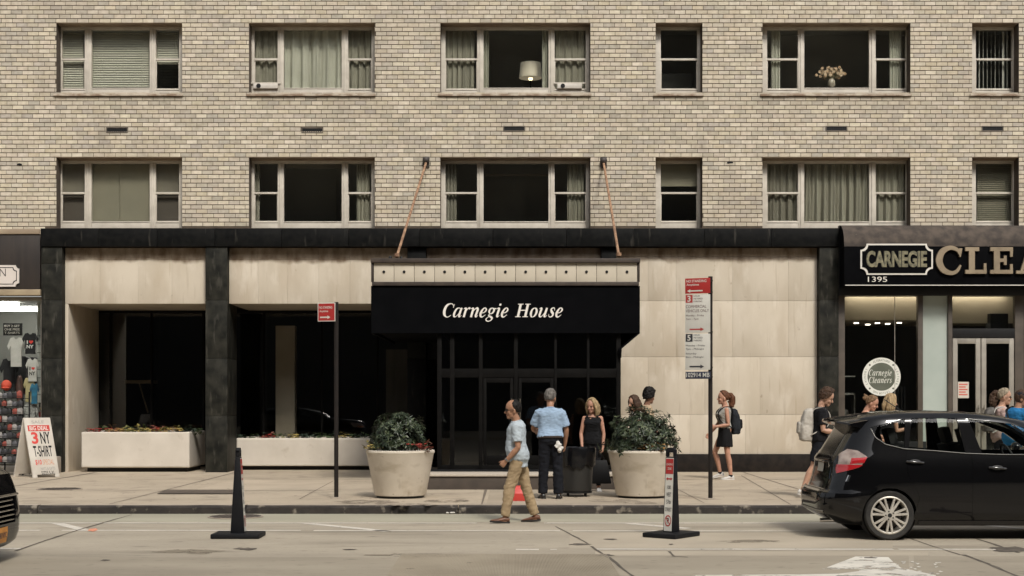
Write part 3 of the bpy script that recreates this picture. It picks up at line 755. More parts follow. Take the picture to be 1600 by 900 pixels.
curtain(win, px_(1204), px_(1218), zt, zs_ - .05, m_sheer, 3, .02, seed=8); curtain(win, px_(1388), px_(1407), zt, zs_ - .05, m_sheer, 4, .02, seed=9)
win = W[(0, 5)][0]; vblind(win, px_(1526), px_(1582), zt, zs_ - .02, 9, m_vbl)
b = MB(); b.box(px_(1034), px_(1088), YF + .9, YF + .92, zs_ - .1, PZ(100, YF)); b.build('blind', M('dim_screen', (.09, .085, .07)), W[(0, 3)][0])
# lower row
win, zt, zs_, zf, r0, r1 = W[(1, 0)]
b = MB(); b.box(px_(142), px_(188.6), YF + .12, YF + .125, zs_ - .02, zt); b.box(px_(189.2), px_(236), YF + .115, YF + .12, zs_ - .02, zt); b.build('blind', m_shade, win)
b = MB(); b.box(px_(96), px_(133), YF + .12, YF + .125, r0, zt); b.box(px_(243), px_(281), YF + .12, YF + .125, r0, zt); b.build('blind', M('dim_shade', (.17, .155, .12), (.14, .125, .1), scale=2), win)
b = MB(); b.box(px_(96), px_(133), YF + .14, YF + .145, zs_, r0 - .01); b.box(px_(243), px_(281), YF + .14, YF + .145, zs_, r0 - .01); b.build('blind', M('brown_shade', (.075, .062, .05), (.06, .05, .04), scale=2), win)
win = W[(1, 1)][0]; curtain(win, px_(558), px_(578), zt, zs_ - .05, m_curt, 3, .025, seed=11); curtain(win, px_(396), px_(407), zt, zs_ - .05, M('dim_curtain', (.2, .19, .155)), 2, .02, seed=12)
b = MB(); b.box(px_(443), px_(534), YF + .1, YF + .11, PZ(262, YF), zt); b.build('valance', M('dim_valance', (.12, .11, .09)), win)
win = W[(1, 2)][0]; curtain(win, px_(697), px_(714), zt, zs_ - .05, M('dim_curtain', (.2, .19, .155)), 3, .02, seed=13); curtain(win, px_(886), px_(912), zt, zs_ - .05, m_curt, 4, .025, seed=14)
b = MB(); b.box(px_(756), px_(857), YF + .6, YF + .62, PZ(268, YF), PZ(265, YF)); b.build('curtain_rail', M('rail_wood', (.2, .17, .13)), win)
win = W[(1, 3)][0]; b = MB(); b.box(px_(1032), px_(1090), YF + .11, YF + .115, PZ(288, YF), zt); b.box(px_(1032), px_(1090), YF + .106, YF + .12, PZ(290, YF), PZ(288, YF)); b.build('blind', m_shade, win)
win = W[(1, 4)][0]
curtain(win, px_(1197), px_(1248), zt, zs_ - .05, M('drab_curtain', (.19, .18, .145), (.15, .14, .11), scale=2, stretch=(4, 1, .3)), 4, seed=15); curtain(win, px_(1256), px_(1359), zt, zs_ - .05, m_curt, 8, .05, seed=16); curtain(win, px_(1367), px_(1418), zt, zs_ - .05, m_curt, 4, seed=17)
win = W[(1, 5)][0]; blind(win, px_(1525), px_(1582), zt, PZ(347, YF), .042, m_shade, 1.0)

# things in the windows
def ac(px, py, label, fan_left=True):
    x, z = PX(px, YF), PZ(py, YF); t = thing('air_conditioner', label, 'air conditioner', (x, YF, z))
    b = MB(); b.box(x - .27, x + .27, YF - .06, YF + .3, z + .0, z + .105); b.build('casing', M('ac_white', (.62, .58, .52), (.5, .46, .4), scale=5, rough=.5), t, bevel=.01)
    b = MB(); c = Vector((x - .15, YF - .062, z + .055)); b.tube([c, c - Vector((0, .01, 0))], .048, 20); b.build('fan_grille', m_black, t)
    b = MB(); b.box(x - .34, x + .34, YF - .05, YF - .01, z + .106, z + .135); b.build('bracket', m_frame, t)
ac(415.5, 139, 'small white air conditioner in the second upper window from the blinds')
ac(890, 139, 'small white air conditioner in the upper window beside the table lamp')
x, z = PX(829, YF + .6), PZ(122, YF + .6)
t = thing('table_lamp', 'table lamp with a cream drum shade behind the upper window glass', 'lamp', (x, YF + .6, z - .45))
b = MB(); b.lathe([(.255, 0), (.225, .33), (.223, .33), (.25, 0)], (x, YF + .6, z + .0), 32); b.build('lamp_shade', emit('lit_shade', (.52, .47, .37), .12), t, smooth=30)
b = MB(); b.lathe([(.02, -.03), (.018, -.2), (.07, -.3), (.09, -.42), (.05, -.5)], (x, YF + .6, z), 20); b.build('base', m_bronze, t, smooth=40)
b = MB(); b.ell((x, YF + .6, z - .0), (.05, .05, .06)); b.build('bulb', emit('lamp_bulb', (1, .72, .4), 3.0), t, smooth=60)
x, z = PX(1299, YF + .35), PZ(137, YF + .35)
t = thing('flower_vase', 'vase of pale dried flowers standing inside the upper window', 'flower vase', (x, YF + .35, z))
b = MB(); b.lathe([(.06, 0), (.09, .06), (.085, .14), (.05, .19), (.06, .21), (.05, .21), (.04, .18)], (x, YF + .35, z), 20); b.build('vase', M('vase_glaze', (.35, .31, .25), rough=.3), t, smooth=50)
b = MB(); s = MB(); r_ = random.Random(8)
for i in range(60):
    a, e = r_.uniform(0, 6.28), r_.uniform(.25, 1.3); d = Vector((math.cos(a) * math.cos(e) * 1.25, math.sin(a) * math.cos(e), math.sin(e)))
    p = Vector((x, YF + .35, z + .18)) + d * r_.uniform(.14, .3); s.tube([(x, YF + .35, z + .18), p], .0035, 4)
    for q in range(5):
        u = 6.28 * q / 5; b.ell(p + Vector((math.cos(u) * .02, -.01, math.sin(u) * .02)), (.017, .006, .017), nu=5, nv=3)
b.build('flower', M('dried_petals', (.62, .50, .36), (.42, .25, .13), scale=18), t); s.build('stem', M('dry_stem', (.12, .11, .06)), t)

# ------------------------------------------------------------------ black stone frame of the ground floor
def stone_blocks(name, xa, xb, zs, y0, y1, mat):
    b = MB()
    for i in range(len(zs) - 1): b.box(xa, xb, y0, y1, min(zs[i], zs[i + 1]) + .003, max(zs[i], zs[i + 1]) - .003)
    return b.build(name, mat, apt, bevel=.006)
b = MB(); cuts = [64, 154, 246, 336, 440, 545, 655, 770, 885, 990, 1100, 1205, 1310.5]
for i in range(len(cuts) - 1): b.box(BX(cuts[i]) + .003, BX(cuts[i + 1]) - .003, Y0 - .035, Y0 + .40, BZ(385.3), BZ(357) - .001)
b.build('stone_band', m_granite, apt, bevel=.006)
b = MB(); b.box(BX(64) - .0, BX(1310), Y0 + .41, Y0 + 1.2, BZ(385), BZ(357) - .1); b.build('band_core', m_black, apt)
for x0, x1, zz in [(64.5, 97, [385.6, 412, 469, 560, 650, 738.5]), (321, 355, [385.6, 469, 560, 650, 738.5]), (1280.5, 1310.5, [385.6, 469, 557, 650, 738.5])]:
    stone_blocks('stone_pillar', BX(x0), BX(x1), [BZ(v) for v in zz], Y0, Y0 + 1.06, m_granite2)
for x0, x1 in [(636, 665), (940, 963)]:
    stone_blocks('stone_pilaster', BX(x0), BX(x1), [BZ(v) for v in (385.6, 470, 560, 738)], Y0 + .08, Y0 + .5, m_granite)
YL = Y0 + .20          # limestone plane
jr = random.Random(19)
def lime_panel(name, x0, x1, y0p, y1p, cols, mat, Ya=None, th=.25):
    Ya = Ya or YL; b = MB()
    for i in range(len(cols) - 1):
        b.box(BX(cols[i]) + .0012, BX(cols[i + 1]) - .0012, Ya + jr.uniform(0, .002), Ya + th, BZ(y1p) + .0016, BZ(y0p) - .0016)
    return b.build(name, mat, apt, bevel=.0015)
# fascia panels above the two bays; the top course is browner
for cols in ([97.3, 152, 212, 265, 320.8], [355.3, 401, 447, 496, 545, 593, 637]):
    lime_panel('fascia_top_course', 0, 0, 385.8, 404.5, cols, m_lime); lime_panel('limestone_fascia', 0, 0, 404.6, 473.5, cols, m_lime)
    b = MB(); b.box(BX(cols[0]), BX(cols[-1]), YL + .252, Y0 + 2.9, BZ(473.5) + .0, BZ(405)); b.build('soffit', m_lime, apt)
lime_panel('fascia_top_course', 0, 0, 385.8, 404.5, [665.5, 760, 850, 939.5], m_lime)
b = MB(); b.box(BX(637), BX(940), YL + .3, YL + .5, BZ(560), BZ(404)); b.build('back_wall', m_black, apt)
cols = [963.5, 1014, 1058, 1103, 1147, 1190, 1235, 1279.8]
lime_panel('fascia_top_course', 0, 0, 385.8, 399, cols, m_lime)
cols = [963.5, 1014, 1058, 1147, 1235, 1279.8]
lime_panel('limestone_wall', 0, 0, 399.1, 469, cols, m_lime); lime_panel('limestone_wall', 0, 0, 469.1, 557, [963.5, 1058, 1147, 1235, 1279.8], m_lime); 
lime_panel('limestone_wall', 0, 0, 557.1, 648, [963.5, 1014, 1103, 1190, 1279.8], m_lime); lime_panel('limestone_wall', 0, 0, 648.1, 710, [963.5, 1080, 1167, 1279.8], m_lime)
b = MB(); b.box(BX(963.5), BX(1280), YL + .26, YL + .4, 0, BZ(386)); b.build('wall_core', m_mortar, apt)
b = MB(); 
for c0, c1 in ((963, 1050), (1050, 1145), (1145, 1280)): b.box(BX(c0) + .003, BX(c1) - .003, YL - .03, YL + .25, SW - .02, BZ(710.2))
b.build('plinth', M('brown_granite', (.012, .010, .009), (.022, .017, .014), scale=8, rough=.55, spec=.15), apt, bevel=.006)
# left bay: side wall, white jamb
YB = Y0 + 2.47
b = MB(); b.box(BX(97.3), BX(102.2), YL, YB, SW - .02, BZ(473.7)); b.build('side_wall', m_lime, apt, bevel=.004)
# bay glazing and lobby behind
def glazing(x0, x1, Y, z0, z1, mull, name='lobby_window'):
    b = MB(); a, c = PX(x0, Y), PX(x1, Y)
    b.box(a, c, Y, Y + .06, z1 - .07, z1); b.box(a, c, Y, Y + .06, z0, z0 + .1)
    for m_ in mull: x = PX(m_, Y); b.box(x - .022, x + .022, Y - .03, Y + .06, z0 + .1, z1 - .07)
    o = b.build(name, m_bronze, apt, bevel=.004)
    g = MB(); g.box(a, c, Y + .02, Y + .028, z0 + .1, z1 - .07); g.build('pane', m_lobbyglass, o)
    return o
glazing(90, 345, YB, SW + .02, BZ(473) , [152, 173, 237, 318])
glazing(350, 690, YB, SW + .02, BZ(473), [357, 412, 503, 590, 684])
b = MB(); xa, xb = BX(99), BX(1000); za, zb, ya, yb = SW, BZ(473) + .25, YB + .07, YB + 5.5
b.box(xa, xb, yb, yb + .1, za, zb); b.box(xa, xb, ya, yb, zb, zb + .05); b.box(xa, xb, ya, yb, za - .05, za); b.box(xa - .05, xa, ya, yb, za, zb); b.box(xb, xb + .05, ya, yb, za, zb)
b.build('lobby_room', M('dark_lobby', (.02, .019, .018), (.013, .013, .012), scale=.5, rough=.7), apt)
b = MB(); b.box(PX(431, YB + .2), PX(461, YB + .2), YB + .16, YB + .5, SW, PZ(509, YB + .2)); b.build('lobby_column', M('lobby_stone', (.50, .42, .33), (.43, .36, .275), scale=2, rough=.5), apt, bevel=.01)
for lx, ly in ((-8.6, 1.2), (-7.2, 2.0), (-3.9, .8), (-2.9, 1.6)):
    b = MB(); b.tube([(lx, YB + ly, BZ(473) + .245), (lx, YB + ly, BZ(473) + .20)], .07, 14); b.build('lobby_light', emit('lobby_lamp', (1, .86, .66), 1.6), apt)
b = MB(); b.box(PX(196, YB + 1), PX(238, YB + 1), YB + .9, YB + 1.5, PZ(599, YB + 1), PZ(594, YB + 1)); b.tube([(PX(214, YB + 1), YB + 1.2, PZ(599, YB + 1)), (PX(228, YB + 1), YB + 1.2, PZ(645, YB + 1))], .02, 8); b.build('lobby_table', M('table_wood', (.42, .33, .22), (.34, .26, .17)), apt)
b = MB(); b.box(PX(603, YB + .6), PX(640, YB + .6), YB + .6, YB + .7, PZ(700, YB + .6), PZ(546, YB + .6)); b.build('lobby_panel', M('lobby_wood', (.12, .10, .08), (.09, .075, .06), scale=2, stretch=(4, 1, .4)), apt)
# entrance vestibule under the canopy
YV = 26.0
xa, xb = PX(683, YV), PX(970, YV); zv = 3.05; zs = .36
v = MB()
for p0, p1 in [(683, 690), (703, 710), (748, 754), (803, 809), (866, 870), (917, 921), (963, 970)]:
    v.box(PX(p0, YV), PX(p1, YV), YV, YV + .09, zs + .001, zv)
v.box(xa + .001, xb - .001, YV + .01, YV + .08, PZ(590, YV), PZ(576, YV)); v.box(xa + .002, xb - .002, YV + .012, YV + .078, zs + .01, zs + .12); v.box(xa + .002, xb - .002, YV + .012, YV + .078, zv - .1, zv - .01)
vest = v.build('vestibule', m_bronze, apt, bevel=.004)
b = MB(); b.box(xa + .02, xb - .02, YV + .04, YV + .048, zs + .1, zv - .05); b.build('pane', m_lobbyglass, vest)
b = MB(); b.box(xb - .06, xb - .001, YV + .095, Y0 + .2, zs + .002, zv); b.box(xa + .001, xa + .06, YV + .095, Y0 + 2.4, zs + .002, zv)
b.box(xa + .07, xb - .07, YV + 4.2, YV + 4.3, zs, zv + .2); b.box(xa + .06, xb - .06, YV + .1, YV + 4.2, zs - .02, zs + .002); b.build('vestibule_wall', m_black, apt)
for p0, p1 in ((755, 802), (810, 865)):
    d = MB(); a, c = PX(p0, YV), PX(p1, YV); zt = PZ(591, YV)
    d.box(a, a + .06, YV + .015, YV + .06, zs + .125, zt); d.box(c - .06, c, YV + .015, YV + .06, zs + .125, zt); d.box(a + .061, c - .061, YV + .015, YV + .06, zt - .08, zt); d.box(a + .061, c - .061, YV + .015, YV + .06, zs + .125, zs + .3)
    dr = d.build('door', m_bronze, apt, bevel=.003)
    h = MB(); xx = c - .03 if p0 == 755 else a + .03
    h.tube([(xx, YV - .04, zs + .75), (xx, YV - .04, zs + 1.35)], .014, 10); h.tube([(xx, YV - .04, zs + .8), (xx, YV + .02, zs + .8)], .01, 8); h.tube([(xx, YV - .04, zs + 1.3), (xx, YV + .02, zs + 1.3)], .01, 8)
    h.build('handle', M('door_brass', (.16, .14, .11), metal=.8, rough=.4), dr, smooth=40)
# entrance step
b = MB(); b.box(-2.35, 1.95, 24.5, 26.2, SW - .02, .355); b.build('entrance_step', M('step_stone', (.075, .058, .046), (.05, .04, .032), scale=4, rough=.8), apt, bevel=.008)
b = MB(); b.box(-2.37, 1.97, 24.47, 25.7, .3555, .392); b.build('step_nosing', M('pale_granite', (.50, .44, .36), (.42, .365, .295), scale=30, rough=.7), apt, bevel=.005)
b = MB(); b.box(-2.2, 1.9, 25.4, 25.99, .3925, .405); b.build('door_mat', m_black, apt)

# ------------------------------------------------------------------ entrance canopy
YC = 25.9
CXL, CXR = PX(579.5, YC), PX(1000, YC); zt0, zt1 = PZ(404, YC), PZ(521, YC)
can = thing('entrance_canopy', 'black entrance canopy lettered in white italics over the doors, hung from two rods', 'canopy', (0, YC, zt1))
m_fabric = M('black_canvas', (.0018, .002, .0026), (.003, .0031, .0038), scale=3, rough=.85, bump=.1, bscale=160, spec=.05)
b = MB(); nx_, nz_ = 60, 12; za_ = PZ(446.5, YC); gf_ = []
for j in range(nz_ + 1):
    for i in range(nx_ + 1):
        x = CXL + .008 + (CXR - CXL - .016) * i / nx_; z = zt1 + .006 + (za_ - zt1 - .012) * j / nz_
        gf_.append(Vector((x, YC - .0006 + .012 * abs(noise.noise(Vector((x * 1.3, 0, z * .7)))) + .006 * abs(noise.noise(Vector((x * 4, 3, z * 1.2)))) + (.004 if abs(x - PX(897, YC)) < .03 else 0), z)))
b.add(gf_, [(j * (nx_ + 1) + i, j * (nx_ + 1) + i + 1, (j + 1) * (nx_ + 1) + i + 1, (j + 1) * (nx_ + 1) + i) for j in range(nz_) for i in range(nx_)])
b.build('front_cloth', m_fabric, can, smooth=60)
b = MB(); b.box(CXL, CXR, YC + .022, YC + .06, zt1, PZ(446.5, YC)); b.box(CXL, CXL + .05, YC + .061, Y0 + .19, zt1, PZ(446.5, YC)); b.box(CXR - .05, CXR, YC + .061, Y0 + .19, zt1, PZ(446.5, YC))
b.box(CXL + .06, CXR - .06, YC + .07, Y0 + .18, zt1 + .04, zt1 + .07)
b.prism([(CXR - .05, zt1 - .001), (CXR - .005, zt1 - .001), (xb + .012, PZ(545, YV)), (xb + .002, PZ(560, YV)), (xb - .05, PZ(545, YV))], YC + .002, YC + .07, 'y')
b.prism([(CXR - .05, zt1 - .002), (CXR - .008, zt1 - .002), (xb + .009, PZ(545, YV)), (xb + .0, PZ(559, YV)), (xb - .05, PZ(545, YV))], YC + .0705, Y0 + .17, 'y')
b.build('valance', m_fabric, can, bevel=.006)
m_brown = M('brown_trim', (.035, .025, .02), (.055, .04, .03), scale=6, rough=.6)
b = MB(); b.box(CXL + .0, CXR - .0, YC - .06, YC + .5, PZ(410.5, YC), zt0); b.box(CXL + .02, CXR - .02, YC - .03, YC + .3, PZ(446.3, YC), PZ(440.6, YC)); 
b.box(CXL + .005, CXL + .035, YC - .02, YC + .2, PZ(440.5, YC), PZ(410.6, YC)); b.box(CXR - .035, CXR - .005, YC - .02, YC + .2, PZ(440.5, YC), PZ(410.6, YC))
b.box(CXL + .02, CXR - .02, YC + .501, Y0 + .19, zt0 - .15, zt0 - .03)
b.build('trim', m_brown, can, bevel=.005)
n = 13; xl, xr = PX(584, YC), PX(995.5, YC)
b = MB(); dts = MB()
for i in range(n):
    a, c = xl + (xr - xl) * i / n, xl + (xr - xl) * (i + 1) / n
    b.box(a + .0035, c - .0035, YC + .0, YC + .04, PZ(440.4, YC), PZ(410.8, YC))
    cx, cz = (a + c) / 2, PZ(424.8, YC)
    dts.tube([(cx, YC - .001, cz), (cx, YC - .012, cz)], .026, 14)
b.build('tile_panel', M('cream_panel', (.56, .50, .40), (.52, .465, .37), scale=3, rough=.5), can, bevel=.003)
dts.build('stud', m_black, can)
b = MB(); pen_text(b, 'Carnegie House', SER, (PX(689.5, YC), YC, PZ(495.5, YC)), (1, 0, 0), (0, 0, 1), (0, -1, 0), 31.5 * YC / F, width=188 * YC / F, shear=.27, depth=.006, lift=.001, track=.02)
b.build('lettering', M('white_lettering', (.75, .71, .65), rough=.6), can)
m_rust = M('rusty_rod', (.36, .22, .13), (.20, .11, .065), scale=9, rough=.8, stretch=(1, 1, .4))
for a_, c_ in [((666, 255), (620, 401)), ((943, 256), (967, 400))]:
    p = Vector((BX(a_[0]), Y0 - .06, BZ(a_[1]))); q = Vector((PX(c_[0], YC + .15), YC + .15, PZ(c_[1], YC + .15)))
    b = MB(); b.tube([p, q], .026, 10); b.tube([q, q + Vector((0, 0, .06))], .05, 10); rod = b.build('tie_rod', m_rust, can, smooth=40)
    d = MB(); d.box(p.x - .07, p.x + .07, Y0 - .03, Y0 + .02, p.z - .10, p.z + .14); d.ell(p + Vector((0, -.01, .06)), (.075, .06, .075)); d.build('wall_anchor', M('anchor_iron', (.05, .04, .034), (.03, .025, .022)), rod, bevel=.01)
b = MB(); c = Vector((PX(610, YC + .2), YC + .2, zt0 + .03)); b.ell(c, (.035, .035, .045)); b.build('rod_clamp', m_black, can, smooth=50)
b = MB(); b.ell(c + Vector((.2, 0, 0)), (.03, .03, .035)); b.build('rod_clamp', m_black, can, smooth=50)

# ------------------------------------------------------------------ planter boxes
m_planter = M('planter_concrete', (.60, .548, .475), (.53, .48, .41), scale=2, rough=.8, bump=.15, bscale=30, detail=8, extra=both(speckle(3, .64, (.36, .30, .23), .6), speckle(18, .70, (.30, .24, .18), .6)))
m_soil = M('soil', (.035, .026, .018), (.06, .045, .03), scale=20, rough=1, bump=.6, bscale=60)
def planter_box(px0, px1, pyt, pyb, Y, dep, label, ext=0.0):
    xa, xb, zt, zb = PX(px0, Y), PX(px1, Y), PZ(pyt, Y), PZ(pyb, Y)
    t = thing('planter_box', label, 'planter', ((xa + xb) / 2, Y + dep / 2, SW))
    b = MB(); th = .07
    b.box(xa, xb, Y, Y + th, zb, zt); b.box(xa, xb, Y + dep - th, Y + dep, zb, zt); b.box(xa, xa + th, Y + th, Y + dep - th, zb + .0, zt); b.box(xb - th, xb, Y + th, Y + dep - th, zb, zt)
    b.box(xa + th, xb - th, Y + th, Y + dep - th, zb, zb + .05)
    me_ = evaluated(b, [('REMESH', dict(mode='VOXEL', voxel_size=.018)), ('SMOOTH', dict(factor=.5, iterations=2))])
    for v_ in me_.vertices:
        v_.co -= Vector(t.location)
    obj('trough', me_, m_planter, t, smooth=50)
    b = MB(); b.box(xa + .09, xb - .09, Y + .14, Y + dep - .12, SW - .01, zb + .03); b.build('foot', m_black, t)
    b = MB(); b.box(xa + th + .01, xb - th - .01, Y + th + .01, Y + dep - th - .01, zt - .16, zt - .06); b.build('soil', m_soil, t)
    return (xa, xb, Y, dep, zt)
PB1 = planter_box(127, 296, 675, 731, 30.6, 1.60, 'pale concrete planter box in the left bay with reddish plants')
PB2 = planter_box(369, 596, 684.5, 728.2, 31.5, 1.3, 'longer pale concrete planter box in the bay beside the entrance')

# ================================================================== DRY CLEANER'S SHOPFRONT
m_dusty = M('dusty_canvas', (.085, .066, .052), (.035, .028, .024), scale=5, rough=.9, stretch=(1, 1, 1), extra=speckle(9, .68, (.19, .15, .12), .7))
m_alu = M('aluminium', (.40, .37, .32), (.33, .305, .265), scale=4, rough=.4, metal=.5)
m_white = M('white_plate', (.66, .63, .57), rough=.6)
YA = Y0 - .45
sg = thing('shop_awning', 'black shop awning with dusty rounded top, framed name plate and big tan letters', 'awning', (BX(1311), Y0, BZ(447)))
xa, xb = BX(1311.5), BX(1800); zt, zb = BZ(353), PZ(446.5, YA); zs_ = PZ(385, YA)
prof = [(Y0 - .03 - (Y0 - .03 - YA) * math.sin(q), zs_ + (zt - zs_) * math.cos(q)) for q in [math.pi / 2 * i / 10 for i in range(11)]] 
b = MB(); n = 24; rings = []
for i in range(n + 1):
    x = xa + (xb - xa) * i / n; j = U(-.006, .006)
    rings.append([Vector((x, y + (j if k > 3 else 0), z + j * .4)) for k, (y, z) in enumerate(prof)] + [Vector((x, Y0 - .03, zs_))])
o = len(b.f); b.loft(rings, 0)
for q in range(o, len(b.f)):
    if len(b.f[q]) > 4: b.m[q] = 1
b.build('awning_top', [m_dusty, m_fabric], sg, smooth=40)
b = MB(); b.box(xa + .001, xb, YA + .002, Y0 - .032, zb, zs_ - .001); b.build('fascia', m_fabric, sg, bevel=.006)
b = MB(); b.box(xa + .02, xb, YA - .006, YA + .001, PZ(446.2, YA), PZ(445.0, YA)); b.build('trim_line', m_white, sg)
x0, x1, z0, z1 = PX(1344, YA), PX(1457, YA), PZ(429.5, YA), PZ(381, YA); r = .13
def plaque_poly(x0, x1, z0, z1, r):
    P = []
    for cx, cz, a0 in ((x1, z1, 180), (x0, z1, 270), (x0, z0, 0), (x1, z0, 90)):
        A = [R(a0 + 90 * (1 - i / 6)) for i in range(7)]
        P += [(cx + r * math.cos(a), cz + r * math.sin(a)) for a in A]
    return P
def plaque(par, x0, x1, z0, z1, r, Y, mo, mi, wd):
    b = MB(); b.prism(plaque_poly(x0, x1, z0, z1, r), Y - .03, Y - .001, 'y'); b.build('plaque_border', mo, par)
    b = MB(); b.prism(plaque_poly(x0 + wd, x1 - wd, z0 + wd, z1 - wd, r), Y - .036, Y - .0301, 'y'); return b.build('plaque', mi, par)
plaque(sg, x0, x1, z0, z1, r, YA, m_white, m_fabric, .034)
b = MB(); t_ = MB()
fit_text(b, 'CARNEGIE', (PX(1352.5, YA), YA - .0375, PZ(418, YA)), (1, 0, 0), (0, 0, 1), 94 * YA / F, 25.5 * YA / F, bold=.035)
for q in (0.012,): 
    t_.add([v + Vector((q, -.012, q * .2)) for v in b.v], b.f)
m_oldgold = M('tarnished_letters', (.24, .215, .13), (.10, .095, .06), scale=5, rough=.6, stretch=(3, 1, 3))
b.build('lettering', M('letter_edge', (.07, .065, .045)), sg, recalc=False); t_.build('lettering', m_oldgold, sg, recalc=False)
b = MB(); fit_text(b, '1395', (PX(1356, YA), YA - .004, PZ(440.5, YA)), (1, 0, 0), (0, 0, 1), 30 * YA / F, 8.2 * YA / F); b.build('lettering', m_white, sg, recalc=False)
b = MB(); pen_text(b, 'CLEANERS', SLAB, (PX(1461, YA), YA, PZ(428, YA)), (1, 0, 0), (0, 0, 1), (0, -1, 0), 60 * YA / F, width=343 * YA / F, depth=.06, lift=.001)
b.build('lettering', M('tan_letters', (.29, .228, .15), (.20, .155, .10), scale=3, rough=.6), sg)

fr = thing('cleaner_shopfront', 'shopfront with a round window decal, pale glass panel and aluminium double doors', 'shopfront', (BX(1450), Y0, SW))
YS = Y0 + .12
m_shopglass = glass('shop_glass', (.86, .87, .85), .8)
b = MB()
for p0, p1, z_0, z_1 in [(1310.8, 1321.5, 738, 460), (1436, 1444, 738, 460), (1483.5, 1490, 738, 460), (1588, 1602, 738, 460)]:
    b.box(BX(p0), BX(p1), YS - .04, YS + .1, BZ(z_0), BZ(z_1))
b.build('post', M('brown_post', (.085, .068, .053), (.06, .048, .038), scale=4, rough=.5), fr, bevel=.005)
b = MB(); b.box(BX(1311), BX(1810), Y0 - .02, YS + .3, BZ(461.5), BZ(447.2)); b.box(BX(1490), BX(1588), YS - .035, YS + .09, BZ(527.5), BZ(513)); b.box(BX(1321.6), BX(1483), YS - .03, YS + .2, SW, BZ(690)); b.box(BX(1602), BX(1820), YS - .02, YS + .2, SW, BZ(690))
b.build('header', m_black, fr, bevel=.004)
b = MB(); b.box(BX(1321.6), BX(1435.9), YS, YS + .01, BZ(690), BZ(461.6)); b.box(BX(1490.1), BX(1587.9), YS, YS + .01, BZ(513), BZ(461.6)); b.box(BX(1602.2), BX(1810), YS, YS + .01, BZ(690), BZ(461.6)); b.build('pane', m_shopglass, fr)
b = MB(); b.box(BX(1400), BX(1400.8), YS - .006, YS + .012, BZ(690), BZ(461.6)); b.build('pane_joint', m_alu, fr)
b = MB(); b.box(BX(1444.1), BX(1483.4), YS + .02, YS + .035, BZ(690), BZ(461.6)); b.build('frosted_panel', M('frosted_panel', (.42, .47, .43), (.37, .42, .385), scale=1.5, rough=.25), fr)
for p0, p1 in ((1491, 1534.5), (1536, 1587)):
    d = MB(); a, c = BX(p0), BX(p1); zt = BZ(528); zb = SW + .01; sw_ = .105
    d.box(a, a + sw_, YS - .02, YS + .03, zb, zt); d.box(c - sw_, c, YS - .02, YS + .03, zb, zt); d.box(a + sw_ + .001, c - sw_ - .001, YS - .02, YS + .03, zt - .12, zt); d.box(a + sw_ + .001, c - sw_ - .001, YS - .02, YS + .03, zb, zb + .25)
    dr = d.build('door', m_alu, fr, bevel=.004)
    g = MB(); g.box(a + sw_, c - sw_, YS, YS + .008, zb + .25, zt - .12); g.build('pane', m_shopglass, dr)
    h = MB(); x = (c - .05) if p0 < 1500 else (a + .05); h.tube([(x, YS - .09, SW + .85), (x, YS - .09, SW + 1.45)], .016, 8); h.tube([(x, YS - .09, SW + .9), (x, YS, SW + .9)], .012, 8); h.tube([(x, YS - .09, SW + 1.4), (x, YS, SW + 1.4)], .012, 8); h.build('handle', m_alu, dr, smooth=40)
# notice on the door
b = MB(); b.box(BX(1499), BX(1516), YS - .026, YS - .022, BZ(622), BZ(596.5)); nt_ = b.build('notice', M('pale_paper', (.55, .50, .43)), fr)
b = MB()
for q in range(5): b.box(BX(1500.5), BX(1514 - 3 * (q % 2)), YS - .0275, YS - .0262, BZ(601.5 + q * 4), BZ(599.5 + q * 4))
b.build('print', M('red_print', (.55, .12, .09)), nt_)
# decal
cx, cz, ro, ri = BX(1379.5), BZ(588.5), 30 * Y0 / F, 22 * Y0 / F
def disc(b, r0, r1, y, n=48, mi=0):
    vs = []
    for i in range(n):
        a = 6.28319 * i / n; vs += [(cx + r0 * math.cos(a), y, cz + r0 * math.sin(a)), (cx + r1 * math.cos(a), y, cz + r1 * math.sin(a))]
    b.add(vs, [(2 * i, 2 * i + 1, (2 * i + 3) % (2 * n), (2 * i + 2) % (2 * n)) for i in range(n)], mi)
b = MB(); disc(b, ri, ro, YS - .004); dc = b.build('window_decal', M('decal_white', (.66, .66, .60), rough=.6), fr, recalc=False)
b = MB(); disc(b, .0005, ri, YS - .004); b.build('decal_centre', M('decal_green', (.085, .095, .07), (.11, .118, .09), scale=3), dc, recalc=False)
b = MB()
pen_text(b, 'Carnegie', SER, (cx - .285, YS - .005, cz + .025), (1, 0, 0), (0, 0, 1), (0, -1, 0), .19, width=.50, shear=.27, depth=.002, track=.05)
pen_text(b, 'Cleaners', SER, (cx - .285, YS - .005, cz - .135), (1, 0, 0), (0, 0, 1), (0, -1, 0), .19, width=.50, shear=.27, depth=.002, track=.05)
b.build('lettering', M('decal_letters', (.60, .60, .54)), dc)
b = MB(); rm = (ro + ri) / 2
for word, mid, inv in (('ALTERATIONS', 90, 0), ('LEATHER', 0, 0), ('LAUNDRY', 180, 0), ('TAILORING', 270, 0)):
    k_ = len(word)
    for i, ch in enumerate(word):
        a = R(mid) - (i - (k_ - 1) / 2) * .66 / k_ * 1.6
        u = Vector((math.sin(a), 0, -math.cos(a))); v = Vector((math.cos(a), 0, math.sin(a)))
        p = Vector((cx, YS - .0052, cz)) + v * (rm - .022) - u * .018
        fit_text(b, ch, p, u, v, .034, .044, align='c', stretch=False)
for a in (45, 135, 225, 315):
    p = Vector((cx + rm * math.cos(R(a)), YS - .0052, cz + rm * math.sin(R(a))))
    b.sheet([p + Vector((.022 * math.cos(q), 0, .022 * math.sin(q))) for q in [6.283 * i / 10 for i in range(10)]])
b.build('ring_lettering', M('decal_ink', (.10, .11, .085)), dc, recalc=False)
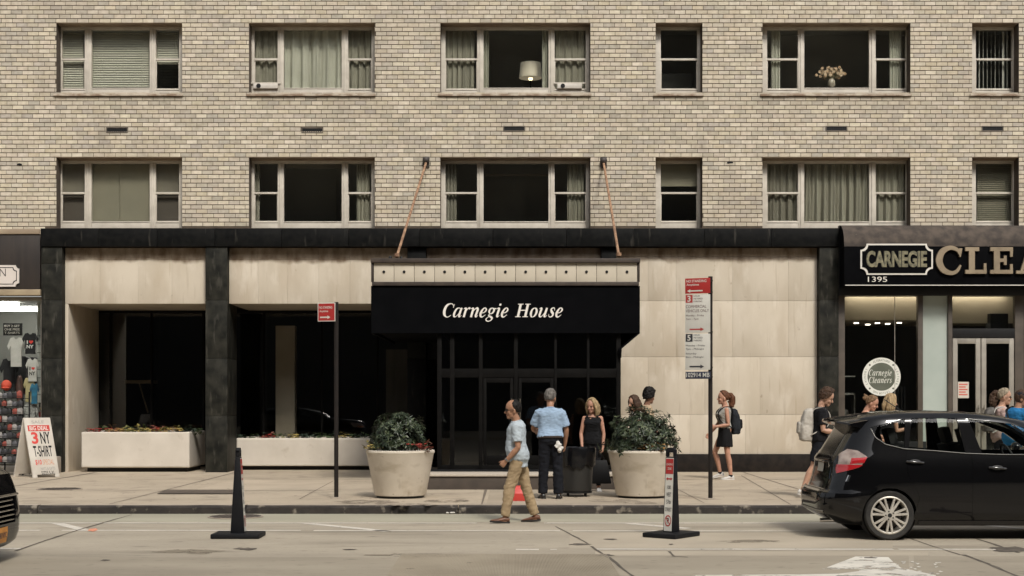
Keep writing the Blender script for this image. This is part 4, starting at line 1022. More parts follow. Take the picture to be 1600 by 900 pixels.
b = MB(); b.box(BX(1310.9), BX(1820), Y0 - .029, Y0 + .1, BZ(447), BZ(352.5)); b.build('back_wall', m_black, fr)
# inside the cleaner's
b = MB(); xa, xb, ya, yb = BX(1316), BX(1810), YS + .12, YS + 4.5; za, zb = SW, BZ(461) + .2
b.box(xa, xb, yb, yb + .1, za, zb); b.box(xa - .05, xa, ya, yb, za, zb); b.box(xb, xb + .05, ya, yb, za, zb); b.box(xa, xb, ya, yb, za - .05, za); b.box(xa, xb, ya, yb, zb, zb + .05)
b.build('shop_room', M('shop_dark', (.045, .042, .038), (.03, .028, .026), scale=.6), fr)
b = MB(); b.box(BX(1330), BX(1480), YS + .34, YS + .40, BZ(462) + .08, BZ(462) + .12); b.box(BX(1495), BX(1585), YS + .34, YS + .40, BZ(462) + .08, BZ(462) + .12); b.build('bulkhead_fill', emit('bulkhead_fill_glow', (1, .88, .70), 9.0), fr)  # unseen glowing strips added behind the header to brighten the bulkhead
b = MB(); b.box(BX(1323), BX(1483), YS + .5, YS + .55, PZ(500, YS + .5), zb - .01); b.box(BX(1484), BX(1600), YS + .5, YS + .55, PZ(505, YS + .5), zb - .01); b.build('bulkhead', M('cream_bulkhead', (.52, .46, .36), (.46, .40, .31), scale=1.5), fr)
b = MB(); b.box(BX(1323), BX(1600), YS + .55, YS + 2.5, PZ(500, YS + .5) - .03, PZ(500, YS + .5)); b.build('shop_ceiling', M('shop_ceiling', (.30, .25, .19)), fr)
b = MB()
for px, d in ((1338, 1.), (1356, 1.6), (1371, 1.), (1387, 1.3), (1405, .9), (1522, .8)):
    b.tube([(PX(px, YS + d), YS + d, PZ(500, YS + .5) - .033), (PX(px, YS + d), YS + d, PZ(500, YS + .5) - .05)], .055, 12)
b.build('downlight', emit('downlight', (1, .92, .78), 5.0), fr)
b = MB(); b.box(BX(1558), BX(1586), YS + .3, YS + .6, BZ(513), PZ(490, YS + .3)); b.build('speaker_box', m_black, fr)
b = MB(); b.box(BX(1323), BX(1349), YS + .6, YS + .9, PZ(617, YS + .6), PZ(614, YS + .6)); b.box(BX(1347), BX(1349), YS + .6, YS + .9, SW, PZ(614, YS + .6)); b.box(BX(1323), BX(1349), YS + .6, YS + .9, PZ(589, YS + .6), PZ(587, YS + .6)); b.box(BX(1323), BX(1340), YS + .7, YS + .9, PZ(652, YS + .6), PZ(640, YS + .6)); b.build('shelf', M('grey_shelf', (.20, .195, .185)), fr)
b = MB(); r_ = random.Random(31)
for i in range(16):
    x = BX(1410 + i * 1.9); z0 = BZ(600 + r_.uniform(0, 8)); b.box(x - .018, x + .016, YS + 1.2 + r_.uniform(-.2, .2), YS + 1.9, z0 - .95, z0)
b.build('hanging_garments', [M('garment_cover', (.10, .095, .09), (.04, .04, .04), scale=3)], fr)

# ================================================================== GIFT SHOP ON THE LEFT
gf = thing('gift_shopfront', 'brightly lit souvenir shop window beside the leftmost black pillar', 'shopfront', (BX(20), Y0, SW))
xl = BX(-150); xr = BX(62.5)
b = MB(); b.box(xl, xr, Y0 + .0, Y0 + .3, BZ(451.5), BZ(366)); b.build('fascia', M('brown_black_fascia', (.018, .014, .012), (.034, .025, .02), scale=2, rough=.5, stretch=(3, 1, .5)), gf, bevel=.005)
b = MB(); b.box(xl, BX(63.5), Y0 - .03, Y0 + .25, BZ(461.5), BZ(452.2)); b.build('ledge', M('brass_ledge', (.36, .29, .19), (.27, .21, .14), scale=2, rough=.45), gf, bevel=.01)
YG = Y0 + .2
b = MB(); b.box(xl, xr, YG - .03, YG + .05, BZ(469), BZ(463)); b.box(BX(59.5), xr, YG - .03, YG + .05, SW, BZ(469.2)); b.box(BX(-62), BX(-58), YG - .03, YG + .05, SW, BZ(469.2)); b.box(xl, BX(59.4), YG - .03, YG + .05, SW, BZ(728)); b.build('window_frame', m_alu, gf, bevel=.004)
b = MB(); b.box(xl, BX(59.4), YG, YG + .008, BZ(728), BZ(469.1)); b.build('pane', glass('gift_glass', (.95, .96, .95), .8), gf)
xa, xb, ya, yb, za, zb = xl, xr + .02, YG + .06, YG + 4, SW, BZ(466)
b = MB(); b.box(xa, xb, yb, yb + .1, za, zb); b.box(xa, xb, ya, yb, za - .05, za); b.box(xa - .05, xa, ya, yb, za, zb); b.box(xb, xb + .05, ya, yb, za, zb); b.box(xa, xb, ya, yb, zb, zb + .05); b.build('shop_room', M('gift_room', (.36, .36, .33), (.28, .28, .26), scale=.7), gf)
b = MB(); b.box(BX(36.5), BX(60), YG + .7, YG + .8, za, zb - .01); b.build('display_panel', M('display_panel', (.52, .54, .51), rough=.5), gf)
b = MB()
for zz in range(14): b.box(BX(36.5), BX(60), YG + .69, YG + .6995, BZ(522 + zz * 13.5), BZ(521 + zz * 13.5))
b.build('slat_groove', M('panel_groove', (.2, .2, .19)), gf)
b = MB(); b.box(BX(-40), PX(26, YG + 1), YG + 1.0, YG + 1.15, zb - .09, zb - .02); b.box(BX(-100), BX(20), YG + 2.6, YG + 2.75, zb - .09, zb - .02); b.build('fluorescent_light', emit('tube_light', (1, .98, .92), 13.0), gf)
b = MB(); b.box(PX(5, YG + 1.5), PX(34, YG + 1.5), YG + 1.5, YG + 1.55, PZ(524, YG + 1.5), PZ(505, YG + 1.5)); bd = b.build('price_board', m_black, gf)
b = MB(); 
for i, s in enumerate(('BUY 2 GET', 'ONE FREE', 'T-SHIRTS')): fit_text(b, s, (PX(7, YG + 1.5), YG + 1.496, PZ(511 + i * 5.4, YG + 1.5)), (1, 0, 0), (0, 0, 1), 25 * .0139, 3.6 * .0139)
b.build('lettering', m_white, bd, recalc=False)
# name plate
ps = thing('shop_sign', 'cream name plate with notched corners on the dark fascia at the left edge', 'sign', (BX(0), Y0, BZ(431)))
plaque(ps, BX(-70), BX(30.5), BZ(448), BZ(414.5), .075, Y0, M('plate_border', (.50, .50, .46)), M('plate_cream', (.62, .56, .51), rough=.6), .0)
b = MB(); o_ = plaque_poly(BX(-70) + .045, BX(30.5) - .045, BZ(448) + .045, BZ(414.5) - .045, .075); i_ = plaque_poly(BX(-70) + .062, BX(30.5) - .062, BZ(448) + .062, BZ(414.5) - .062, .075)
k_ = len(o_); vs = [(x, Y0 - .0375, z) for x, z in o_] + [(x, Y0 - .0375, z) for x, z in i_]
b.add(vs, [(i, (i + 1) % k_, (i + 1) % k_ + k_, i + k_) for i in range(k_)]); b.build('plaque_line', m_black, ps)
b = MB(); fit_text(b, 'N', (BX(.5), Y0 - .039, BZ(432)), (1, 0, .0), (0, 0, 1), 9.5 * Y0 / F, 12 * Y0 / F, bold=-.012); b.build('lettering', m_black, ps, recalc=False)

# goods in the window
def tee(px, py, wpx, hpx, Y, mat, label, printer=None, back=.02):
    x, z, s, h = PX(px, Y), PZ(py, Y), wpx * Y / F / 2, hpx * Y / F
    t = thing('t_shirt', label, 't-shirt', (x, Y, z - h))
    P = [(-.28, 0), (-.62, -.03), (-1.0, -.30), (-.80, -.44), (-.60, -.30), (-.60, -1), (.60, -1), (.60, -.30), (.80, -.44), (1.0, -.30), (.62, -.03), (.28, 0), (.12, -.07), (-.12, -.07)]
    b = MB(); b.prism([(x + u * s, z + v * h) for u, v in P], Y, Y + .03, 'y'); b.build('shirt', mat, t, bevel=.006)
    if printer: printer(t, x, z, s, h, Y)
    return t
m_red = M('heart_red', (.62, .045, .035))
def iny(ink):
    def f(t, x, z, s, h, Y):
        b = MB(); y = Y - .003
        fit_text(b, 'I', (x - s * .40, y, z - h * .52), (1, 0, 0), (0, 0, 1), s * .14, h * .16, bold=.02)
        fit_text(b, 'NY', (x - s * .42, y, z - h * .74), (1, 0, 0), (0, 0, 1), s * .84, h * .17, bold=.03); b.build('lettering', ink, t, recalc=False)
        b = MB(); cx_, cz_ = x + s * .12, z - h * .435; r = s * .25
        b.sheet([(cx_ + r * (16 * math.sin(q) ** 3) / 16, y, cz_ + r * (13 * math.cos(q) - 5 * math.cos(2 * q) - 2 * math.cos(3 * q) - math.cos(4 * q)) / 16) for q in [6.28319 * i / 24 for i in range(24)]]); b.build('heart', m_red, t, recalc=False)
    return f
m_tw = M('white_cotton', (.58, .57, .54), (.48, .47, .44), scale=6, rough=.9, bump=.3, bscale=12); m_tb = M('black_cotton', (.015, .015, .017), rough=.9)
tee(25, 527, 28, 46, YG + .45, m_tw, 'plain white t-shirt hanging behind the souvenir shop glass')
tee(47, 520, 26, 33, YG + .30, m_tb, 'black t-shirt with red heart print on the shop display panel', iny(M('white_ink', (.6, .6, .58))))
tee(50.5, 560, 22, 36, YG + .34, m_tw, 'white t-shirt with red heart print below the black one', iny(m_tb))
def bprint(c):
    def f(t, x, z, s, h, Y):
        b = MB(); b.box(x - s * .45, x + s * .45, Y - .006, Y - .001, z - h * .7, z - h * .25); b.build('print', c, t)
    return f
tee(45, 590, 18, 38, YG + .38, M('yellow_cotton', (.50, .43, .22), (.42, .36, .2), scale=8), 'pale yellow t-shirt beside the blue print on the display panel')
tee(53.5, 599, 15, 32, YG + .28, M('blue_print_cotton', (.03, .20, .33), (.02, .07, .13), scale=7), 'blue printed t-shirt at the right edge of the souvenir window')
tee(47, 630, 26, 44, YG + .36, M('newsprint_cotton', (.40, .40, .38), (.16, .16, .155), scale=22, detail=3), 'grey newsprint patterned t-shirt low on the display panel')
tee(14, 560, 30, 52, YG + .8, m_tb, 'plain black t-shirt deep in the souvenir shop window')
t = thing('cap', 'red baseball cap on top of the souvenir display', 'cap', (PX(10, YG + .3), YG + .3, PZ(604, YG + .3)))
b = MB(); c = Vector((PX(10, YG + .3), YG + .3, PZ(602, YG + .3))); b.ell(c, (.11, .12, .12)); b.build('crown', M('red_cap', (.62, .09, .05), rough=.8), t, smooth=60)
b = MB(); b.ell(c + Vector((.02, -.12, -.06)), (.1, .09, .02)); b.build('peak', MATS['red_cap'], t, smooth=60)
t = thing('jacket', 'dark brown jacket hanging at the souvenir window', 'jacket', (PX(31, YG + .3), YG + .3, PZ(640, YG)))
b = MB(); b.limb([(PX(31, YG + .3), YG + .3, PZ(590, YG + .3)), (PX(30, YG + .3), YG + .32, PZ(605, YG)), (PX(31, YG + .3), YG + .3, PZ(628, YG))], [.05, .085, .06], 10); b.build('body', M('brown_leather', (.085, .04, .03), (.05, .028, .022), scale=8, rough=.6), t, smooth=60)
r_ = random.Random(15); QC = [(.42, .40, .36), (.25, .05, .04), (.04, .05, .12), (.35, .27, .12), (.05, .05, .05), (.16, .15, .14)]
for i in range(30):
    x, z = BX(38 + r_.uniform(0, 20)), BZ(r_.uniform(628, 716)); ci = r_.randrange(6); w_, h_ = r_.uniform(.05, .09), r_.uniform(.07, .12)
    b = MB(); b.box(x - w_ / 2, x + w_ / 2, YG + .62, YG + .68, z - h_ / 2, z + h_ / 2)
    tag(b.build('souvenir_packet', M('packet_%d' % ci, QC[ci], tuple(v * .5 for v in QC[ci]), scale=25, rough=.4), None, bevel=.006), 'small souvenir packet hung low on the slatted display panel', 'souvenir', 'souvenir packets on the display panel')
for i in range(7):
    x = BX(-6 + i * 5.5); z = PZ(560 + r_.uniform(-6, 6), YG + 1.2); b = MB(); b.loft([[Vector((x + sx * w_, YG + 1.2 + i * .03 + sy * .05, z - hh)) for sx, sy in ((-1, -1), (1, -1), (1, 1), (-1, 1))] for hh, w_ in ((0, .05), (.05, .16), (.75, .17), (.8, .16))])
    tag(b.build('hanging_garment', M('garment_%d' % (i % 3), ((.02, .02, .022), (.05, .045, .05), (.10, .03, .03))[i % 3]), None, bevel=.02), 'dark garment hanging in the row behind the souvenir t-shirts', 'garment', 'dark garments hanging inside the gift shop')
# souvenir rack outside
YR = 29.2
rk = thing('souvenir_rack', 'dark wire rack full of small souvenirs outside the gift shop', 'rack', (PX(14, YR), YR, SW))
b = MB()
for px in (-6, 33): 
    b.tube([(PX(px, YR), YR + .1, SW), (PX(px, YR), YR + .1, PZ(612, YR))], .018, 8); b.tube([(PX(px, YR), YR + .5, SW), (PX(px, YR), YR + .5, PZ(612, YR))], .018, 8)
for i in range(9):
    z = PZ(622 + i * 12.5, YR); b.box(PX(-6, YR), PX(33, YR), YR + .0, YR + .5, z - .012, z)
    b.tube([(PX(-6, YR), YR - .02, z + .04), (PX(33, YR), YR - .02, z + .04)], .008, 6)
b.build('frame', m_black, rk)
r_ = random.Random(77); PALS = [(.35, .33, .31), (.6, .57, .52), (.05, .05, .055), (.08, .10, .22), (.30, .07, .05), (.45, .34, .2), (.12, .12, .13), (.5, .2, .1), (.02, .02, .022), (.2, .18, .16)]
k = 0
for i in range(9):
    z = PZ(622 + i * 12.5, YR) + .001
    for j in range(5):
        x = PX(-2 + j * 8 + r_.uniform(-1, 1), YR); h = r_.uniform(.07, .13); c = PALS[(i * 3 + j * 5 + k) % 10]; k += 1
        b = MB(); b.box(x - .05, x + .05, YR + .02, YR + r_.uniform(.08, .2), z, z + h); b.ell((x, YR + .06, z + h), (.045, .04, .03), nu=8, nv=5)
        tag(b.build('souvenir', M('souvenir_%d' % PALS.index(c), c, tuple(v * .6 for v in c), scale=14, rough=.5), None, bevel=.008), 'small boxed souvenir on the dark wire rack', 'souvenir', 'souvenirs on the rack')
# sandwich board
YSB = F * (EYE - SW) / (745 - HZ)
bx = thing('sandwich_board', 'white folding sandwich board advertising t-shirts in red and black', 'sandwich board', (PX(57, YSB), YSB, SW), R(-40), local=True)
m_board = M('board_white', (.60, .56, .50), (.50, .46, .40), scale=3, rough=.6)
H_, half, sp = 1.20, .30, .36
def leaf(sgn):
    a = math.atan2(sp, H_); ez = Vector((-sgn * math.sin(a), 0, math.cos(a))); ey = Vector((0, 1, 0)); n = Vector((sgn * math.cos(a), 0, math.sin(a)))
    L_ = math.hypot(sp, H_); base = Vector((sgn * sp, 0, 0))
    b = MB(); b.obox(base + ez * (L_ / 2 + .03) + n * .0, ey, ez, n, half, L_ / 2 - .03, .018)
    for q in (-1, 1): b.obox(base + ez * .03 + ey * q * (half - .05), ey, ez, n, .05, .035, .0175)
    o = b.build('board', m_board, bx, bevel=.008)
    return base, ez, ey, n, L_, o
base, ez, ey, n, L_, o1 = leaf(1); leaf(-1)
def on(v, u=-.0): return base + ez * v + n * .020
U_ = ey
def bt(s, v0, v1, u0, u1, mat, bold=0.02, n_='lettering', d=.001):
    b = MB(); fit_text(b, s, base + ez * v0 + n * (.019 + d) + U_ * u0, U_, ez, u1 - u0, v1 - v0, bold=bold); b.build(n_, mat, o1, recalc=False)
b = MB(); b.obox(base + ez * 1.03 + n * .0195, ey, ez, n, .245, .062, .0008); b.build('red_panel', M('sign_red', (.52, .05, .04)), o1)
bt('SALE', 1.13, 1.19, -.14, .14, M('faded_ink', (.30, .28, .26)), 0)
bt('BIG DEAL', .985, 1.075, -.21, .21, m_white, .02, d=.002); bt('3', .70, .95, -.20, -.05, M('sign_red2', (.60, .06, .05)), .03); bt('NY', .70, .95, 0, .22, m_black, .02)
bt('T-SHIRT', .43, .66, -.2, .22, m_black, .02); bt('$10', .25, .37, -.2, -.06, MATS['sign_red2']); bt('SPECIAL', .26, .37, -.03, .22, M('orange_ink', (.55, .25, .14)), .0)
bt('HATS & GIFTS', .15, .21, -.1, .22, M('grey_ink', (.25, .24, .23)), 0); bt('SIZES S-XL', .05, .13, -.1, .2, m_black, .01)
t = thing('carton', 'small grey carton standing against the pillar behind the sandwich board', 'carton', (PX(85, 30.1), 30.1, SW))
b = MB(); b.box(PX(79, 30.1), PX(92, 30.1), 29.95, 30.25, SW, PZ(714, 30.1)); b.build('box', M('grey_card', (.35, .31, .27), (.3, .26, .22)), t, bevel=.005)
b = MB(); b.box(PX(80, 30.1), PX(91, 30.1), 29.96, 30.24, PZ(714, 30.1) + .001, PZ(713.5, 30.1) + .004); b.build('flap', M('card_flap', (.42, .37, .32)), t)

# ================================================================== STREET SIGNS AND DELINEATORS
m_pole = M('brown_pole', (.018, .013, .011), (.011, .009, .008), scale=8, rough=.6, spec=.25)
m_sred = M('sign_face_red', (.36, .024, .022), rough=.45); m_swhite = M('sign_face_white', (.60, .585, .53), (.54, .525, .475), scale=4, rough=.45); m_ink = M('sign_ink', (.03, .03, .035)); m_redink = M('sign_red_ink', (.36, .045, .04)); m_navy = M('sign_navy', (.022, .026, .05))
def pole(px, pyt, pyb, label, wpx):
    Y = F * (EYE - SW) / (pyb - HZ); x = PX(px, Y); zt = PZ(pyt, Y); hw = wpx * Y / F / 2
    t = thing('street_sign', label, 'street sign', (x, Y, SW))
    b = MB(); b.prism([(x - hw, Y - .015), (x - hw * .25, Y - .03), (x + hw * .25, Y - .03), (x + hw, Y - .015), (x + hw, Y + .01), (x - hw, Y + .01)], SW - .05, zt, 'z'); b.build('pole', m_pole, t)
    b = MB(); b.lathe([(.10, 0), (.095, .012), (.05, .02)], (x, Y, SW), 16); b.build('base', m_kerbtop, t)
    return t, x, Y
def plate(par, c, wd, ht, yaw, mat, border=None):
    u = Vector((math.cos(yaw), -math.sin(yaw), 0)); z = Vector((0, 0, 1)); n_ = Vector((-math.sin(yaw), -math.cos(yaw), 0))
    b = MB(); b.obox(c, u, z, n_, wd / 2, ht / 2, .003); o = b.build('sign_plate', border or mat, par, bevel=.001)
    if border:
        b = MB(); b.obox(c + n_ * .0036, u, z, n_, wd / 2 - .012, ht / 2 - .012, .0004); b.build('sign_face', mat, o)
    return o, u, z, n_, c + n_ * .0046 - u * wd / 2 - z * ht / 2
st, x, Y = pole(525.5, 472, 778.5, 'short single red no standing sign on a thin brown pole', 6.5)
c = Vector((PX(511, Y), Y - .06, PZ(488, Y))); wd, ht = 28.5 * Y / F, 29 * Y / F
o, u, z, n_, q = plate(st, c, wd / math.cos(R(18)), ht, R(18), m_sred, m_swhite); wd = wd / math.cos(R(18))
b = MB(); fit_text(b, 'NO STANDING', q + u * .03 + z * .20, u, z, wd - .08, .04, bold=.01); fit_text(b, 'Anytime', q + u * .03 + z * .135, u, z, wd * .5, .045, bold=.01); arrow(b, q + u * .04 + z * .065, q + u * (wd * .72) + z * .065, z, .011, .05)
b.build('lettering', m_swhite, o, recalc=False)
st, x, Y = pole(1110, 432, 780, 'tall parking sign post with red, white and blue stacked plates', 6.5)
yw = R(22); wdp = 37 * Y / F; wd = wdp / math.cos(yw)
def pl(py0, py1, mat, border=None, px=1089):
    return plate(st, Vector((PX(px, Y), Y - .085, PZ((py0 + py1) / 2, Y))), wd, (py1 - py0 - .8) * Y / F, yw, mat, border)
o, u, z, n_, q = pl(435, 459.5, m_sred); h = 24 * Y / F
b = MB(); fit_text(b, 'NO STANDING', q + u * .02 + z * h * .72, u, z, wd * .8, h * .17, bold=.012); fit_text(b, 'Anytime', q + u * .02 + z * h * .46, u, z, wd * .5, h * .19, bold=.012); arrow(b, q + u * wd * .7 + z * h * .17, q + u * wd * .08 + z * h * .17, z, .010, .05); b.build('lettering', m_swhite, o, recalc=False)
o, u, z, n_, q = pl(460.5, 520.5, m_swhite); h = 60 * Y / F
b = MB(); b.sheet([q + u * .008 + z * h * .78, q + u * wd * .3 + z * h * .78, q + u * wd * .3 + z * h * .985, q + u * .008 + z * h * .985]); b.build('number_block', m_redink, o, recalc=False)
b = MB(); fit_text(b, '3', q + u * wd * .09 + z * h * .805 + n_ * .001, u, z, wd * .13, h * .16, bold=.02); b.build('lettering', m_swhite, o, recalc=False)
b = MB()
for i, s in enumerate(('HOUR', 'METERED', 'PARKING')): fit_text(b, s, q + u * wd * .34 + z * h * (.93 - i * .07), u, z, wd * (.25, .36, .34)[i], h * .04)
fit_text(b, 'COMMERCIAL', q + u * .012 + z * h * .64, u, z, wd * .82, h * .075, bold=.0); fit_text(b, 'VEHICLES ONLY', q + u * .012 + z * h * .53, u, z, wd * .92, h * .075, bold=.0)
fit_text(b, 'Monday - Friday', q + u * .014 + z * h * .41, u, z, wd * .72, h * .06); fit_text(b, '7am - 7pm', q + u * .014 + z * h * .32, u, z, wd * .5, h * .06); b.build('lettering', M('sign_brown_ink', (.10, .045, .04)), o, recalc=False)
b = MB(); arrow(b, q + u * wd * .18 + z * h * .085, q + u * wd * .76 + z * h * .085, z, .011, .06); b.build('arrow', m_redink, o, recalc=False)
o, u, z, n_, q = pl(521.5, 578.5, m_swhite); h = 57 * Y / F
b = MB(); b.sheet([q + u * .008 + z * h * .77, q + u * wd * .3 + z * h * .77, q + u * wd * .3 + z * h * .985, q + u * .008 + z * h * .985]); b.build('number_block', m_ink, o, recalc=False)
b = MB(); fit_text(b, '5', q + u * wd * .09 + z * h * .80 + n_ * .001, u, z, wd * .13, h * .155, bold=.02); b.build('lettering', m_swhite, o, recalc=False)
b = MB()
for i, s in enumerate(('HOUR', 'METERED', 'PARKING')): fit_text(b, s, q + u * wd * .34 + z * h * (.93 - i * .075), u, z, wd * (.25, .36, .34)[i], h * .045)
for i, s in enumerate(('Monday - Friday', '7pm - Midnight', 'Saturday', '8am - Midnight')): fit_text(b, s, q + u * .014 + z * h * (.63 - i * .095 - (.03 if i > 1 else 0)), u, z, wd * (.76, .72, .42, .7)[i], h * .06)
arrow(b, q + u * wd * .18 + z * h * .09, q + u * wd * .76 + z * h * .09, z, .012, .06); b.build('lettering', m_ink, o, recalc=False)
o, u, z, n_, q = pl(580.5, 592.5, m_navy, px=1089.5); h = 12 * Y / F
b = MB(); fit_text(b, '102914 MB', q + u * .012 + z * h * .22, u, z, wd * .93, h * .58, bold=.01); b.build('lettering', m_swhite, o, recalc=False)
b = MB()
for zz in (590, 575, 520, 458, 440): b.box(x - .028, x + .028, Y - .075, Y - .031, PZ(zz, Y), PZ(zz - 2, Y))
b.build('bracket', m_pole, st)

m_rub = M('black_rubber', (.005, .0055, .0075), (.008, .008, .009), scale=5, rough=.6, spec=.25, bump=.1, bscale=60)
def delineator(loc, yaw, label):
    t = thing('lane_delineator', label, 'delineator', loc, yaw, None, local=True)
    b = MB(); b.box(-.235, .235, -.295, .295, .0, .06); b.build('base', m_rub, t, bevel=.018)
    b = MB(); w_ = .068
    def dz(z): return .085 + (.018 - .085) * z
    rings = []
    for zz in (.055, .98):
        f = zz / 1.1; d0 = .088 + (.020 - .088) * f
        rings.append([Vector((-w_, -d0, zz)), Vector((w_, -d0, zz)), Vector((w_, d0, zz)), Vector((-w_, d0, zz))])
    b.loft(rings); b.build('column', m_rub, t, bevel=.01)
    b = MB(); d1 = .024
    b.box(-w_, -w_ + .03, -d1, d1, .981, 1.07); b.box(w_ - .03, w_, -d1, d1, .981, 1.07); b.prism([(-w_, 1.03), (w_, 1.03), (w_, 1.06), (w_ - .03, 1.09), (-w_ + .03, 1.09), (-w_, 1.06)], -d1 + .001, d1 - .001, 'y'); b.build('handle_loop', m_rub, t, bevel=.006)
    for sgn in (-1, 1):
        def P(u, z): return Vector((u * sgn * -1, sgn * (.088 + (.020 - .088) * z / 1.1 + .003), z))
        u_ = Vector((-sgn, 0, 0)); zz = (P(0, 1.0) - P(0, 0)).normalized()
        b = MB(); b.sheet([P(-.056, .075), P(.056, .075), P(.056, .965), P(-.056, .965)]); lab = b.build('label_panel', m_swhite, t)
        nn = Vector((0, sgn, 0)) * .002
        b = MB(); b.sheet([P(-.053, .77) + nn, P(.053, .77) + nn, P(.053, .955) + nn, P(-.053, .955) + nn]); b.build('red_block', m_sred, lab)
        def tx(bb, s, z, wd, h, d=1): fit_text(bb, s, P(-wd / 2, z) + nn * d, u_, zz, wd, h, bold=.01)
        b = MB(); tx(b, 'LOADING', .875, .09, .025, 1.8); tx(b, 'ZONE', .82, .055, .03, 1.8); b.build('lettering', m_swhite, lab, recalc=False)
        b = MB(); arrow(b, P(0, .71) + nn, P(.045, .71) + nn, zz, .008, .025); arrow(b, P(0, .71) + nn, P(-.045, .71) + nn, zz, .008, .025)
        k_ = 24; cz_ = .20
        vs = []
        for i in range(k_):
            a = 6.28319 * i / k_; vs += [P(.036 * math.cos(a), cz_ + .036 * math.sin(a) * 1.5) + nn, P(.046 * math.cos(a), cz_ + .046 * math.sin(a) * 1.5) + nn]
        b.add(vs, [(2 * i, 2 * i + 1, (2 * i + 3) % (2 * k_), (2 * i + 2) % (2 * k_)) for i in range(k_)])
        b.sheet([P(-.03, cz_ + .036) + nn * 2, P(-.022, cz_ + .043) + nn * 2, P(.03, cz_ - .036) + nn * 2, P(.022, cz_ - .043) + nn * 2]); b.build('red_symbol', m_sred, lab, recalc=False)
        b = MB(); tx(b, '100', .585, .05, .045); tx(b, 'WEST', .495, .065, .05); tx(b, '57th', .405, .06, .05); tx(b, 'STREET', .315, .09, .045); tx(b, 'P', cz_ - .035, .03, .07, 1.5); b.build('lettering', m_ink, lab, recalc=False)
    return t
p = G(1049, 838.5); delineator((p.x, p.y, 0), R(-38), 'black lane delineator with its red and white label strip facing out')
p = G(372.5, 839.5); delineator((p.x, p.y, 0), R(90), 'black lane delineator seen edge-on with no label showing')

# ================================================================== POTS, SHRUBS, FLOWERS
m_pot = M('pot_concrete', (.64, .58, .485), (.56, .50, .41), scale=3, rough=.8, bump=.2, bscale=25, detail=8, extra=both(speckle(2.5, .55, (.42, .355, .265), .7, (1, 1, 1.6)), speckle(20, .66, (.30, .24, .18), .7), speckle(7, .64, (.30, .245, .18), .55, (1, 1, .35))))
def pot(px, label):
    Y = 22.5; x = PX(px, Y); t = thing('concrete_pot', label, 'plant pot', (x, Y, SW))
    b = MB(); b.lathe([(.30, .035), (.405, .04), (.415, .06), (.535, .70), (.55, .722), (.548, .752), (.53, .76), (.50, .757), (.475, .72), (.45, .66), (.2, .64)], (x, Y, SW), 64); b.build('pot', m_pot, t, smooth=35)
    b = MB(); b.lathe([(.37, .0), (.385, .034)], (x, Y, SW), 40); b.build('foot', m_black, t)
    b = MB(); b.lathe([(.46, .655), (.3, .70), (.01, .71)], (x, Y, SW), 30); b.build('soil', m_soil, t)
    return Vector((x, Y, SW + .70))
m_leaf = M('shrub_leaf', (.011, .020, .009), (.026, .038, .017), scale=9, rough=.42, spec=.35)
m_leaf2 = M('shrub_leaf_pale', (.085, .105, .05), (.045, .06, .028), scale=9, rough=.42)
m_stem = M('woody_stem', (.06, .042, .028), (.04, .03, .02))
def rosettes(leaf, pts, r_, L0, L1, wd, k=(6, 9), pale=.25, droop=.3):
    for p, up in pts:
        up = (up + Vector((r_.uniform(-.3, .3), r_.uniform(-.3, .3), r_.uniform(0, .4)))).normalized(); a0 = r_.uniform(0, 6.28)
        e1 = up.orthogonal().normalized(); e2 = up.cross(e1); n_ = r_.randint(*k)
        for i in range(n_):
            a = a0 + 6.283 * i / n_ + r_.uniform(-.3, .3); L_ = r_.uniform(L0, L1); out = e1 * math.cos(a) + e2 * math.sin(a)
            d = (out + up * r_.uniform(-.1, .7)).normalized(); sd_ = d.cross(up).normalized() * wd * L_ * r_.uniform(.8, 1.1)
            q1 = p + d * L_ * .45 ; q2 = p + d * L_ - up * L_ * droop * r_.uniform(.2, 1)
            fold = up * wd * L_ * .25
            mi = 1 if r_.random() < pale else 0
            leaf.add([p, q1 + sd_ + fold, q2, q1 - sd_ + fold, q1], [(0, 4, 2, 1), (0, 3, 2, 4)], mi)
def shrub(c, rx, rz, seed, label, off=(0, 0)):
    r_ = random.Random(seed); t = thing('shrub', label, 'shrub', tuple(c))
    pts = []; stem = MB()
    while len(pts) < 430:
        a, e = r_.uniform(0, 6.283), math.asin(r_.uniform(-.25, 1)); rr = r_.uniform(.55, 1.0) ** .5
        d = Vector((math.cos(a) * math.cos(e), math.sin(a) * math.cos(e), math.sin(e)))
        lump = .80 + .30 * noise.noise(Vector((d.x * 2.3 + seed, d.y * 2.3, d.z * 2.3))) + .14 * noise.noise(Vector((d.x * 6 + seed, d.y * 6, d.z * 6)))
        p = c + Vector((d.x * rx * rr * lump + off[0] * max(0, d.z), d.y * rx * rr * lump, .06 + (d.z * rz * rr * lump + .02)))
        if p.z < c.z - .0 and math.hypot(p.x - c.x, p.y - c.y) < .5: continue
        pts.append((p, d))
        if r_.random() < .22: stem.tube([c + Vector((r_.uniform(-.08, .08), r_.uniform(-.08, .08), -.04)), c + (p - c) * .55 + Vector((0, 0, .05)), p], [.012, .008, .004], 5)
    leaf = MB(); rosettes(leaf, pts, r_, .06, .115, .17)
    leaf.build('foliage', [m_leaf, m_leaf2], t, recalc=False); stem.build('stem', m_stem, t)
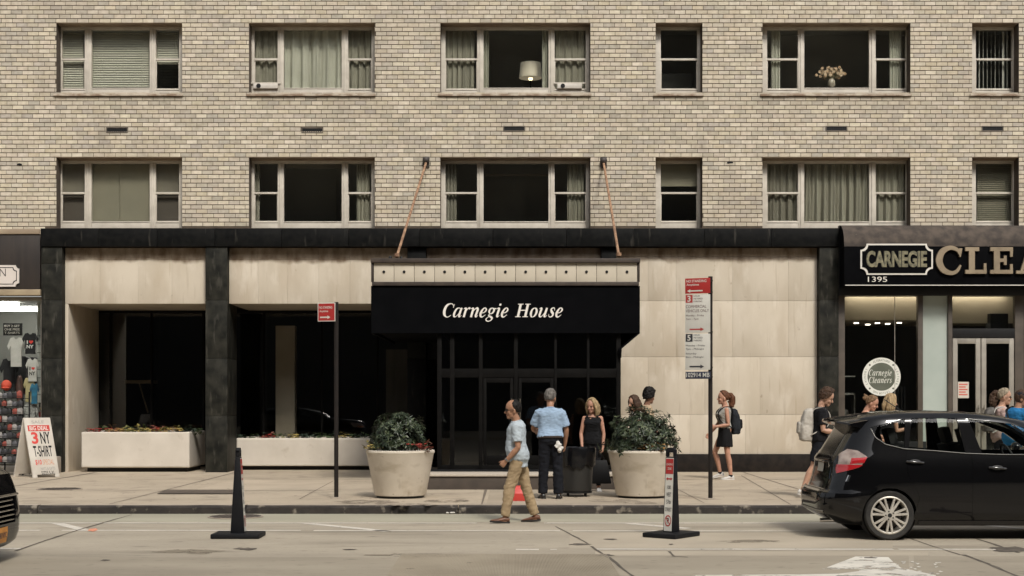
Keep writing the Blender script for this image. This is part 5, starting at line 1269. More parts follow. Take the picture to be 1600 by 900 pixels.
def flower_clump(c, kind, seed, label, group=None, s=1.0):
    r_ = random.Random(seed); t = thing('bedding_plant', label, 'bedding plant', tuple(c), 0, group)
    cols = {'green': ((.05, .085, .03), (.075, .11, .04)), 'red': ((.20, .05, .035), (.12, .06, .03)), 'yellow': ((.26, .20, .05), (.15, .15, .045)), 'dark': ((.018, .032, .018), (.03, .05, .028)), 'rust': ((.24, .13, .055), (.14, .09, .04))}[kind]
    pts = [(c + Vector((r_.gauss(0, .085) * s, r_.gauss(0, .06) * s, abs(r_.gauss(.07, .05)) * s)), Vector((r_.uniform(-.5, .5), r_.uniform(-.5, .5), 1)).normalized()) for _ in range(26)]
    b = MB(); rosettes(b, pts, r_, .035 * s, .07 * s, .32, (5, 7), .5)
    b.build('foliage', [M('bed_%s_a' % kind, cols[0], tuple(v * .7 for v in cols[0]), scale=12, rough=.6), M('bed_%s_b' % kind, cols[1], tuple(v * .7 for v in cols[1]), scale=12, rough=.6)], t, recalc=False)
    if kind in ('red', 'yellow', 'rust'):
        b = MB(); fc = {'red': (.42, .05, .04), 'yellow': (.55, .42, .14), 'rust': (.5, .28, .1)}[kind]
        for i in range(16):
            p = c + Vector((r_.gauss(0, .085) * s, r_.gauss(0, .06) * s, r_.uniform(.06, .15) * s))
            for q in range(5): b.ell(p + Vector((.016 * math.cos(q * 1.257), .016 * math.sin(q * 1.257), 0)), (.014, .014, .008), nu=5, nv=3)
        b.build('flower', M('bloom_%s' % kind, fc, tuple(v * .6 for v in fc), scale=20), t)
c1 = pot(625.5, 'round tapered concrete pot on the pavement left of the entrance, holding the darker shrub')
c2 = pot(1003, 'round tapered concrete pot right of the entrance, partly behind the label delineator')
shrub(c1 + Vector((-.05, 0, .10)), .56, .56, 5, 'dark green glossy shrub growing in the concrete pot left of the doors', (.05, 0))
shrub(c2 + Vector((.0, 0, .10)), .68, .62, 9, 'broad dark green shrub growing in the concrete pot near the two walkers', (.05, 0))
for i, (dx, dy, kd, lb) in enumerate([(-.42, -.16, 'yellow', 'yellow bedding plant at the left rim of the pot before the black glazing'), (.33, -.28, 'red', 'red flowering bedding plant at the right rim of the first round pot'), (-.1, -.4, 'dark', 'dark leafy bedding plant at the front rim of the first round pot')]):
    flower_clump(c1 + Vector((dx, dy, .02)), kd, 40 + i, lb, None, 1.0)
for i, (dx, dy, kd, lb) in enumerate([(.08, -.40, 'rust', 'pale spiky bedding plant at the front rim of the second round pot'), (.27, -.32, 'rust', 'brownish bedding plant at the right front rim of the second pot'), (-.25, -.34, 'dark', 'dark bedding plant at the left front rim of the second pot')]):
    flower_clump(c2 + Vector((dx, dy, .02)), kd, 50 + i, lb, None, 1.0)
W1 = {'red': 'reddish leafy', 'green': 'fresh green', 'yellow': 'yellow flowered', 'dark': 'dark green', 'rust': 'rust coloured'}
def fill(box, seq, px0, px1, where, seed):
    xa, xb, Y, dep, zt = box; n_ = len(seq); cnt = {}
    for i, kd in enumerate(seq):
        px = px0 + (px1 - px0) * (i + .5) / n_; cnt[kd] = cnt.get(kd, 0) + 1
        c = Vector((PX(px, Y + .35), Y + .35 + .25 * ((i * 7) % 3 - 1) * .5, zt - .07))
        kinds = seq.count(kd)
        lb = '%s bedding plant in the %s' % (W1[kd], where)
        flower_clump(c, kd, seed + i, lb, '%s bedding plants in the %s' % (W1[kd], where) if kinds > 1 else None, 1.0)
fill(PB1, ['red', 'green', 'red', 'rust', 'rust', 'green', 'yellow', 'yellow', 'green', 'yellow', 'red', 'rust', 'yellow', 'rust', 'yellow', 'dark', 'dark', 'green'], 146, 311, 'planter box of the left bay', 100)
fill(PB2, ['dark', 'green', 'dark', 'red', 'green', 'dark', 'yellow', 'dark', 'dark', 'green', 'green', 'dark', 'yellow', 'green', 'dark', 'green'], 378, 580, 'planter box near the entrance', 140)

# ================================================================== BIN, DUSTPAN
YT = 22.75; x = PX(901, YT)
tb = thing('rubbish_bin', 'grey plastic rubbish bin lined with a black bag on a wheeled dolly', 'bin', (x, YT, SW))
b = MB(); b.lathe([(.20, .085), (.235, .09), (.245, .12), (.275, .70), (.295, .72), (.295, .76), (.28, .76), (.26, .70), (.22, .14), (.1, .13)], (x, YT, SW), 40); b.build('barrel', M('grey_plastic', (.026, .026, .025), (.02, .02, .019), scale=3, rough=.45), tb, smooth=35)
b = MB(); r_ = random.Random(6); k_ = 40; rings = []
for rr, zz in [(.302, .50), (.308, .62), (.312, .74), (.306, .79), (.28, .775), (.22, .68), (.1, .6)]:
    rings.append([Vector((x + (rr + r_.uniform(-.006, .006)) * math.cos(6.283 * j / k_), YT + (rr + r_.uniform(-.006, .006)) * math.sin(6.283 * j / k_), SW + zz + (r_.uniform(-.05, .03) if zz == .5 else r_.uniform(-.012, .016)))) for j in range(k_)])
b.loft(rings, 0, cap=False); b.build('bag', M('black_bag', (.004, .004, .005), rough=.25, bump=.6, bscale=9), tb, smooth=70)
b = MB(); b.lathe([(.25, .06), (.25, .084)], (x, YT, SW), 30); b.build('dolly', m_black, tb)
for a in range(4):
    q = R(45 + 90 * a); b = MB(); px_c = Vector((x + .2 * math.cos(q), YT + .2 * math.sin(q), SW + .03)); b.tube([px_c - Vector((.014, 0, 0)), px_c + Vector((.014, 0, 0))], .03, 14); b.build('wheel', m_rub, tb, smooth=40)
dp = thing('dustpan', 'red upright dustpan standing on the pavement behind the walking man', 'dustpan', G(811, 783, SW))
c = G(811, 783, SW); m_dred = M('dustpan_red', (.50, .045, .035), rough=.45)
b = MB(); b.prism([(c.y - .02, SW + .001), (c.y + .26, SW + .001), (c.y + .26, SW + .2), (c.y + .2, SW + .23), (c.y + .06, SW + .23), (c.y - .02, SW + .12)], c.x - .15, c.x + .15, 'x'); b.build('pan', m_dred, dp, bevel=.012)
b = MB(); b.tube([(c.x - .05, c.y + .14, SW + .2), (c.x - .05, c.y + .12, SW + .85)], .012, 8); b.tube([(c.x - .05, c.y + .12, SW + .85), (c.x - .05, c.y + .06, SW + .9), (c.x - .05, c.y + .0, SW + .88)], .015, 8); b.build('handle', m_alu, dp, smooth=50)

# ================================================================== PEOPLE
def skin_mat(name, c): return M('skin_' + name, c, tuple(v * .82 for v in c), scale=14, rough=.5, spec=.35)
SKIN = {'tan': skin_mat('tan', (.36, .19, .115)), 'fair': skin_mat('fair', (.50, .29, .20)), 'pink': skin_mat('pink', (.47, .25, .17)), 'brown': skin_mat('brown', (.25, .13, .085))}
m_eye = M('eye_dark', (.02, .015, .012), rough=.3); m_lip = M('lips', (.30, .12, .09), rough=.5)
def hairm(name, c): return M('hair_' + name, c, tuple(v * .45 for v in c), scale=34, rough=.6, stretch=(1, 1, .25), bump=.5, bscale=60, spec=.2)
HAIR = {'black': hairm('black', (.010, .008, .007)), 'grey': hairm('grey', (.17, .155, .14)), 'blonde': hairm('blonde', (.42, .30, .165)), 'auburn': hairm('auburn', (.14, .058, .03)), 'brown': hairm('brown', (.075, .042, .026)),
        'lightbrown': hairm('lightbrown', (.22, .13, .07)), 'ash': hairm('ash', (.34, .28, .20))}
def cloth(name, c, var=.78, **k): return M('cloth_' + name, c, tuple(v * var for v in c), scale=k.pop('scale', 7), rough=.9, bump=.25, bscale=130, spec=.2, **k)

HS = 1.09
class Person:
    def __init__(s, label, loc, rotz, H=1.75, skin='fair', lean=3, legs=None, arms=None, head=(0, 0), wide=1.0, belly=0.0, bust=0.0, fem=False, group=None, neckfwd=.02):
        s.t = thing('person', label, 'person', loc, rotz, group, local=True)
        s.k = H / 1.75; s.skin = skin; s.wide = wide; s.belly = belly; s.bust = bust; s.fem = fem; k = s.k
        legs = legs or {}; arms = arms or {}
        s.lean = R(lean); T = Vector((math.sin(s.lean), 0, math.cos(s.lean))); Fw = Vector((math.cos(s.lean), 0, -math.sin(s.lean))); s.T, s.Fw = T, Fw
        s.leg = {}; low = 0
        for sd in (1, -1):
            hip, knee, abd, fp = (tuple(legs.get(sd, ())) + (0, 0, 2, 0)[len(legs.get(sd, ())):])
            h = Vector((0, .088 * sd * (1.02 if fem else 1), 0)) * k
            a1, a2, ab = R(hip), R(hip - knee), math.tan(R(abd)) * sd
            kn = h + Vector((math.sin(a1), ab * .8, -math.cos(a1))) * .435 * k
            an = kn + Vector((math.sin(a2), ab * .5, -math.cos(a2))) * .415 * k
            ft = Vector((math.cos(R(fp)), .16 * sd, math.sin(R(fp)))).normalized(); up = Vector((-math.sin(R(fp)), 0, math.cos(R(fp))))
            heel = an - up * .075 * k - ft * .055 * k; toe = an - up * .075 * k + ft * .19 * k
            low = min(low, heel.z, toe.z); s.leg[sd] = [h, kn, an, ft, up]
        z0 = Vector((0, 0, -low))
        for sd in (1, -1): s.leg[sd][:3] = [p + z0 for p in s.leg[sd][:3]]
        s.hip = z0; s.T, s.Fw = T, Fw
        sh = (.165 if fem else .188) * (1 + (wide - 1) * .6)
        s.arm = {}
        for sd in (1, -1):
            fl, ab, el, inw = (tuple(arms.get(sd, ())) + (0, 8, 12, 5)[len(arms.get(sd, ())):])
            p = s.sp(.440) + Vector((0, sh * .915 * sd, 0)) * k
            d1 = Vector((math.sin(R(fl)), math.tan(R(ab)) * sd, -math.cos(R(fl)))).normalized()
            e = p + d1 * .295 * k
            d2 = Vector((math.sin(R(fl + el)), -math.tan(R(inw)) * sd, -math.cos(R(fl + el)))).normalized()
            w_ = e + d2 * .25 * k; s.arm[sd] = [p, e, w_, d2]
        s.neck = s.sp(.515) - Fw * .005 * k
        s.Rh = Matrix.Rotation(R(head[0]), 3, 'Z') @ Matrix.Rotation(R(head[1]), 3, 'Y')
        s.ho = s.sp(.563) + Vector((neckfwd + .012, 0, 0)) * k
    def sp(s, t): return s.hip + s.T * (t * s.k)
    def hd(s, x, y, z): return s.ho + s.Rh @ (Vector((x, y, z)) * s.k * HS)
    # torso cross-sections: height, half depth, half width, forward offset
    def sections(s):
        f, w_ = s.fem, s.wide
        A = [(-.075, .085, .125, 0), (-.02, .112, .165, -.005), (.06, .118, .172, -.008), (.14, .105, .150, 0), (.20, .098, .138 if f else .150, .004), (.28, .108, .145 if f else .162, .006), (.36, .118, .158 if f else .178, .006), (.42, .112, .165 if f else .188, 0), (.465, .092, .150 if f else .170, -.006), (.50, .070, .10, -.010), (.53, .056, .06, -.006)]
        out = []
        for z, d, w, o in A:
            bl = s.belly * math.exp(-((z - .15) / .11) ** 2); bu = s.bust * math.exp(-((z - .345) / .05) ** 2)
            out.append((z, d * (1 + (w_ - 1) * .7) + bl / 2 + bu / 2, w * w_ + bl * .25, o + bl / 2 + bu / 2))
        return out
    def torso(s, mb, z0, z1, grow=0.0, n=28, taper=None):
        S = s.sections(); zs = [z0] + [a[0] for a in S if z0 < a[0] < z1] + [z1]; rings = []
        def ip(z):
            for a, b in zip(S, S[1:]):
                if a[0] <= z <= b[0]:
                    t = (z - a[0]) / (b[0] - a[0]); return [a[i] + (b[i] - a[i]) * t for i in range(1, 4)]
            return list(S[0][1:]) if z < S[0][0] else list(S[-1][1:])
        fine = []
        for a, b in zip(zs, zs[1:]):
            m = max(1, int((b - a) / .03)); fine += [a + (b - a) * i / m for i in range(m)]
        fine.append(zs[-1])
        for z in fine:
            d, w, o = ip(z); g = grow + (taper(z) if taper else 0); c = s.sp(z) + s.Fw * o * s.k
            ring = []
            for j in range(n):
                q = 2 * math.pi * j / n; cx, cy = math.cos(q), math.sin(q)
                e = .82; px, py = math.copysign(abs(cx) ** e, cx), math.copysign(abs(cy) ** e, cy)
                ring.append(c + s.Fw * px * (d + g) * s.k + Vector((0, 1, 0)) * py * (w + g) * s.k)
            rings.append(ring)
        mb.loft(rings)
    def hand(s, mb, sd, curl=.55, spread=.02):
        k = s.k; p, e, w_, d = s.arm[sd]; n = Vector((0, -sd, 0)); n = (n - d * n.dot(d)).normalized(); t = n.cross(d) * sd
        rings = []
        for u, a, b in ((-.01, .027, .021), (.025, .034, .018), (.06, .041, .016), (.088, .040, .013)):
            rings.append([w_ + (d * u + t * (a * math.cos(q)) + n * (b * math.sin(q))) * k for q in [6.283 * j / 12 for j in range(12)]])
        mb.loft(rings)
        for i, L_ in enumerate((.072, .080, .075, .058)):
            b0 = w_ + (d * .082 + t * (.030 - .0195 * i)) * k; P = [b0]; a = .15 * curl
            dd = d + t * spread * (1.5 - i)
            for j, f in enumerate((.45, .30, .25)):
                a += curl * (.8, 1.0, .7)[j]; P.append(P[-1] + (dd * math.cos(a) + n * math.sin(a)) * L_ * f * k)
            mb.limb(P, [.0098 * k, .0092 * k, .0085 * k, .0072 * k], 8)
        b0 = w_ + (d * .028 + t * .026) * k; dd = (d * .72 + t * .55 + n * .38).normalized(); P = [b0]
        for j, f in enumerate((.036, .03, .024)):
            P.append(P[-1] + dd * f * k); dd = (dd + n * .25 * (1 + curl) - t * .2).normalized()
        mb.limb(P, [.0135 * k, .0115 * k, .010 * k, .008 * k], 8)
    def body(s, curls=None, bare=False):
        mb = MB(); k = s.k; curls = curls or {}; lg = 1.0 if bare else .72
        s.torso(mb, -.075, .53, -.003 if s.fem else -.014)
        mb.limb([s.sp(.49), s.sp(.54), s.ho + Vector((0, 0, .05)) * k], [.062 * k, .055 * k, .056 * k], 16)
        for sd in (1, -1):
            h, kn, an, ft, up = s.leg[sd]; th = .078 if s.fem else .082
            m1 = (h + kn) / 2; m2 = kn.lerp(an, .3); bk = -ft * .012 * k
            mb.limb([h + Vector((0, 0, -.02)) * k, h.lerp(kn, .3), m1 + ft * .01 * k, kn, m2 + bk, kn.lerp(an, .65) + bk * .6, an], [v * k * lg for v in (.090, th, .068, .051, .055, .043, .035 / lg)], 16)
            # foot
            b0 = an - up * .045 * k
            mb.limb([an - up * .02 * k, b0 - ft * .02 * k, b0 + ft * .06 * k - up * .005 * k, b0 + ft * .13 * k - up * .012 * k, b0 + ft * .17 * k - up * .016 * k], [v * k for v in (.036, .034, .033, .027, .018)], 12)
            p, e, w_, d = s.arm[sd]; ar = .042 if s.fem else .050
            mb.limb([p, p.lerp(e, .35), p.lerp(e, .7), e, e.lerp(w_, .3), e.lerp(w_, .7), w_], [v * k for v in (ar * (1.08 if s.fem else .95), ar, ar * .9, ar * .80, ar * .84, ar * .68, .026)], 14)
            s.hand(mb, sd, curls.get(sd, .5))
        H = s.hd; rot = s.Rh
        def E(c, r): mb.ell(H(*c), tuple(v * k * HS for v in r), rot, 18, 12)
        E((-.004, 0, .128), (.098, .076, .098)); E((.022, 0, .07), (.066, .060, .088)); E((.058, 0, .008), (.030, .032, .026)); E((.02, 0, .025), (.055, .052, .04))
        E((.076, 0, .115), (.016, .046, .012)); E((.058, .035, .062), (.026, .022, .024)); E((.058, -.035, .062), (.026, .022, .024)); E((.082, 0, .034), (.011, .022, .013))
        mb.tube([H(.082, 0, .108), H(.096, 0, .088), H(.108, 0, .068), H(.094, 0, .058)], [.008 * k, .011 * k, .0145 * k, .010 * k], 10)
        for sd in (1, -1): E((-.004, .077 * sd, .082), (.019, .009, .031))
        me = fuse(mb, .0062, 3, .5)
        o = obj('body', me, [SKIN[s.skin], m_lip], s.t, smooth=180)
        inv = s.Rh.inverted()
        for p in me.polygons:
            q = inv @ (p.center - s.ho) / (k * HS)
            if q.x > .082 and abs(q.y) < .021 and .026 < q.z < .043: p.material_index = 1
        for sd in (1, -1):
            b = MB(); b.ell(H(.0795, .030 * sd, .094), (.009 * k, .014 * k, .0065 * k), rot, 10, 6); b.build('eye', m_eye, s.t, smooth=True)
            b = MB(); b.limb([H(.090, .014 * sd, .113), H(.088, .032 * sd, .117), H(.076, .048 * sd, .112)], [.004 * k] * 3, 6); b.build('eyebrow', s.browm if hasattr(s, 'browm') else HAIR['brown'], s.t, smooth=True)
        return o
    def hair(s, mat, style='short', thick=.016, seed=0, extra=None, noise_amp=.008):
        k = s.k; nu, nv = 44, 30; mb = MB(); rings = []
        def line(az):
            a = abs(az)
            pts = {'short': [(0, 50), (40, 44), (58, 12), (72, -14), (88, -30), (120, -46), (180, -50)],
                   'bald': [(0, 140), (58, 140), (68, 50), (82, 8), (95, -20), (120, -42), (180, -46)],
                   'thin': [(0, 66), (35, 62), (55, 40), (70, 8), (95, -20), (120, -42), (180, -46)],
                   'long': [(0, 55), (25, 50), (50, 20), (66, -20), (75, -75), (180, -80)],
                   'tied': [(0, 54), (40, 46), (62, 22), (80, 6), (98, -12), (125, -38), (180, -44)]}[style]
            for p, q in zip(pts, pts[1:]):
                if p[0] <= a <= q[0]: return p[1] + (q[1] - p[1]) * (a - p[0]) / (q[0] - p[0])
            return pts[-1][1]
        for i in range(nv + 1):
            el = -90 + 180 * i / nv; ring = []
            for j in range(nu):
                az = -180 + 360 * j / nu; d = Vector((math.cos(R(el)) * math.cos(R(az)), math.cos(R(el)) * math.sin(R(az)), math.sin(R(el))))
                e = el - line(az); m = max(0, min(1, e / 12 + .5))
                if style == 'bald': m *= max(0, min(1, (38 + max(0, abs(az) - 75) * 1.1 - el) / 12 + .5))
                nz = noise.noise(d * 5 + Vector((seed, 0, 0))) * noise_amp + noise.noise(d * 14 + Vector((seed, 3, 0))) * noise_amp * .5
                g = thick * (1.0 + (.35 if el > 30 and style not in ('bald', 'tied') else 0)) + nz
                f = (1 + (g / .09)) * m + .86 * (1 - m)
                ring.append(s.hd(-.004 + d.x * .098 * f, d.y * .077 * f, .128 + d.z * .098 * f))
            rings.append(ring)
        mb.loft(rings)
        if extra: extra(mb, s)
        me = fuse(mb, .0065, 2, .5)
        displace(me, lambda c: noise.noise(Vector((c.x * 60, c.y * 60, c.z * 22))) * .004 + noise.noise(Vector((c.x * 130 + 5, c.y * 130, c.z * 40))) * .0025)
        return obj('hair', me, mat, s.t, smooth=180)
    def shirt(s, mat, name='shirt', hem=-.10, neck=.515, grow=.016, sleeve=.72, srad=(.072, .070, .068), loose=.012, vox=.010, wr=1.3, sides=(1, -1)):
        mb = MB(); k = s.k
        s.torso(mb, hem, neck, grow, taper=lambda z: loose * max(0, min(1, (.30 - z) / .3)))
        if sleeve:
            for sd in sides:
                p, e, w_, d = s.arm[sd]
                if sleeve <= 1: P = [p - Vector((0, .03 * sd, -.01)) * k, p, p.lerp(e, sleeve * .5), p.lerp(e, sleeve)]; rr = [srad[0] * k * .95, srad[0] * k, srad[1] * k, srad[2] * k]
                else: P = [p - Vector((0, .03 * sd, -.01)) * k, p, e, e.lerp(w_, sleeve - 1)]; rr = [srad[0] * k * .95, srad[0] * k, srad[1] * k, srad[2] * k]
                mb.ell(P[0], (rr[0] * .85,) * 3); mb.tube(P, rr, 16)
        me = fuse(mb, vox, 5, .5); hp = s.hip.z
        displace(me, lambda c: wr * (noise.noise(Vector((c.x * 9, c.y * 9, c.z * 5 + 3))) * .005 + noise.noise(Vector((c.x * 20 + c.z * 9, c.y * 20, c.z * 16))) * .004 + abs(noise.noise(Vector((c.x * 14 - c.z * 14, c.y * 11, c.z * 26 + 7)))) * -.009))
        return obj(name, me, mat, s.t, smooth=180)
    def collar(s, mat, r=.066, z=.508):
        mb = MB(); k = s.k
        P = [s.sp(z) + (s.Fw * math.cos(q) * r * 1.02 + Vector((0, 1, 0)) * math.sin(q) * r) * k + s.T * (.012 * -math.cos(q)) * k for q in [2 * math.pi * i / 20 for i in range(20)]]
        mb.tube(P + P[:2], [.012 * k] * 22, 8, ry=[1.0] * 22); me = fuse(mb, .006, 2); return obj('collar', me, mat, s.t, smooth=180)
    def trousers(s, mat, name='trousers', waist=.13, grow=.012, rad=(.098, .088, .074, .066, .062), end=.97, wr=1.5, vox=.010):
        mb = MB(); k = s.k; s.torso(mb, -.075, waist, grow)
        for sd in (1, -1):
            h, kn, an, ft, up = s.leg[sd]; P = [h + Vector((0, 0, -.0)), h.lerp(kn, .35), h.lerp(kn, .7)]; rr = [rad[0], rad[1], rad[1] * .92]
            if end > .5:
                P += [kn, kn.lerp(an, .5), kn.lerp(an, end)]; rr += [rad[2], rad[3], rad[4]]
            else: P = [h, h.lerp(kn, end), h.lerp(kn, end * 2)]; rr = [rad[0], rad[1], rad[2]]
            mb.ell(P[0], (rr[0] * k,) * 3); mb.tube(P, [v * k for v in rr], 18)
        me = fuse(mb, vox, 3, .5)
        displace(me, lambda c: wr * (noise.noise(Vector((c.x * 8, c.y * 8, c.z * 4 + 9))) * .008 + noise.noise(Vector((c.x * 18 + c.z * 12, c.y * 18, c.z * 14))) * .006 - abs(noise.noise(Vector((c.x * 12 + c.z * 18, c.y * 12, c.z * 22 + 4)))) * .007))
        return obj(name, me, mat, s.t, smooth=180)
    def skirt(s, mat, top=.15, length=.42, flare=.05):
        mb = MB(); k = s.k; S = [(top, .112, .152), (.06, .128, .178), (-.05, .138, .188), (-length + top, .138 + flare, .175 + flare)]; rings = []
        for z, d, w in S:
            c = s.sp(z) + (s.leg[1][1] + s.leg[-1][1] - s.leg[1][0] - s.leg[-1][0]) * .25 * max(0, -z / .4)
            rings.append([c + Vector((math.cos(q) * d * k, math.sin(q) * w * k, 0)) for q in [6.283 * j / 28 for j in range(28)]])
        mb.loft(rings); me = fuse(mb, .010, 3); displace(me, lambda c: noise.noise(Vector((math.atan2(c.y, c.x - s.hip.x) * 3, 0, c.z * 2))) * .012)
        return obj('skirt', me, mat, s.t, smooth=180)
    def shoes(s, mat, sole, h=.052, L_=.20):
        k = s.k
        for sd in (1, -1):
            hh, kn, an, ft, up = s.leg[sd]; side = up.cross(ft).normalized(); g = an - up * .075 * k
            rings = []
            for u, w_, t_, b_ in ((-.068, .022, .06, .014), (-.055, .036, .085, .012), (0, .040, .09, .012), (.05, .042, .072, .012), (.10, .049, .054, .012), (.15, .047, .044, .013), (.18, .036, .036, .015), (.203, .014, .026, .018)):
                c = g + ft * u * k * L_ / .20; ring = []
                for j in range(14):
                    q = 2 * math.pi * j / 14; ring.append(c + side * math.cos(q) * w_ * k + up * ((t_ + b_) / 2 + (t_ - b_) / 2 * math.sin(q)) * k)
                rings.append(ring)
            mb = MB(); mb.loft(rings); me = fuse(mb, .006, 3); o = obj('shoe', me, mat, s.t, smooth=180)
            mb = MB(); rings = []
            for u, w_ in ((-.072, .025), (-.055, .040), (0, .043), (.05, .045), (.10, .052), (.15, .050), (.185, .038), (.207, .015)):
                c = g + ft * u * k * L_ / .20; rings.append([c + side * w_ * k, c + side * w_ * k + up * .022 * k, c - side * w_ * k + up * .022 * k, c - side * w_ * k])
            mb.loft(rings); mb.build('sole', sole, o)
    def glasses(s, mat, name='sunglasses'):
        b = MB()
        for sd in (1, -1):
            b.ell(s.hd(.094, .032 * sd, .094), (.006 * s.k, .024 * s.k, .018 * s.k), s.Rh, 12, 8)
            b.tube([s.hd(.092, .055 * sd, .10), s.hd(.06, .076 * sd, .10), s.hd(0, .083 * sd, .098)], [.004 * s.k] * 3, 6)
        b.tube([s.hd(.099, .02, .098), s.hd(.099, -.02, .098)], [.004 * s.k] * 2, 6)
        return b.build(name, mat, s.t, smooth=60)
    def world(s, p):
        return Matrix.Translation(s.t.location) @ Matrix.Rotation(s.t.rotation_euler.z, 4, 'Z') @ Vector(p)

m_wsole = M('white_sole', (.55, .53, .49)); m_bsole = M('dark_sole', (.02, .018, .016)); m_bshoe = M('black_shoe', (.014, .013, .013), rough=.4); m_wshoe = M('white_shoe', (.60, .58, .55), (.5, .48, .45), scale=12, rough=.7)
m_dark = cloth('black', (.010, .010, .012)); m_navytr = cloth('dark_navy', (.010, .011, .015)); m_blackstretch = cloth('black_jersey', (.009, .009, .010))

def backpack(p, mat, label, name, w=.30, h=.46, d=.17, low=.05, mat2=None, straps=True):
    """worn on a person's back: an object of its own"""
    k = p.k; t = thing('backpack', label, 'backpack', tuple(p.world(p.sp(.25))), p.t.rotation_euler.z, None, local=True)
    o = p.sp(.25); mb = MB(); c0 = p.sp(.26 - low) - p.Fw * (.115 + d / 2) * k - o
    rings = []
    for f, sx, sd_ in ((-.5, .78, .72), (-.46, .92, .95), (-.25, 1, 1.08), (0, 1, 1.0), (.25, .96, .86), (.42, .80, .66), (.5, .5, .36)):
        c = c0 + p.T * f * h * k - p.Fw * (sd_ - 1) * d * .35 * k
        rings.append([c + p.Fw * math.copysign(abs(math.cos(q)) ** .6, math.cos(q)) * d / 2 * sd_ * k + Vector((0, 1, 0)) * math.copysign(abs(math.sin(q)) ** .6, math.sin(q)) * w / 2 * sx * k for q in [6.283 * j / 24 for j in range(24)]])
    mb.loft(rings); me = fuse(mb, .009, 2); displace(me, lambda c: noise.noise(c * 12) * .010 + noise.noise(c * 30) * .004); obj('pack', me, mat, t, smooth=180)
    mb = MB(); c = c0 - p.T * .10 * h * k - p.Fw * d * .52 * k
    rings = [[c + p.T * f * h * .36 * k + p.Fw * math.cos(q) * .04 * g * k + Vector((0, 1, 0)) * math.copysign(abs(math.sin(q)) ** .6, math.sin(q)) * w * .36 * g * k for q in [6.283 * j / 18 for j in range(18)]] for f, g in ((-.5, .8), (-.4, 1), (.3, 1), (.45, .85), (.5, .5))]
    mb.loft(rings); me = fuse(mb, .009, 2); displace(me, lambda c: noise.noise(c * 20) * .006); obj('front_pocket', me, mat2 or mat, t, smooth=180)
    if straps:
        for sd in (1, -1):
            y = .095 * sd * k; P = []
            for z, fx in ((.06, -.155), (.12, -.06), (.20, .085), (.30, .132), (.40, .125), (.468, .07), (.50, -.02), (.47, -.115), (.40, -.15)):
                P.append(p.sp(z) + p.Fw * (fx + p.bust * .3 * (1 if .25 < z < .42 else 0)) * k + Vector((0, y if z > .15 else y * 1.5, 0)) - o)
            P = catmull(P, 5); mb = MB(); rings = []
            for i, q in enumerate(P):
                tg = (P[min(i + 1, len(P) - 1)] - P[max(0, i - 1)]).normalized(); nn = tg.cross(Vector((0, 1, 0))).normalized(); yy = Vector((0, 1, 0))
                rings.append([q + yy * .026 * k + nn * .007, q + yy * .026 * k - nn * .007, q - yy * .026 * k - nn * .007, q - yy * .026 * k + nn * .007])
            mb.loft(rings); mb.build('strap', mat2 or mat, t, smooth=50)
    return t
def GP(px, Y): return (PX(px, Y), Y)

# --- man walking in the road
x, y = GP(810.5, 19.25)
p = Person('man in a pale blue polo shirt and khaki trousers walking across the road', (x, y, .0), R(180), 1.715, 'tan', lean=4, legs={1: (17, 8, 2, 4), -1: (-14, 4, 2, -4)}, arms={1: (-4, 9, 46, 4), -1: (-16, 8, 20, 5)}, head=(8, 4), wide=1.04, belly=.055)
p.browm = HAIR['black']; p.body(curls={1: 1.15, -1: .7})
p.hair(HAIR['black'], 'bald', .010, 3)
polo = cloth('pale_blue', (.42, .475, .515), .86, scale=9); p.shirt(polo, 'polo_shirt', hem=-.135, grow=.016, sleeve=.74, srad=(.070, .074, .076), loose=.014); p.collar(polo)
p.trousers(cloth('khaki', (.37, .275, .165), .80), waist=.10, rad=(.105, .094, .080, .073, .069), end=.96)
p.shoes(M('tan_leather', (.16, .068, .035), (.10, .042, .024), scale=12, rough=.45), m_bsole)
b = MB(); w_ = p.arm[1][2]; d = p.arm[1][3]; b.tube([w_ - d * .03, w_ - d * .01], [.034, .034], 14); b.build('wristwatch', M('steel', (.35, .34, .32), metal=.9, rough=.3), p.t)
p.glasses(M('dark_lens', (.02, .016, .014), rough=.2), 'glasses')

# --- man in blue shirt, from behind
x, y = GP(860, 22.15)
p2 = Person('man in a light blue short-sleeved shirt and black trousers seen from behind at the bin', (x, y, SW), R(93), 1.745, 'tan', lean=2, legs={1: (3, 4, 3, 0), -1: (-2, 2, 4, 0)}, arms={1: (24, 16, 55, 12), -1: (4, 15, 14, 4)}, head=(-28, 6), wide=1.07, belly=.06)
p2.browm = HAIR['grey']; p2.body(curls={-1: .9}); p2.hair(HAIR['grey'], 'thin', .010, 5)
bl = cloth('sky_blue', (.30, .405, .54), .86, scale=8); p2.shirt(bl, 'shirt', hem=.045, grow=.016, sleeve=.78, srad=(.070, .076, .084), loose=.010); p2.collar(bl)
p2.trousers(m_navytr, waist=.075, rad=(.108, .098, .086, .080, .076), end=.98); p2.shoes(m_bshoe, m_bsole)
b = MB(); p2.torso(b, .035, .07, .022); b.build('belt', M('belt_leather', (.03, .02, .015), rough=.4), p2.t, smooth=60)
b = MB(); cc = p2.world(p2.sp(-.03) + Vector((-.13, -.12, 0))); r_ = random.Random(3)
for i in range(9): b.ell(cc + Vector((r_.uniform(-.035, .04), r_.uniform(-.02, .01), -.017 * i)), (.040 - .002 * abs(i - 4), .02, .026), nu=9, nv=6)
me = fuse(b, .007, 2); displace(me, lambda c: noise.noise(c * 45) * .010)
for v in me.vertices: v.co -= cc
o = obj('cleaning_rag', me, M('rag_white', (.62, .60, .56)), None, smooth=180); o.location = cc; tag(o, 'crumpled white rag hanging from the back pocket of the blue shirted man', 'rag')

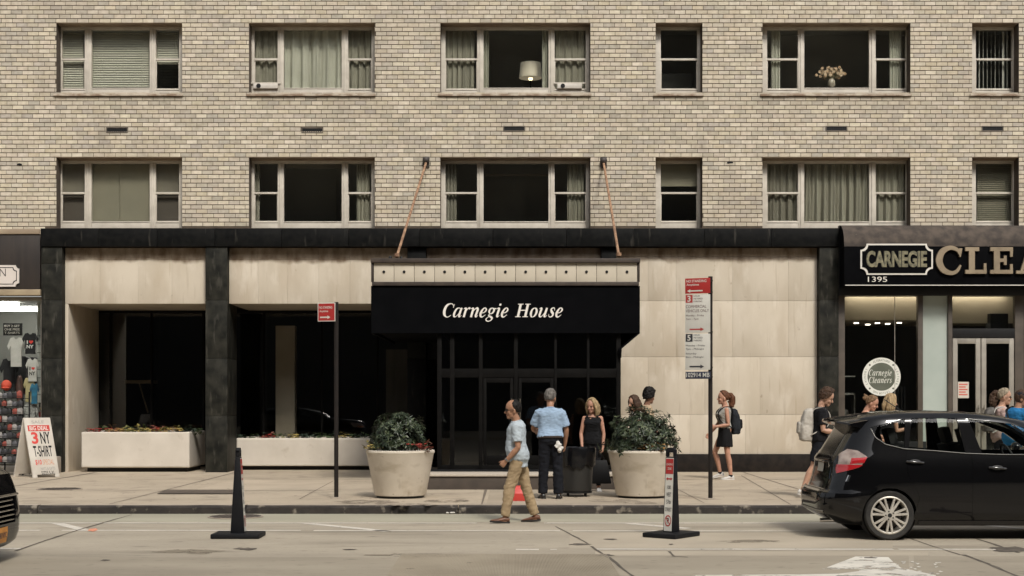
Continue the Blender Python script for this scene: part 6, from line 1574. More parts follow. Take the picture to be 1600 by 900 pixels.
# --- blonde woman in black
x, y = GP(926, 23.95)
p3 = Person('blonde woman in a black sleeveless top and trousers facing the pavement beside the bin', (x, y, SW), R(-97), 1.60, 'pink', lean=2, legs={1: (0, 3, 2, 0), -1: (8, 14, 2, 0)}, arms={1: (2, 11, 8, 3), -1: (6, 12, 20, 6)}, head=(-25, 10), bust=.03, fem=True)
p3.browm = HAIR['lightbrown']; p3.body(curls={1: .9})
def lo_(mb, s):
    for sd in (1, -1):
        for a in range(4):
            mb.limb([s.hd(.045 - a * .035, .066 * sd, .16), s.hd(.035 - a * .038, .086 * sd, .08), s.hd(.02 - a * .035, .085 * sd, -.01), s.hd(.02 - a * .03, .072 * sd, -.075)], [v * s.k for v in (.024, .028, .027, .012)], 10)
    mb.limb([s.hd(-.085, 0, .12), s.hd(-.10, 0, .03), s.hd(-.095, 0, -.07)], [.05, .055, .03], 12)
p3.hair(HAIR['blonde'], 'long', .014, 2, lo_)
p3.shirt(m_blackstretch, 'tank_top', hem=-.14, neck=.47, grow=.010, sleeve=0, loose=.014)
b = MB()
for sd in (1, -1): b.tube([p3.sp(.45) + Vector((.085, .085 * sd, 0)), p3.sp(.487) + Vector((.03, .09 * sd, 0)), p3.sp(.49) + Vector((-.04, .09 * sd, 0)), p3.sp(.44) + Vector((-.09, .085 * sd, 0))], [.02] * 4, 8)
b.build('shoulder_strap', m_blackstretch, p3.t, smooth=60)
p3.trousers(m_dark, waist=.10, rad=(.086, .076, .056, .052, .045), end=.92, grow=.008); p3.shoes(m_wshoe, m_wsole)
b = MB(); w_, d = p3.arm[1][2], p3.arm[1][3]; b.tube([w_ - d * .05, w_ - d * .035], [.03, .03], 12); b.build('bracelet', m_black, p3.t)
hw = p3.world(p3.arm[1][2] + p3.arm[1][3] * .1)
t = thing('tote_bag', 'black tote bag hanging from the hand of the blonde woman', 'bag', tuple(hw + Vector((0, 0, -.5))))
b = MB(); c = hw + Vector((-.05, .05, 0)); b.loft([[c + Vector((sx * w_, sy * dd, z)) for sx, sy in ((-1, -1), (1, -1), (1, 1), (-1, 1))] for z, w_, dd in ((-.52, .19, .06), (-.50, .20, .07), (-.14, .13, .03), (-.12, .125, .02))]); b.build('bag', M('bag_leather', (.004, .004, .0045), rough=.6, spec=.2), t, bevel=.01)
b = MB(); b.tube([c + Vector((-.08, 0, -.13)), c + Vector((.02, -.04, .0)), c + Vector((.10, 0, -.13))], .008, 8); b.build('strap', m_black, t)

# --- couple behind the right pot
x, y = GP(1008.5, 26.2)
p4 = Person('dark-haired man in a tan shirt walking behind the right shrub', (x, y, SW), R(-5), 1.80, 'brown', lean=3, legs={1: (18, 8, 2, 0), -1: (-14, 8, 2, -10)}, arms={1: (-14, 8, 12, 4), -1: (14, 8, 24, 4)}, head=(48, 6))
p4.browm = HAIR['black']; p4.body(); p4.hair(HAIR['black'], 'short', .026, 7, noise_amp=.018); p4.shirt(cloth('tan_shirt', (.40, .30, .20)), hem=-.13); p4.trousers(cloth('dark_denim', (.03, .035, .05)), waist=.1); p4.shoes(m_bshoe, m_bsole)
x, y = GP(996, 25.6)
p5 = Person('brown-haired woman in a white top partly hidden behind the right shrub', (x, y, SW), R(-158), 1.655, 'fair', lean=3, legs={1: (14, 8, 2, 0), -1: (-12, 8, 2, -10)}, arms={1: (12, 8, 20, 4), -1: (-10, 8, 14, 4)}, head=(10, 8), bust=.03, fem=True)
p5.body()
p5.hair(HAIR['brown'], 'long', .016, 9, lo_); p5.shirt(cloth('white_top', (.60, .57, .52)), hem=-.10, grow=.010, sleeve=.35, srad=(.055, .055, .055)); p5.trousers(cloth('dark_denim', (.03, .035, .05)), waist=.1, rad=(.088, .078, .06, .055, .05)); p5.shoes(m_wshoe, m_wsole)

# --- woman with ponytail
x, y = GP(1133, 27.7)
p6 = Person('woman in a grey sleeveless top and short black skirt walking past the limestone wall', (x, y, SW), R(184), 1.765, 'pink', lean=1, legs={-1: (25, 40, 1, -12), 1: (-4, 4, 1, 0)}, arms={1: (-6, 8, 88, 4), -1: (18, 8, 22, 4)}, head=(2, -2), bust=.05, fem=True)
p6.browm = HAIR['auburn']; p6.body(curls={1: .6, -1: .6}, bare=True)
def pony(mb, s):
    mb.limb([s.hd(-.085, 0, .165), s.hd(-.135, 0, .165), s.hd(-.165, .01, .11), s.hd(-.17, .0, .03), s.hd(-.15, 0, -.045), s.hd(-.13, 0, -.085)], [v * s.k for v in (.035, .042, .060, .062, .048, .02)], 14)
    r_ = random.Random(4)
    for i in range(26): mb.ell(s.hd(-.155 + r_.uniform(-.055, .05), r_.uniform(-.05, .05), r_.uniform(-.06, .16)), (.02, .02, .02), nu=8, nv=6)
p6.hair(HAIR['auburn'], 'tied', .012, 4, pony)
p6.shirt(cloth('heather_grey', (.36, .345, .31)), 'sleeveless_top', hem=.08, neck=.49, grow=.010, sleeve=0, loose=.004)
p6.skirt(m_blackstretch, .15, .335, .022)
p6.shoes(m_wshoe, m_wsole)
b = MB()
for sd in (1, -1):
    an = p6.leg[sd][2]; b.tube([an - p6.leg[sd][4] * .02, an + p6.leg[sd][4] * .02], [.042, .040], 14)
b.build('socks', m_dark, p6.t)
backpack(p6, cloth('black_nylon', (.022, .025, .030), .6), 'black backpack on the back of the ponytailed woman', 'b', w=.27, h=.50, d=.18, low=.05, mat2=m_dark)

# --- young man with white backpack
x, y = GP(1280.5, 22.5)
p7 = Person('young man in a black t-shirt looking down at his phone behind the parked car', (x, y, SW), R(-6), 1.775, 'fair', lean=3, legs={1: (14, 6, 2, 0), -1: (-14, 10, 2, -12)}, arms={1: (8, 8, 70, 14), -1: (2, 8, 76, 10)}, head=(-8, 24), neckfwd=.022)
p7.browm = HAIR['brown']; p7.body(curls={-1: .9, 1: .9}, bare=True); p7.hair(HAIR['brown'], 'short', .020, 12, noise_amp=.016)
p7.shirt(m_dark, 't_shirt', hem=-.12, grow=.016, sleeve=.72, srad=(.068, .070, .070)); p7.trousers(m_navytr, 'shorts', waist=.1, rad=(.098, .094, .09), end=.42); p7.shoes(m_wshoe, m_wsole)
backpack(p7, M('white_nylon', (.52, .485, .43), (.36, .33, .285), scale=8, rough=.8, bump=.4, bscale=20), 'bulky white backpack worn by the young man in black', 'w', w=.33, h=.52, d=.205, low=.04, mat2=M('pale_nylon', (.46, .43, .38), (.33, .3, .26), scale=8, rough=.8))
w_ = p7.world(p7.arm[-1][2] + p7.arm[-1][3] * .10); t = thing('phone', 'black phone in the hand of the young man with the white backpack', 'phone', tuple(w_))
b = MB(); b.obox(w_ + Vector((0, -.0, .02)), Vector((.8, 0, .6)), Vector((0, 1, 0)), Vector((-.6, 0, .8)), .075, .036, .004); b.build('case', m_black, t, bevel=.003)
b = MB(); b.obox(w_ + Vector((0, -.0, .02)) + Vector((-.6, 0, .8)) * .0045, Vector((.8, 0, .6)), Vector((0, 1, 0)), Vector((-.6, 0, .8)), .069, .032, .0004); b.build('screen', M('phone_glass', (.01, .01, .012), rough=.1), t)

# --- people behind the car
def wp(f, h): return (f, h)
x, y = GP(1349, 24.0)
p8 = Person('woman with brown hair in a bun looking down, just above the car roof', (x, y, SW), R(-8), 1.66, 'pink', lean=6, legs={1: (14, 8, 2, 0), -1: (-12, 10, 2, -12)}, arms={1: (10, 8, 60, 10), -1: (6, 10, 50, 6)}, head=(-14, 22), bust=.03, fem=True, neckfwd=.04)
p8.body()
def bun(mb, s):
    mb.ell(s.hd(-.125, 0, .15), (.048, .050, .048)); 
    r_ = random.Random(8)
    for i in range(12): mb.ell(s.hd(-.13 + r_.uniform(-.04, .03), r_.uniform(-.04, .04), .15 + r_.uniform(-.04, .04)), (.018,) * 3, nu=8, nv=6)
p8.hair(HAIR['lightbrown'], 'tied', .012, 15, bun); p8.shirt(cloth('pale_peach', (.55, .46, .38)), 'tank_top', hem=-.1, neck=.47, grow=.010, sleeve=0); p8.trousers(m_dark, waist=.1, rad=(.088, .078, .06, .055, .05)); p8.shoes(m_wshoe, m_wsole)
x, y = GP(1387, 24.4)
p9 = Person('woman with pinned-up streaked blonde hair standing below the round window decal', (x, y, SW), R(28), 1.665, 'fair', lean=3, legs={1: (10, 6, 2, 0), -1: (-10, 8, 2, -10)}, arms={1: (6, 8, 30, 5), -1: (4, 8, 95, 6)}, head=(-20, 6), bust=.03, fem=True)
p9.body(); p9.hair(HAIR['blonde'], 'long', .018, 21, lo_); p9.shirt(cloth('black_top', (.02, .02, .022)), hem=-.1, grow=.012, sleeve=.5, srad=(.055, .055, .055)); p9.trousers(cloth('dark_denim', (.03, .035, .05)), waist=.1, rad=(.088, .078, .06, .055, .05)); p9.shoes(m_wshoe, m_wsole)
x, y = GP(1562, 23.9)
p10 = Person('woman with ash blonde hair, sunglasses and dark ponytail beside the blue shirted man', (x, y, SW), R(-6), 1.77, 'fair', lean=4, legs={1: (12, 6, 2, 0), -1: (-12, 8, 2, -10)}, arms={1: (8, 8, 40, 5), -1: (4, 9, 50, 6)}, head=(-10, 4), bust=.03, fem=True)
p10.body()
p10.hair(HAIR['ash'], 'tied', .014, 25)
mb = MB(); pony(mb, p10)
me = fuse(mb, .007, 2); displace(me, lambda c: noise.noise(c * 50) * .006); obj('ponytail', me, HAIR['brown'], p10.t, smooth=180)
p10.glasses(m_eye); p10.shirt(cloth('rose_top', (.45, .33, .30)), hem=-.1, grow=.012, sleeve=.4, srad=(.055, .055, .055)); p10.trousers(m_dark, waist=.1, rad=(.088, .078, .06, .055, .05)); p10.shoes(m_wshoe, m_wsole)
backpack(p10, cloth('grey_pack', (.16, .15, .14), .5, scale=10), 'grey backpack with pale pocket on the ash blonde woman', 'g', w=.28, h=.42, d=.18, low=-.02, mat2=M('pale_pocket', (.52, .50, .46)))
x, y = GP(1584, 23.0)
p11 = Person('man in a bright blue t-shirt and dark cap with a black strap across his back', (x, y, SW), R(14), 1.74, 'tan', lean=9, legs={1: (12, 6, 2, 0), -1: (-12, 8, 2, -10)}, arms={1: (10, 8, 40, 5), -1: (22, 16, 36, 4)}, head=(-28, 10), wide=1.16, belly=.05)
p11.browm = HAIR['black']; p11.body(); p11.hair(HAIR['brown'], 'long', .010, 27)
p11.shirt(cloth('royal_blue', (.025, .185, .42), .72), 't_shirt', hem=-.12, grow=.020, sleeve=.76, srad=(.084, .088, .088)); p11.trousers(m_dark, waist=.1); p11.shoes(m_bshoe, m_bsole)
b = MB(); b.ell(p11.hd(-.006, 0, .150), (.112 * p11.k, .090 * p11.k, .092 * p11.k), p11.Rh, 24, 14); cp = fuse(b, .007, 1); obj('cap', cp, cloth('cap_navy', (.018, .02, .028)), p11.t, smooth=180)
b = MB(); b.ell(p11.hd(.125, 0, .140), (.075 * p11.k, .07 * p11.k, .010 * p11.k), p11.Rh, 20, 8); b.build('cap_peak', MATS['cloth_cap_navy'], p11.t, smooth=True)
t = thing('sling_bag', 'black strap and sling bag across the back of the blue shirted man', 'bag', tuple(p11.world(p11.sp(.2))), p11.t.rotation_euler.z, None, local=True)
o_ = p11.sp(.2); b = MB(); P = catmull([p11.sp(.49) + Vector((.0, .12, .04)) - o_, p11.sp(.45) + p11.Fw * -.14 + Vector((0, .09, 0)) - o_, p11.sp(.33) + p11.Fw * -.165 + Vector((0, -.02, 0)) - o_, p11.sp(.2) + p11.Fw * -.14 + Vector((0, -.15, 0)) - o_, p11.sp(.12) + p11.Fw * -.02 + Vector((0, -.24, 0)) - o_], 6)
rings = []
for q in P: rings.append([q + Vector((-.012, .02, .022)), q + Vector((.012, .02, .022)), q + Vector((.012, -.02, -.022)), q + Vector((-.012, -.02, -.022))])
b.loft(rings); b.build('strap', m_dark, t, smooth=50)
b = MB(); b.ell(p11.sp(.08) + Vector((.05, -.27, -.03)) - o_, (.13, .06, .10)); b.build('pouch', m_dark, t, smooth=60)

# ================================================================== CARS
m_paintk = M('black_car_paint', (.0025, .0025, .003), rough=.5, spec=.03, coat=.9)
MATS['black_car_paint'].node_tree.nodes['Principled BSDF'].inputs['Coat Roughness'].default_value = .04
m_trimk = M('black_trim', (.012, .012, .013), rough=.5); m_chrome = M('chrome', (.55, .54, .52), metal=1.0, rough=.18); m_tyre = M('tyre_rubber', (.018, .017, .016), (.03, .028, .025), scale=20, rough=.85)
m_rim = M('alloy', (.58, .545, .48), (.42, .39, .34), scale=9, metal=.35, rough=.42); m_cabin = M('cabin_dark', (.022, .022, .022), rough=.8); m_cglass = glass('car_glass', (.84, .87, .845), .45)
m_lred = M('lamp_red', (.42, .015, .02), rough=.15, coat=1.0); m_lclear = M('lamp_clear', (.38, .31, .27), (.22, .16, .14), scale=10, rough=.2, coat=1.0); m_amber = M('lamp_amber', (.55, .16, .03), rough=.2, coat=1.0); m_nplate = M('plate_pale', (.42, .41, .36)); m_oplate = M('plate_orange', (.62, .27, .05), (.5, .2, .035), scale=12, rough=.5)
def interp(T, z):
    if z <= T[0][0]: return T[0][1]
    for (a, p), (b, q) in zip(T, T[1:]):
        if a <= z <= b: return p + (q - p) * (z - a) / (b - a)
    return T[-1][1]
class Car:
    def __init__(s, label, loc, rotz, XR, XF, HW, arches, wr=.30):
        s.t = thing('parked_car', label, 'car', loc, rotz, None, local=True); s.XR, s.XF, s.HW, s.arches, s.wr = XR, XF, HW, arches, wr
    def prm(s, z):
        xr, xf, w = interp(s.XR, z), interp(s.XF, z), interp(s.HW, z); u = max(0, min(1, (z - .9) / .5)); L_ = xf - xr
        return xr, xf, w, min(.55 - .2 * u, L_ * .45), min(.40 - .12 * u, w * .85)
    def ys(s, x, z):
        xr, xf, w, rx, ry = s.prm(z)
        d = max(xr + rx - x, x - xf + rx, 0) / rx
        return w - ry + ry * math.sqrt(max(0, 1 - d * d))
    def xs(s, y, z, front):
        xr, xf, w, rx, ry = s.prm(z); d = max(0, (abs(y) - w + ry) / ry); k_ = rx * (1 - math.sqrt(max(0, 1 - d * d)))
        return xf - k_ if front else xr + k_
    def shell(s, zs, cutters):
        rings = []
        for z in zs:
            xr, xf, w, rx, ry = s.prm(z); P = []
            for cx, cy, a0 in ((xf - rx, w - ry, 0), (xr + rx, w - ry, 90), (xr + rx, -w + ry, 180), (xf - rx, -w + ry, 270)):
                for i in range(9): a = R(a0 + 90 * i / 8); P.append(Vector((cx + rx * math.cos(a), cy + ry * math.sin(a), z)))
                nx = {0: (xr + rx, w), 90: (xr, -w + ry), 180: (xf - rx, -w), 270: (xf, w - ry)}[a0]
                for i in range(1, 10): P.append(P[-i].lerp(Vector((nx[0], nx[1], z)), i / 10) if i == 1 else P[-1] + (Vector((nx[0], nx[1], z)) - P[-1]) * (1 / (11 - i)))
            rings.append(P)
        mb = MB(); mb.loft(rings); me = mb.mesh('shell')
        me = evaluated(me, [('SOLIDIFY', dict(thickness=.03, offset=-1))])
        o = bpy.data.objects.new('tmp_shell', me); COL.objects.link(o); tmp = []
        for c in cutters:
            cm = bpy.data.objects.new('tmp_cut', c.mesh('cut')); COL.objects.link(cm); tmp.append(cm)
            m = o.modifiers.new('b', 'BOOLEAN'); m.operation = 'DIFFERENCE'; m.solver = 'EXACT'; m.object = cm
        dg = bpy.context.evaluated_depsgraph_get(); dg.update(); me2 = bpy.data.meshes.new_from_object(o.evaluated_get(dg))
        for q in tmp + [o]: bpy.data.objects.remove(q)
        return obj('body', me2, m_paintk, s.t, smooth=32)
    def rows(s, poly, z):
        X = []
        for (x0, z0), (x1, z1) in zip(poly, poly[1:] + poly[:1]):
            if abs(z1 - z0) > 1e-6 and min(z0, z1) - 1e-9 <= z <= max(z0, z1) + 1e-9: X.append(x0 + (x1 - x0) * (z - z0) / (z1 - z0))
            elif abs(z1 - z0) <= 1e-6 and abs(z - z0) < 1e-6: X += [x0, x1]
        return min(X), max(X)
    def side_patch(s, poly, off, side, nz=14, nx=16, th=None, single=False):
        z0, z1 = min(p[1] for p in poly), max(p[1] for p in poly); out = []; mb = MB()
        for i in range(nz + 1):
            z = z0 + (z1 - z0) * i / nz; a, b = s.rows(poly, z); row = []
            for j in range(nx + 1):
                x = a + (b - a) * j / nx; row.append(Vector((x, side * (s.ys(x, z) + off), z)))
            out.append(row)
        k_ = nx + 1
        if single: return mb.add([v for r_ in out for v in r_], [(i * k_ + j, i * k_ + j + 1, (i + 1) * k_ + j + 1, (i + 1) * k_ + j) for i in range(nz) for j in range(nx)])
        inn = [[v - Vector((0, side * (th or .004), 0)) for v in r_] for r_ in out]
        V_ = [v for r_ in out for v in r_] + [v for r_ in inn for v in r_]; n = k_ * (nz + 1); fs = []
        for i in range(nz):
            for j in range(nx):
                q = (i * k_ + j, i * k_ + j + 1, (i + 1) * k_ + j + 1, (i + 1) * k_ + j); fs += [q, tuple(v + n for v in q[::-1])]
        bd = [j for j in range(k_)] + [i * k_ + nx for i in range(1, nz + 1)] + [nz * k_ + j for j in range(nx - 1, -1, -1)] + [i * k_ for i in range(nz - 1, 0, -1)]
        for a, b in zip(bd, bd[1:] + bd[:1]): fs.append((a, b, b + n, a + n))
        mb.add(V_, fs); return mb
    def end_patch(s, za, zb, wa, wb, off, front, nz=12, ny=16):
        mb = MB(); V_ = []; k_ = ny + 1
        for i in range(nz + 1):
            z = za + (zb - za) * i / nz; w_ = wa + (wb - wa) * i / nz
            for j in range(k_):
                y = -w_ + 2 * w_ * j / ny; V_.append(Vector((s.xs(y, z, front) + (off if front else -off), y, z)))
        mb.add(V_, [(i * k_ + j, i * k_ + j + 1, (i + 1) * k_ + j + 1, (i + 1) * k_ + j) for i in range(nz) for j in range(ny)]); return mb
    def wheel(s, x, side, yo, alloy=True, spokes=7):
        r = s.wr; rr = r * .755; c = Vector((x, side * yo, r)); Y_ = Vector((0, 1, 0)) * side
        def lat(prof, n=48):
            mb = MB(); mb.loft([[c + Vector((q * math.cos(6.28319 * j / n), 0, q * math.sin(6.28319 * j / n))) + Y_ * y for j in range(n)] for q, y in prof], cap=False); return mb
        root = lat([(rr, -.005), (rr + .012, .0), (r * .93, .004), (r * .985, -.015), (r, -.04), (r, -.16), (r * .95, -.19), (rr, -.19)]).build('wheel', m_tyre, s.t, smooth=40)
        mb = lat([(rr + .001, -.17), (rr + .001, -.002), (rr - .012, .004), (rr - .022, -.004), (rr - .03, -.06), (rr - .03, -.17)])
        for i in range(spokes):
            for dl in (-.085, .085):
                a0 = 6.28319 * i / spokes + R(90) + math.pi + dl * 1.5; a1 = 6.28319 * i / spokes + R(90) + math.pi + dl * 1.9
                p = c + Vector((math.cos(a0), 0, math.sin(a0))) * .05 + Y_ * -.012; q = c + Vector((math.cos(a1), 0, math.sin(a1))) * (rr - .012) + Y_ * -.006
                d = (q - p).normalized(); n_ = d.cross(Y_)
                mb.loft([[p + n_ * .017, p + n_ * .010 + Y_ * .018, p - n_ * .010 + Y_ * .018, p - n_ * .017], [q + n_ * .015, q + n_ * .010 + Y_ * .008, q - n_ * .010 + Y_ * .008, q - n_ * .015]])
        mb.tube([c - Y_ * .03, c + Y_ * .008], [.072, .066], 28); mb.build('rim', m_rim, root, smooth=35)
        mb = MB(); mb.tube([c - Y_ * .12, c - Y_ * .07], .16, 28); mb.build('brake_disc', M('disc_dark', (.05, .045, .04), metal=.6, rough=.5), root, smooth=40)
        mb = MB(); mb.tube([c + Y_ * .008, c + Y_ * .0105], .026, 20)
        for i in range(5):
            a = 6.28319 * i / 5 + .6; mb.tube([c + Vector((math.cos(a), 0, math.sin(a))) * .048, c + Vector((math.cos(a), 0, math.sin(a))) * .048 + Y_ * .012], .009, 8)
        mb.build('hub_cap', m_trimk, root)
        mb = MB(); mb.loft([[c + Vector((q * math.cos(6.28319 * j / 32), 0, q * math.sin(6.28319 * j / 32))) + Y_ * y for j in range(32)] for q, y in ((r + .018, -.03), (r + .018, -.26), (.02, -.262))], cap=False); mb.build('wheel_well', m_trimk, s.t)
def cyl(x, z, r, ya, yb, n=40):
    mb = MB(); mb.tube([(x, ya, z), (x, yb, z)], r, n); return mb

CX, CY = 3.75, 17.58
car = Car('black hatchback with red and clear tail lights parked along the kerb', (CX, CY, 0), 0.0,
    [(.17, .22), (.26, .05), (.33, -.04), (.50, -.05), (.555, -.03), (.59, .05), (.70, .09), (.86, .12), (.94, .12), (1.05, .19), (1.2, .28), (1.35, .37), (1.44, .42), (1.50, .55), (1.53, .80), (1.548, 1.15)],
    [(.17, 3.9), (.3, 4.08), (.5, 4.10), (.7, 4.05), (.8, 3.95), (.9, 3.72), (.98, 3.36), (1.02, 3.2), (1.1, 3.07), (1.2, 2.92), (1.33, 2.71), (1.42, 2.5), (1.5, 2.12), (1.53, 1.8), (1.548, 1.45)],
    [(.17, .74), (.24, .79), (.3, .825), (.5, .846), (.7, .848), (.88, .836), (.97, .815), (1.05, .785), (1.2, .735), (1.38, .675), (1.455, .645), (1.51, .565), (1.535, .43), (1.548, .28)], [.745, 3.245])
SW_ = [[(.56, 1.345), (.975, 1.45), (.935, 1.10), (.72, 1.152), (.61, 1.235)],
       [(1.055, 1.452), (1.600, 1.452), (1.655, 1.045), (.985, 1.095)],
       [(1.735, 1.448), (2.27, 1.385), (2.62, 1.25), (2.95, 1.03), (1.86, 1.03)]]
cut = [cyl(.745, .305, .322, -1, -.55), cyl(.745, .305, .322, .55, 1), cyl(3.245, .305, .322, -1, -.55), cyl(3.245, .305, .322, .55, 1)]
for pl_ in SW_:
    mb = MB(); mb.prism(pl_, -1.2, 1.2, 'y'); cut.append(mb)
mb = MB(); mb.prism([(-.60, 1.06), (.60, 1.06), (.50, 1.385), (-.50, 1.385)], 2.45, 3.7, 'x'); cut.append(mb)
mb = MB(); mb.prism([(-.60, 1.00), (.60, 1.00), (.53, 1.33), (-.53, 1.33)], -.3, .75, 'x'); cut.append(mb)
ZS = [.17, .20, .24, .28, .32, .36, .42, .48, .53, .555, .575, .595, .64, .7, .76, .82, .87, .91, .95, .99, 1.03, 1.08, 1.14, 1.2, 1.26, 1.32, 1.38, 1.42, 1.45, 1.475, 1.495, 1.51, 1.522, 1.533, 1.542, 1.548]
car.shell(ZS, cut)
for side in (-1, 1):
    for nm, pl_ in zip(('quarter_window', 'rear_window', 'front_window'), SW_): car.side_patch(pl_, -.012, side, single=True).build(nm, m_cglass, car.t, smooth=60)
    for nm, pl_, hx, hz in (('door', [(1.02, .24), (1.715, .24), (1.715, 1.03), (.955, 1.075), (.955, .80), (1.10, .52)], 1.045, .935), ('door', [(1.727, .24), (2.82, .24), (2.86, .50), (2.94, .985), (1.727, 1.025)], 2.02, .865)):
        d = car.side_patch(pl_, .0035, side, 24, 22, th=.006).build(nm, m_paintk, car.t, smooth=40)
        h = MB(); P = []
        for i in range(9): x = hx - .10 + .20 * i / 8; P.append(Vector((x, side * (car.ys(x, hz) + .012 + .028 * math.sin(math.pi * i / 8) ** .5), hz - (i - 4) * .002)))
        h.tube(P, [.013] * 9, 10); h.build('handle', M('handle_gloss', (.06, .06, .06), rough=.15, metal=.7, coat=1), d, smooth=50)
        h = MB(); h.ell((hx, side * (car.ys(hx, hz) + .002), hz), (.075, .006, .03)); h.build('handle_cup', m_trimk, d, smooth=60)
    # light reflected along the waistline, put in as a grey tube; sill
    mb = MB(); P = [Vector((x, side * (car.ys(x, z) + .004), z)) for x, z in ((.56, 1.33), (.60, 1.225), (.715, 1.142), (.93, 1.09), (1.3, 1.066), (1.66, 1.036), (2.1, 1.022), (2.6, 1.02), (2.95, 1.018))]
    mb.tube(P, .007, 8); mb.build('waist_glint', M('glint_grey', (.10, .098, .09), metal=.6, rough=.3), car.t, smooth=50)
    car.side_patch([(1.10, .185), (2.84, .185), (2.84, .232), (1.10, .232)], .012, side, 4, 10, th=.02).build('sill', m_trimk, car.t, smooth=40)
    # tail light wraps round the corner
    tl = car.side_patch([(.175, .90), (.20, 1.02), (.29, 1.085), (.38, 1.075), (.49, .995), (.40, .87), (.155, .79), (.15, .84)], .012, side, 16, 12, th=.03).build('tail_light', m_lclear, car.t, smooth=60)
    car.side_patch([(.155, .792), (.395, .872), (.43, .90), (.165, .90), (.15, .84)], .016, side, 8, 10, th=.01).build('red_lens', m_lred, tl, smooth=60)
    car.side_patch([(.29, .905), (.435, .907), (.485, .992), (.315, .985)], .016, side, 6, 8, th=.01).build('red_lens', m_lred, tl, smooth=60)
    car.side_patch([(.24, .70), (.27, .70), (.30, .775), (.27, .775)], .008, side, 4, 3, th=.01).build('reflector', m_chrome, car.t, smooth=60)
    mb = MB(); mb.ell((2.86, side * .90, 1.06), (.06, .09, .065)); mb.tube([(2.84, side * .78, 1.03), (2.85, side * .86, 1.05)], .02, 8); mb.build('wing_mirror', m_paintk, car.t, smooth=60)
    for x in (.745, 3.245): car.wheel(x, side, .825)
    mb = car.side_patch([(3.62, .70), (3.90, .66), (3.86, .80), (3.5, .86)], .01, side, 6, 8, th=.03); mb.build('headlight', m_lclear, car.t, smooth=60)
car.end_patch(1.055, 1.39, .60, .50, -.014, True).build('windscreen', m_cglass, car.t, smooth=60)
rw = car.end_patch(1.0, 1.33, .60, .53, -.012, False).build('rear_window_glass', M('dark_glass', (.01, .011, .011), rough=.08, spec=.6), car.t, smooth=60)
# roof spoiler
mb = MB(); rings = []
for i in range(21):
    y = -.60 + 1.2 * i / 20; e = (abs(y) / .60) ** 3 * .16
    rings.append([Vector((.62, y, 1.505 - abs(y) ** 2 * .17)), Vector((.17 + e, y, 1.445 - abs(y) ** 2 * .16)), Vector((.165 + e, y, 1.425 - abs(y) ** 2 * .16)), Vector((.44 + e * .5, y, 1.37 - abs(y) ** 2 * .14)), Vector((.60, y, 1.44 - abs(y) ** 2 * .16))])
mb.loft(rings); mb.build('spoiler', m_paintk, car.t, smooth=40)
pl_ = car.end_patch(.79, .90, .16, .16, .012, False, 3, 4).build('number_plate', m_nplate, car.t)
mb = MB(); mb.box(.075, .12, -.24, .24, .915, .935); mb.build('plate_garnish', m_chrome, car.t, bevel=.004)
car.end_patch(.575, .60, .62, .62, .05, False, 3, 18).build('bumper_ledge', m_paintk, car.t, smooth=60)
mb = car.end_patch(.30, .345, .55, .60, .006, False, 3, 16); mb.build('bumper_grille', M('silver_trim', (.3, .29, .27), metal=.6, rough=.35), car.t)
mb = MB(); mb.tube([(.30, -.42, .215), (-.0, -.42, .21)], .026, 14); mb.build('exhaust', m_chrome, car.t, smooth=50)
mb = MB(); mb.tube([(1.10, 0, 1.545), (.90, 0, 1.68)], .006, 6); mb.build('aerial', m_trimk, car.t)
# cabin
mb = MB(); mb.box(.45, 3.1, -.70, .70, .36, .42); mb.box(2.75, 3.2, -.70, .70, .62, .98); mb.box(.35, .52, -.66, .66, .42, .98); mb.build('cabin_floor', m_cabin, car.t, bevel=.02)
for sx, nm in ((1.05, 'rear_seat'), (1.95, 'front_seat')):
    for sy in (-.36, .36):
        mb = MB(); d = Vector((-.30, 0, 1)).normalized(); f = Vector((1, 0, .3)).normalized(); yy = Vector((0, 1, 0)); c = Vector((sx, sy, .62))
        mb.obox(c + d * .22, f, yy, d, .07, .24, .31); mb.obox(c + f * .28 - d * .04, f, yy, d, .30, .24, .08); mb.obox(c + d * .64, f, yy, d, .045, .13, .095)
        mb.tube([c + d * .5 + yy * .05, c + d * .6 + yy * .05], .01, 6); mb.tube([c + d * .5 - yy * .05, c + d * .6 - yy * .05], .01, 6); mb.build('seat', m_cabin, car.t, bevel=.035)
mb = MB(); P = [Vector((2.58, .36, .95)) + Vector((-.3 * math.sin(q), 0, math.sin(q))).normalized() * 0 + (Vector((0, 1, 0)) * math.cos(q) + Vector((-.45, 0, .9)) * math.sin(q)) * .18 for q in [6.28319 * i / 28 for i in range(29)]]
mb.tube(P, .014, 8); mb.tube([P[0], P[14]], .018, 6); mb.build('steering_wheel', m_cabin, car.t, smooth=50)

# --- dark vehicle at the left edge
L_ = 4.6; vx, vy = -5.185, 14.28
suv = Car('black car nosing in at the left edge with an orange number plate', (vx - L_, vy, 0), 0.0,
    [(.17, .12), (.3, .02), (.55, 0), (.9, .05), (1.1, .15), (1.3, .45), (1.42, .8), (1.46, 1.2)],
    [(.15, 4.50), (.2, 4.58), (.30, 4.60), (.5, 4.60), (.7, 4.57), (.90, 4.50), (.98, 4.38), (1.03, 4.1), (1.06, 3.4), (1.09, 3.3), (1.3, 2.95), (1.42, 2.5), (1.46, 2.0)],
    [(.15, .78), (.22, .84), (.35, .89), (.6, .905), (.85, .89), (1.0, .85), (1.06, .81), (1.3, .70), (1.42, .60), (1.46, .40)], [.9, 3.7], wr=.33)
cut = [cyl(x, .33, .37, a, b_) for x in (.9, 3.7) for a, b_ in ((-1.1, -.58), (.58, 1.1))]
SV = [[(.95, 1.32), (1.75, 1.38), (1.78, 1.08), (.9, 1.10)], [(1.86, 1.38), (2.55, 1.36), (3.05, 1.10), (1.88, 1.08)]]
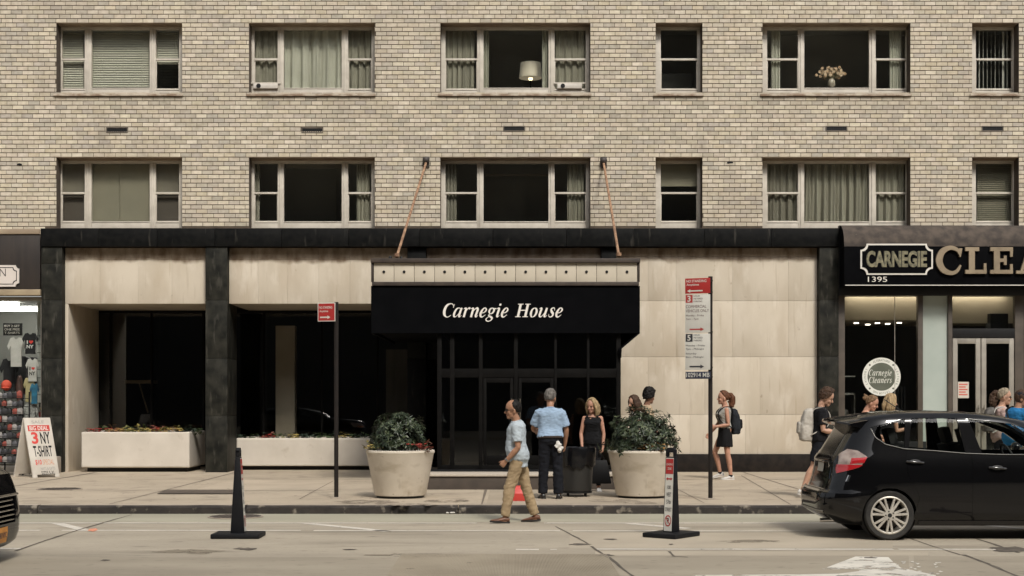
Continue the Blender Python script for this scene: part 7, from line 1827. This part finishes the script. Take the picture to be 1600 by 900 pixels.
for q in SV:
    mb = MB(); mb.prism(q, -1.2, 1.2, 'y'); cut.append(mb)
mb = MB(); mb.prism([(-.62, 1.10), (.62, 1.10), (.54, 1.38), (-.54, 1.38)], 2.55, 3.6, 'x'); cut.append(mb)
mb = MB(); mb.prism([(-.42, .40), (.42, .40), (.46, .66), (-.46, .66)], 4.40, 4.9, 'x'); cut.append(mb)
suv.shell([.15, .18, .22, .26, .30, .36, .42, .5, .58, .66, .72, .78, .83, .87, .9, .93, .96, .99, 1.02, 1.04, 1.06, 1.1, 1.16, 1.22, 1.28, 1.33, 1.38, 1.41, 1.435, 1.45, 1.46], cut)
for side in (-1, 1):
    for nm, q in zip(('rear_window', 'front_window'), SV): suv.side_patch(q, -.012, side, single=True).build(nm, m_cglass, suv.t, smooth=60)
    for q in ([(.98, .26), (1.82, .26), (1.82, 1.05), (.96, 1.06), (1.2, .6)], [(1.835, .26), (3.1, .26), (3.2, 1.04), (1.835, 1.05)]):
        suv.side_patch(q, .0035, side, 20, 16, th=.006).build('door', m_paintk, suv.t, smooth=40)
    hl = suv.side_patch([(4.05, .74), (4.47, .70), (4.45, .80), (4.30, .88), (3.95, .90)], .012, side, 10, 12, th=.04).build('headlight', m_lclear, suv.t, smooth=60)
    suv.side_patch([(4.20, .745), (4.40, .725), (4.40, .775), (4.20, .80)], .017, side, 5, 6, th=.01).build('amber_lens', m_amber, hl, smooth=60)
    suv.side_patch([(4.30, .36), (4.50, .36), (4.49, .43), (4.34, .43)], .010, side, 4, 5, th=.02).build('fog_light', m_lclear, suv.t, smooth=60)
    for x in (.9, 3.7): suv.wheel(x, side, .885)
    mb = MB(); mb.ell((3.05, side * .97, 1.10), (.07, .10, .07)); mb.tube([(3.03, side * .82, 1.06), (3.04, side * .92, 1.09)], .02, 8); mb.build('wing_mirror', m_paintk, suv.t, smooth=60)
suv.end_patch(1.095, 1.385, .62, .54, -.014, True).build('windscreen', m_cglass, suv.t, smooth=60)
suv.end_patch(1.08, 1.36, .60, .5, .004, False).build('rear_window_glass', MATS['dark_glass'], suv.t, smooth=60)
mb = MB(); mb.box(4.40, 4.42, -.46, .46, .38, .70); gr_ = mb.build('grille', m_trimk, suv.t)
for i in range(5):
    z = .43 + i * .05; P = [Vector((suv.xs(y, z, True) - .015, y, z)) for y in [-.42 + .84 * j / 10 for j in range(11)]]
    mb = MB(); mb.tube(P, .010, 8); mb.build('bar', m_chrome, gr_, smooth=50)
P = [Vector((suv.xs(y, .685, True) + .006, y, .685)) for y in [-.55 + 1.1 * j / 14 for j in range(15)]]
mb = MB(); mb.tube(P, .014, 8); mb.build('chrome_strip', m_chrome, suv.t, smooth=50)
pm = suv.end_patch(.215, .375, .16, .16, .014, True, 3, 4).build('number_plate', m_oplate, suv.t)
mb = MB(); fit_text(mb, 'T48 NYC', (4.618, -.12, .265), (0, 1, 0), (0, 0, 1), .24, .06, bold=.01); mb.build('lettering', m_navy, pm, recalc=False)
mb = MB(); mb.box(.9, 3.3, -.72, .72, .36, .42); mb.box(2.9, 3.3, -.72, .72, .6, 1.0); mb.build('cabin_floor', m_cabin, suv.t, bevel=.02)
for sy in (-.38, .38):
    mb = MB(); mb.obox((1.9, sy, .85), Vector((1, 0, .3)).normalized(), Vector((0, 1, 0)), Vector((-.3, 0, 1)).normalized(), .07, .25, .36); mb.obox((2.15, sy, .6), Vector((1, 0, 0)), Vector((0, 1, 0)), Vector((0, 0, 1)), .3, .25, .08); mb.build('seat', m_cabin, suv.t, bevel=.03)
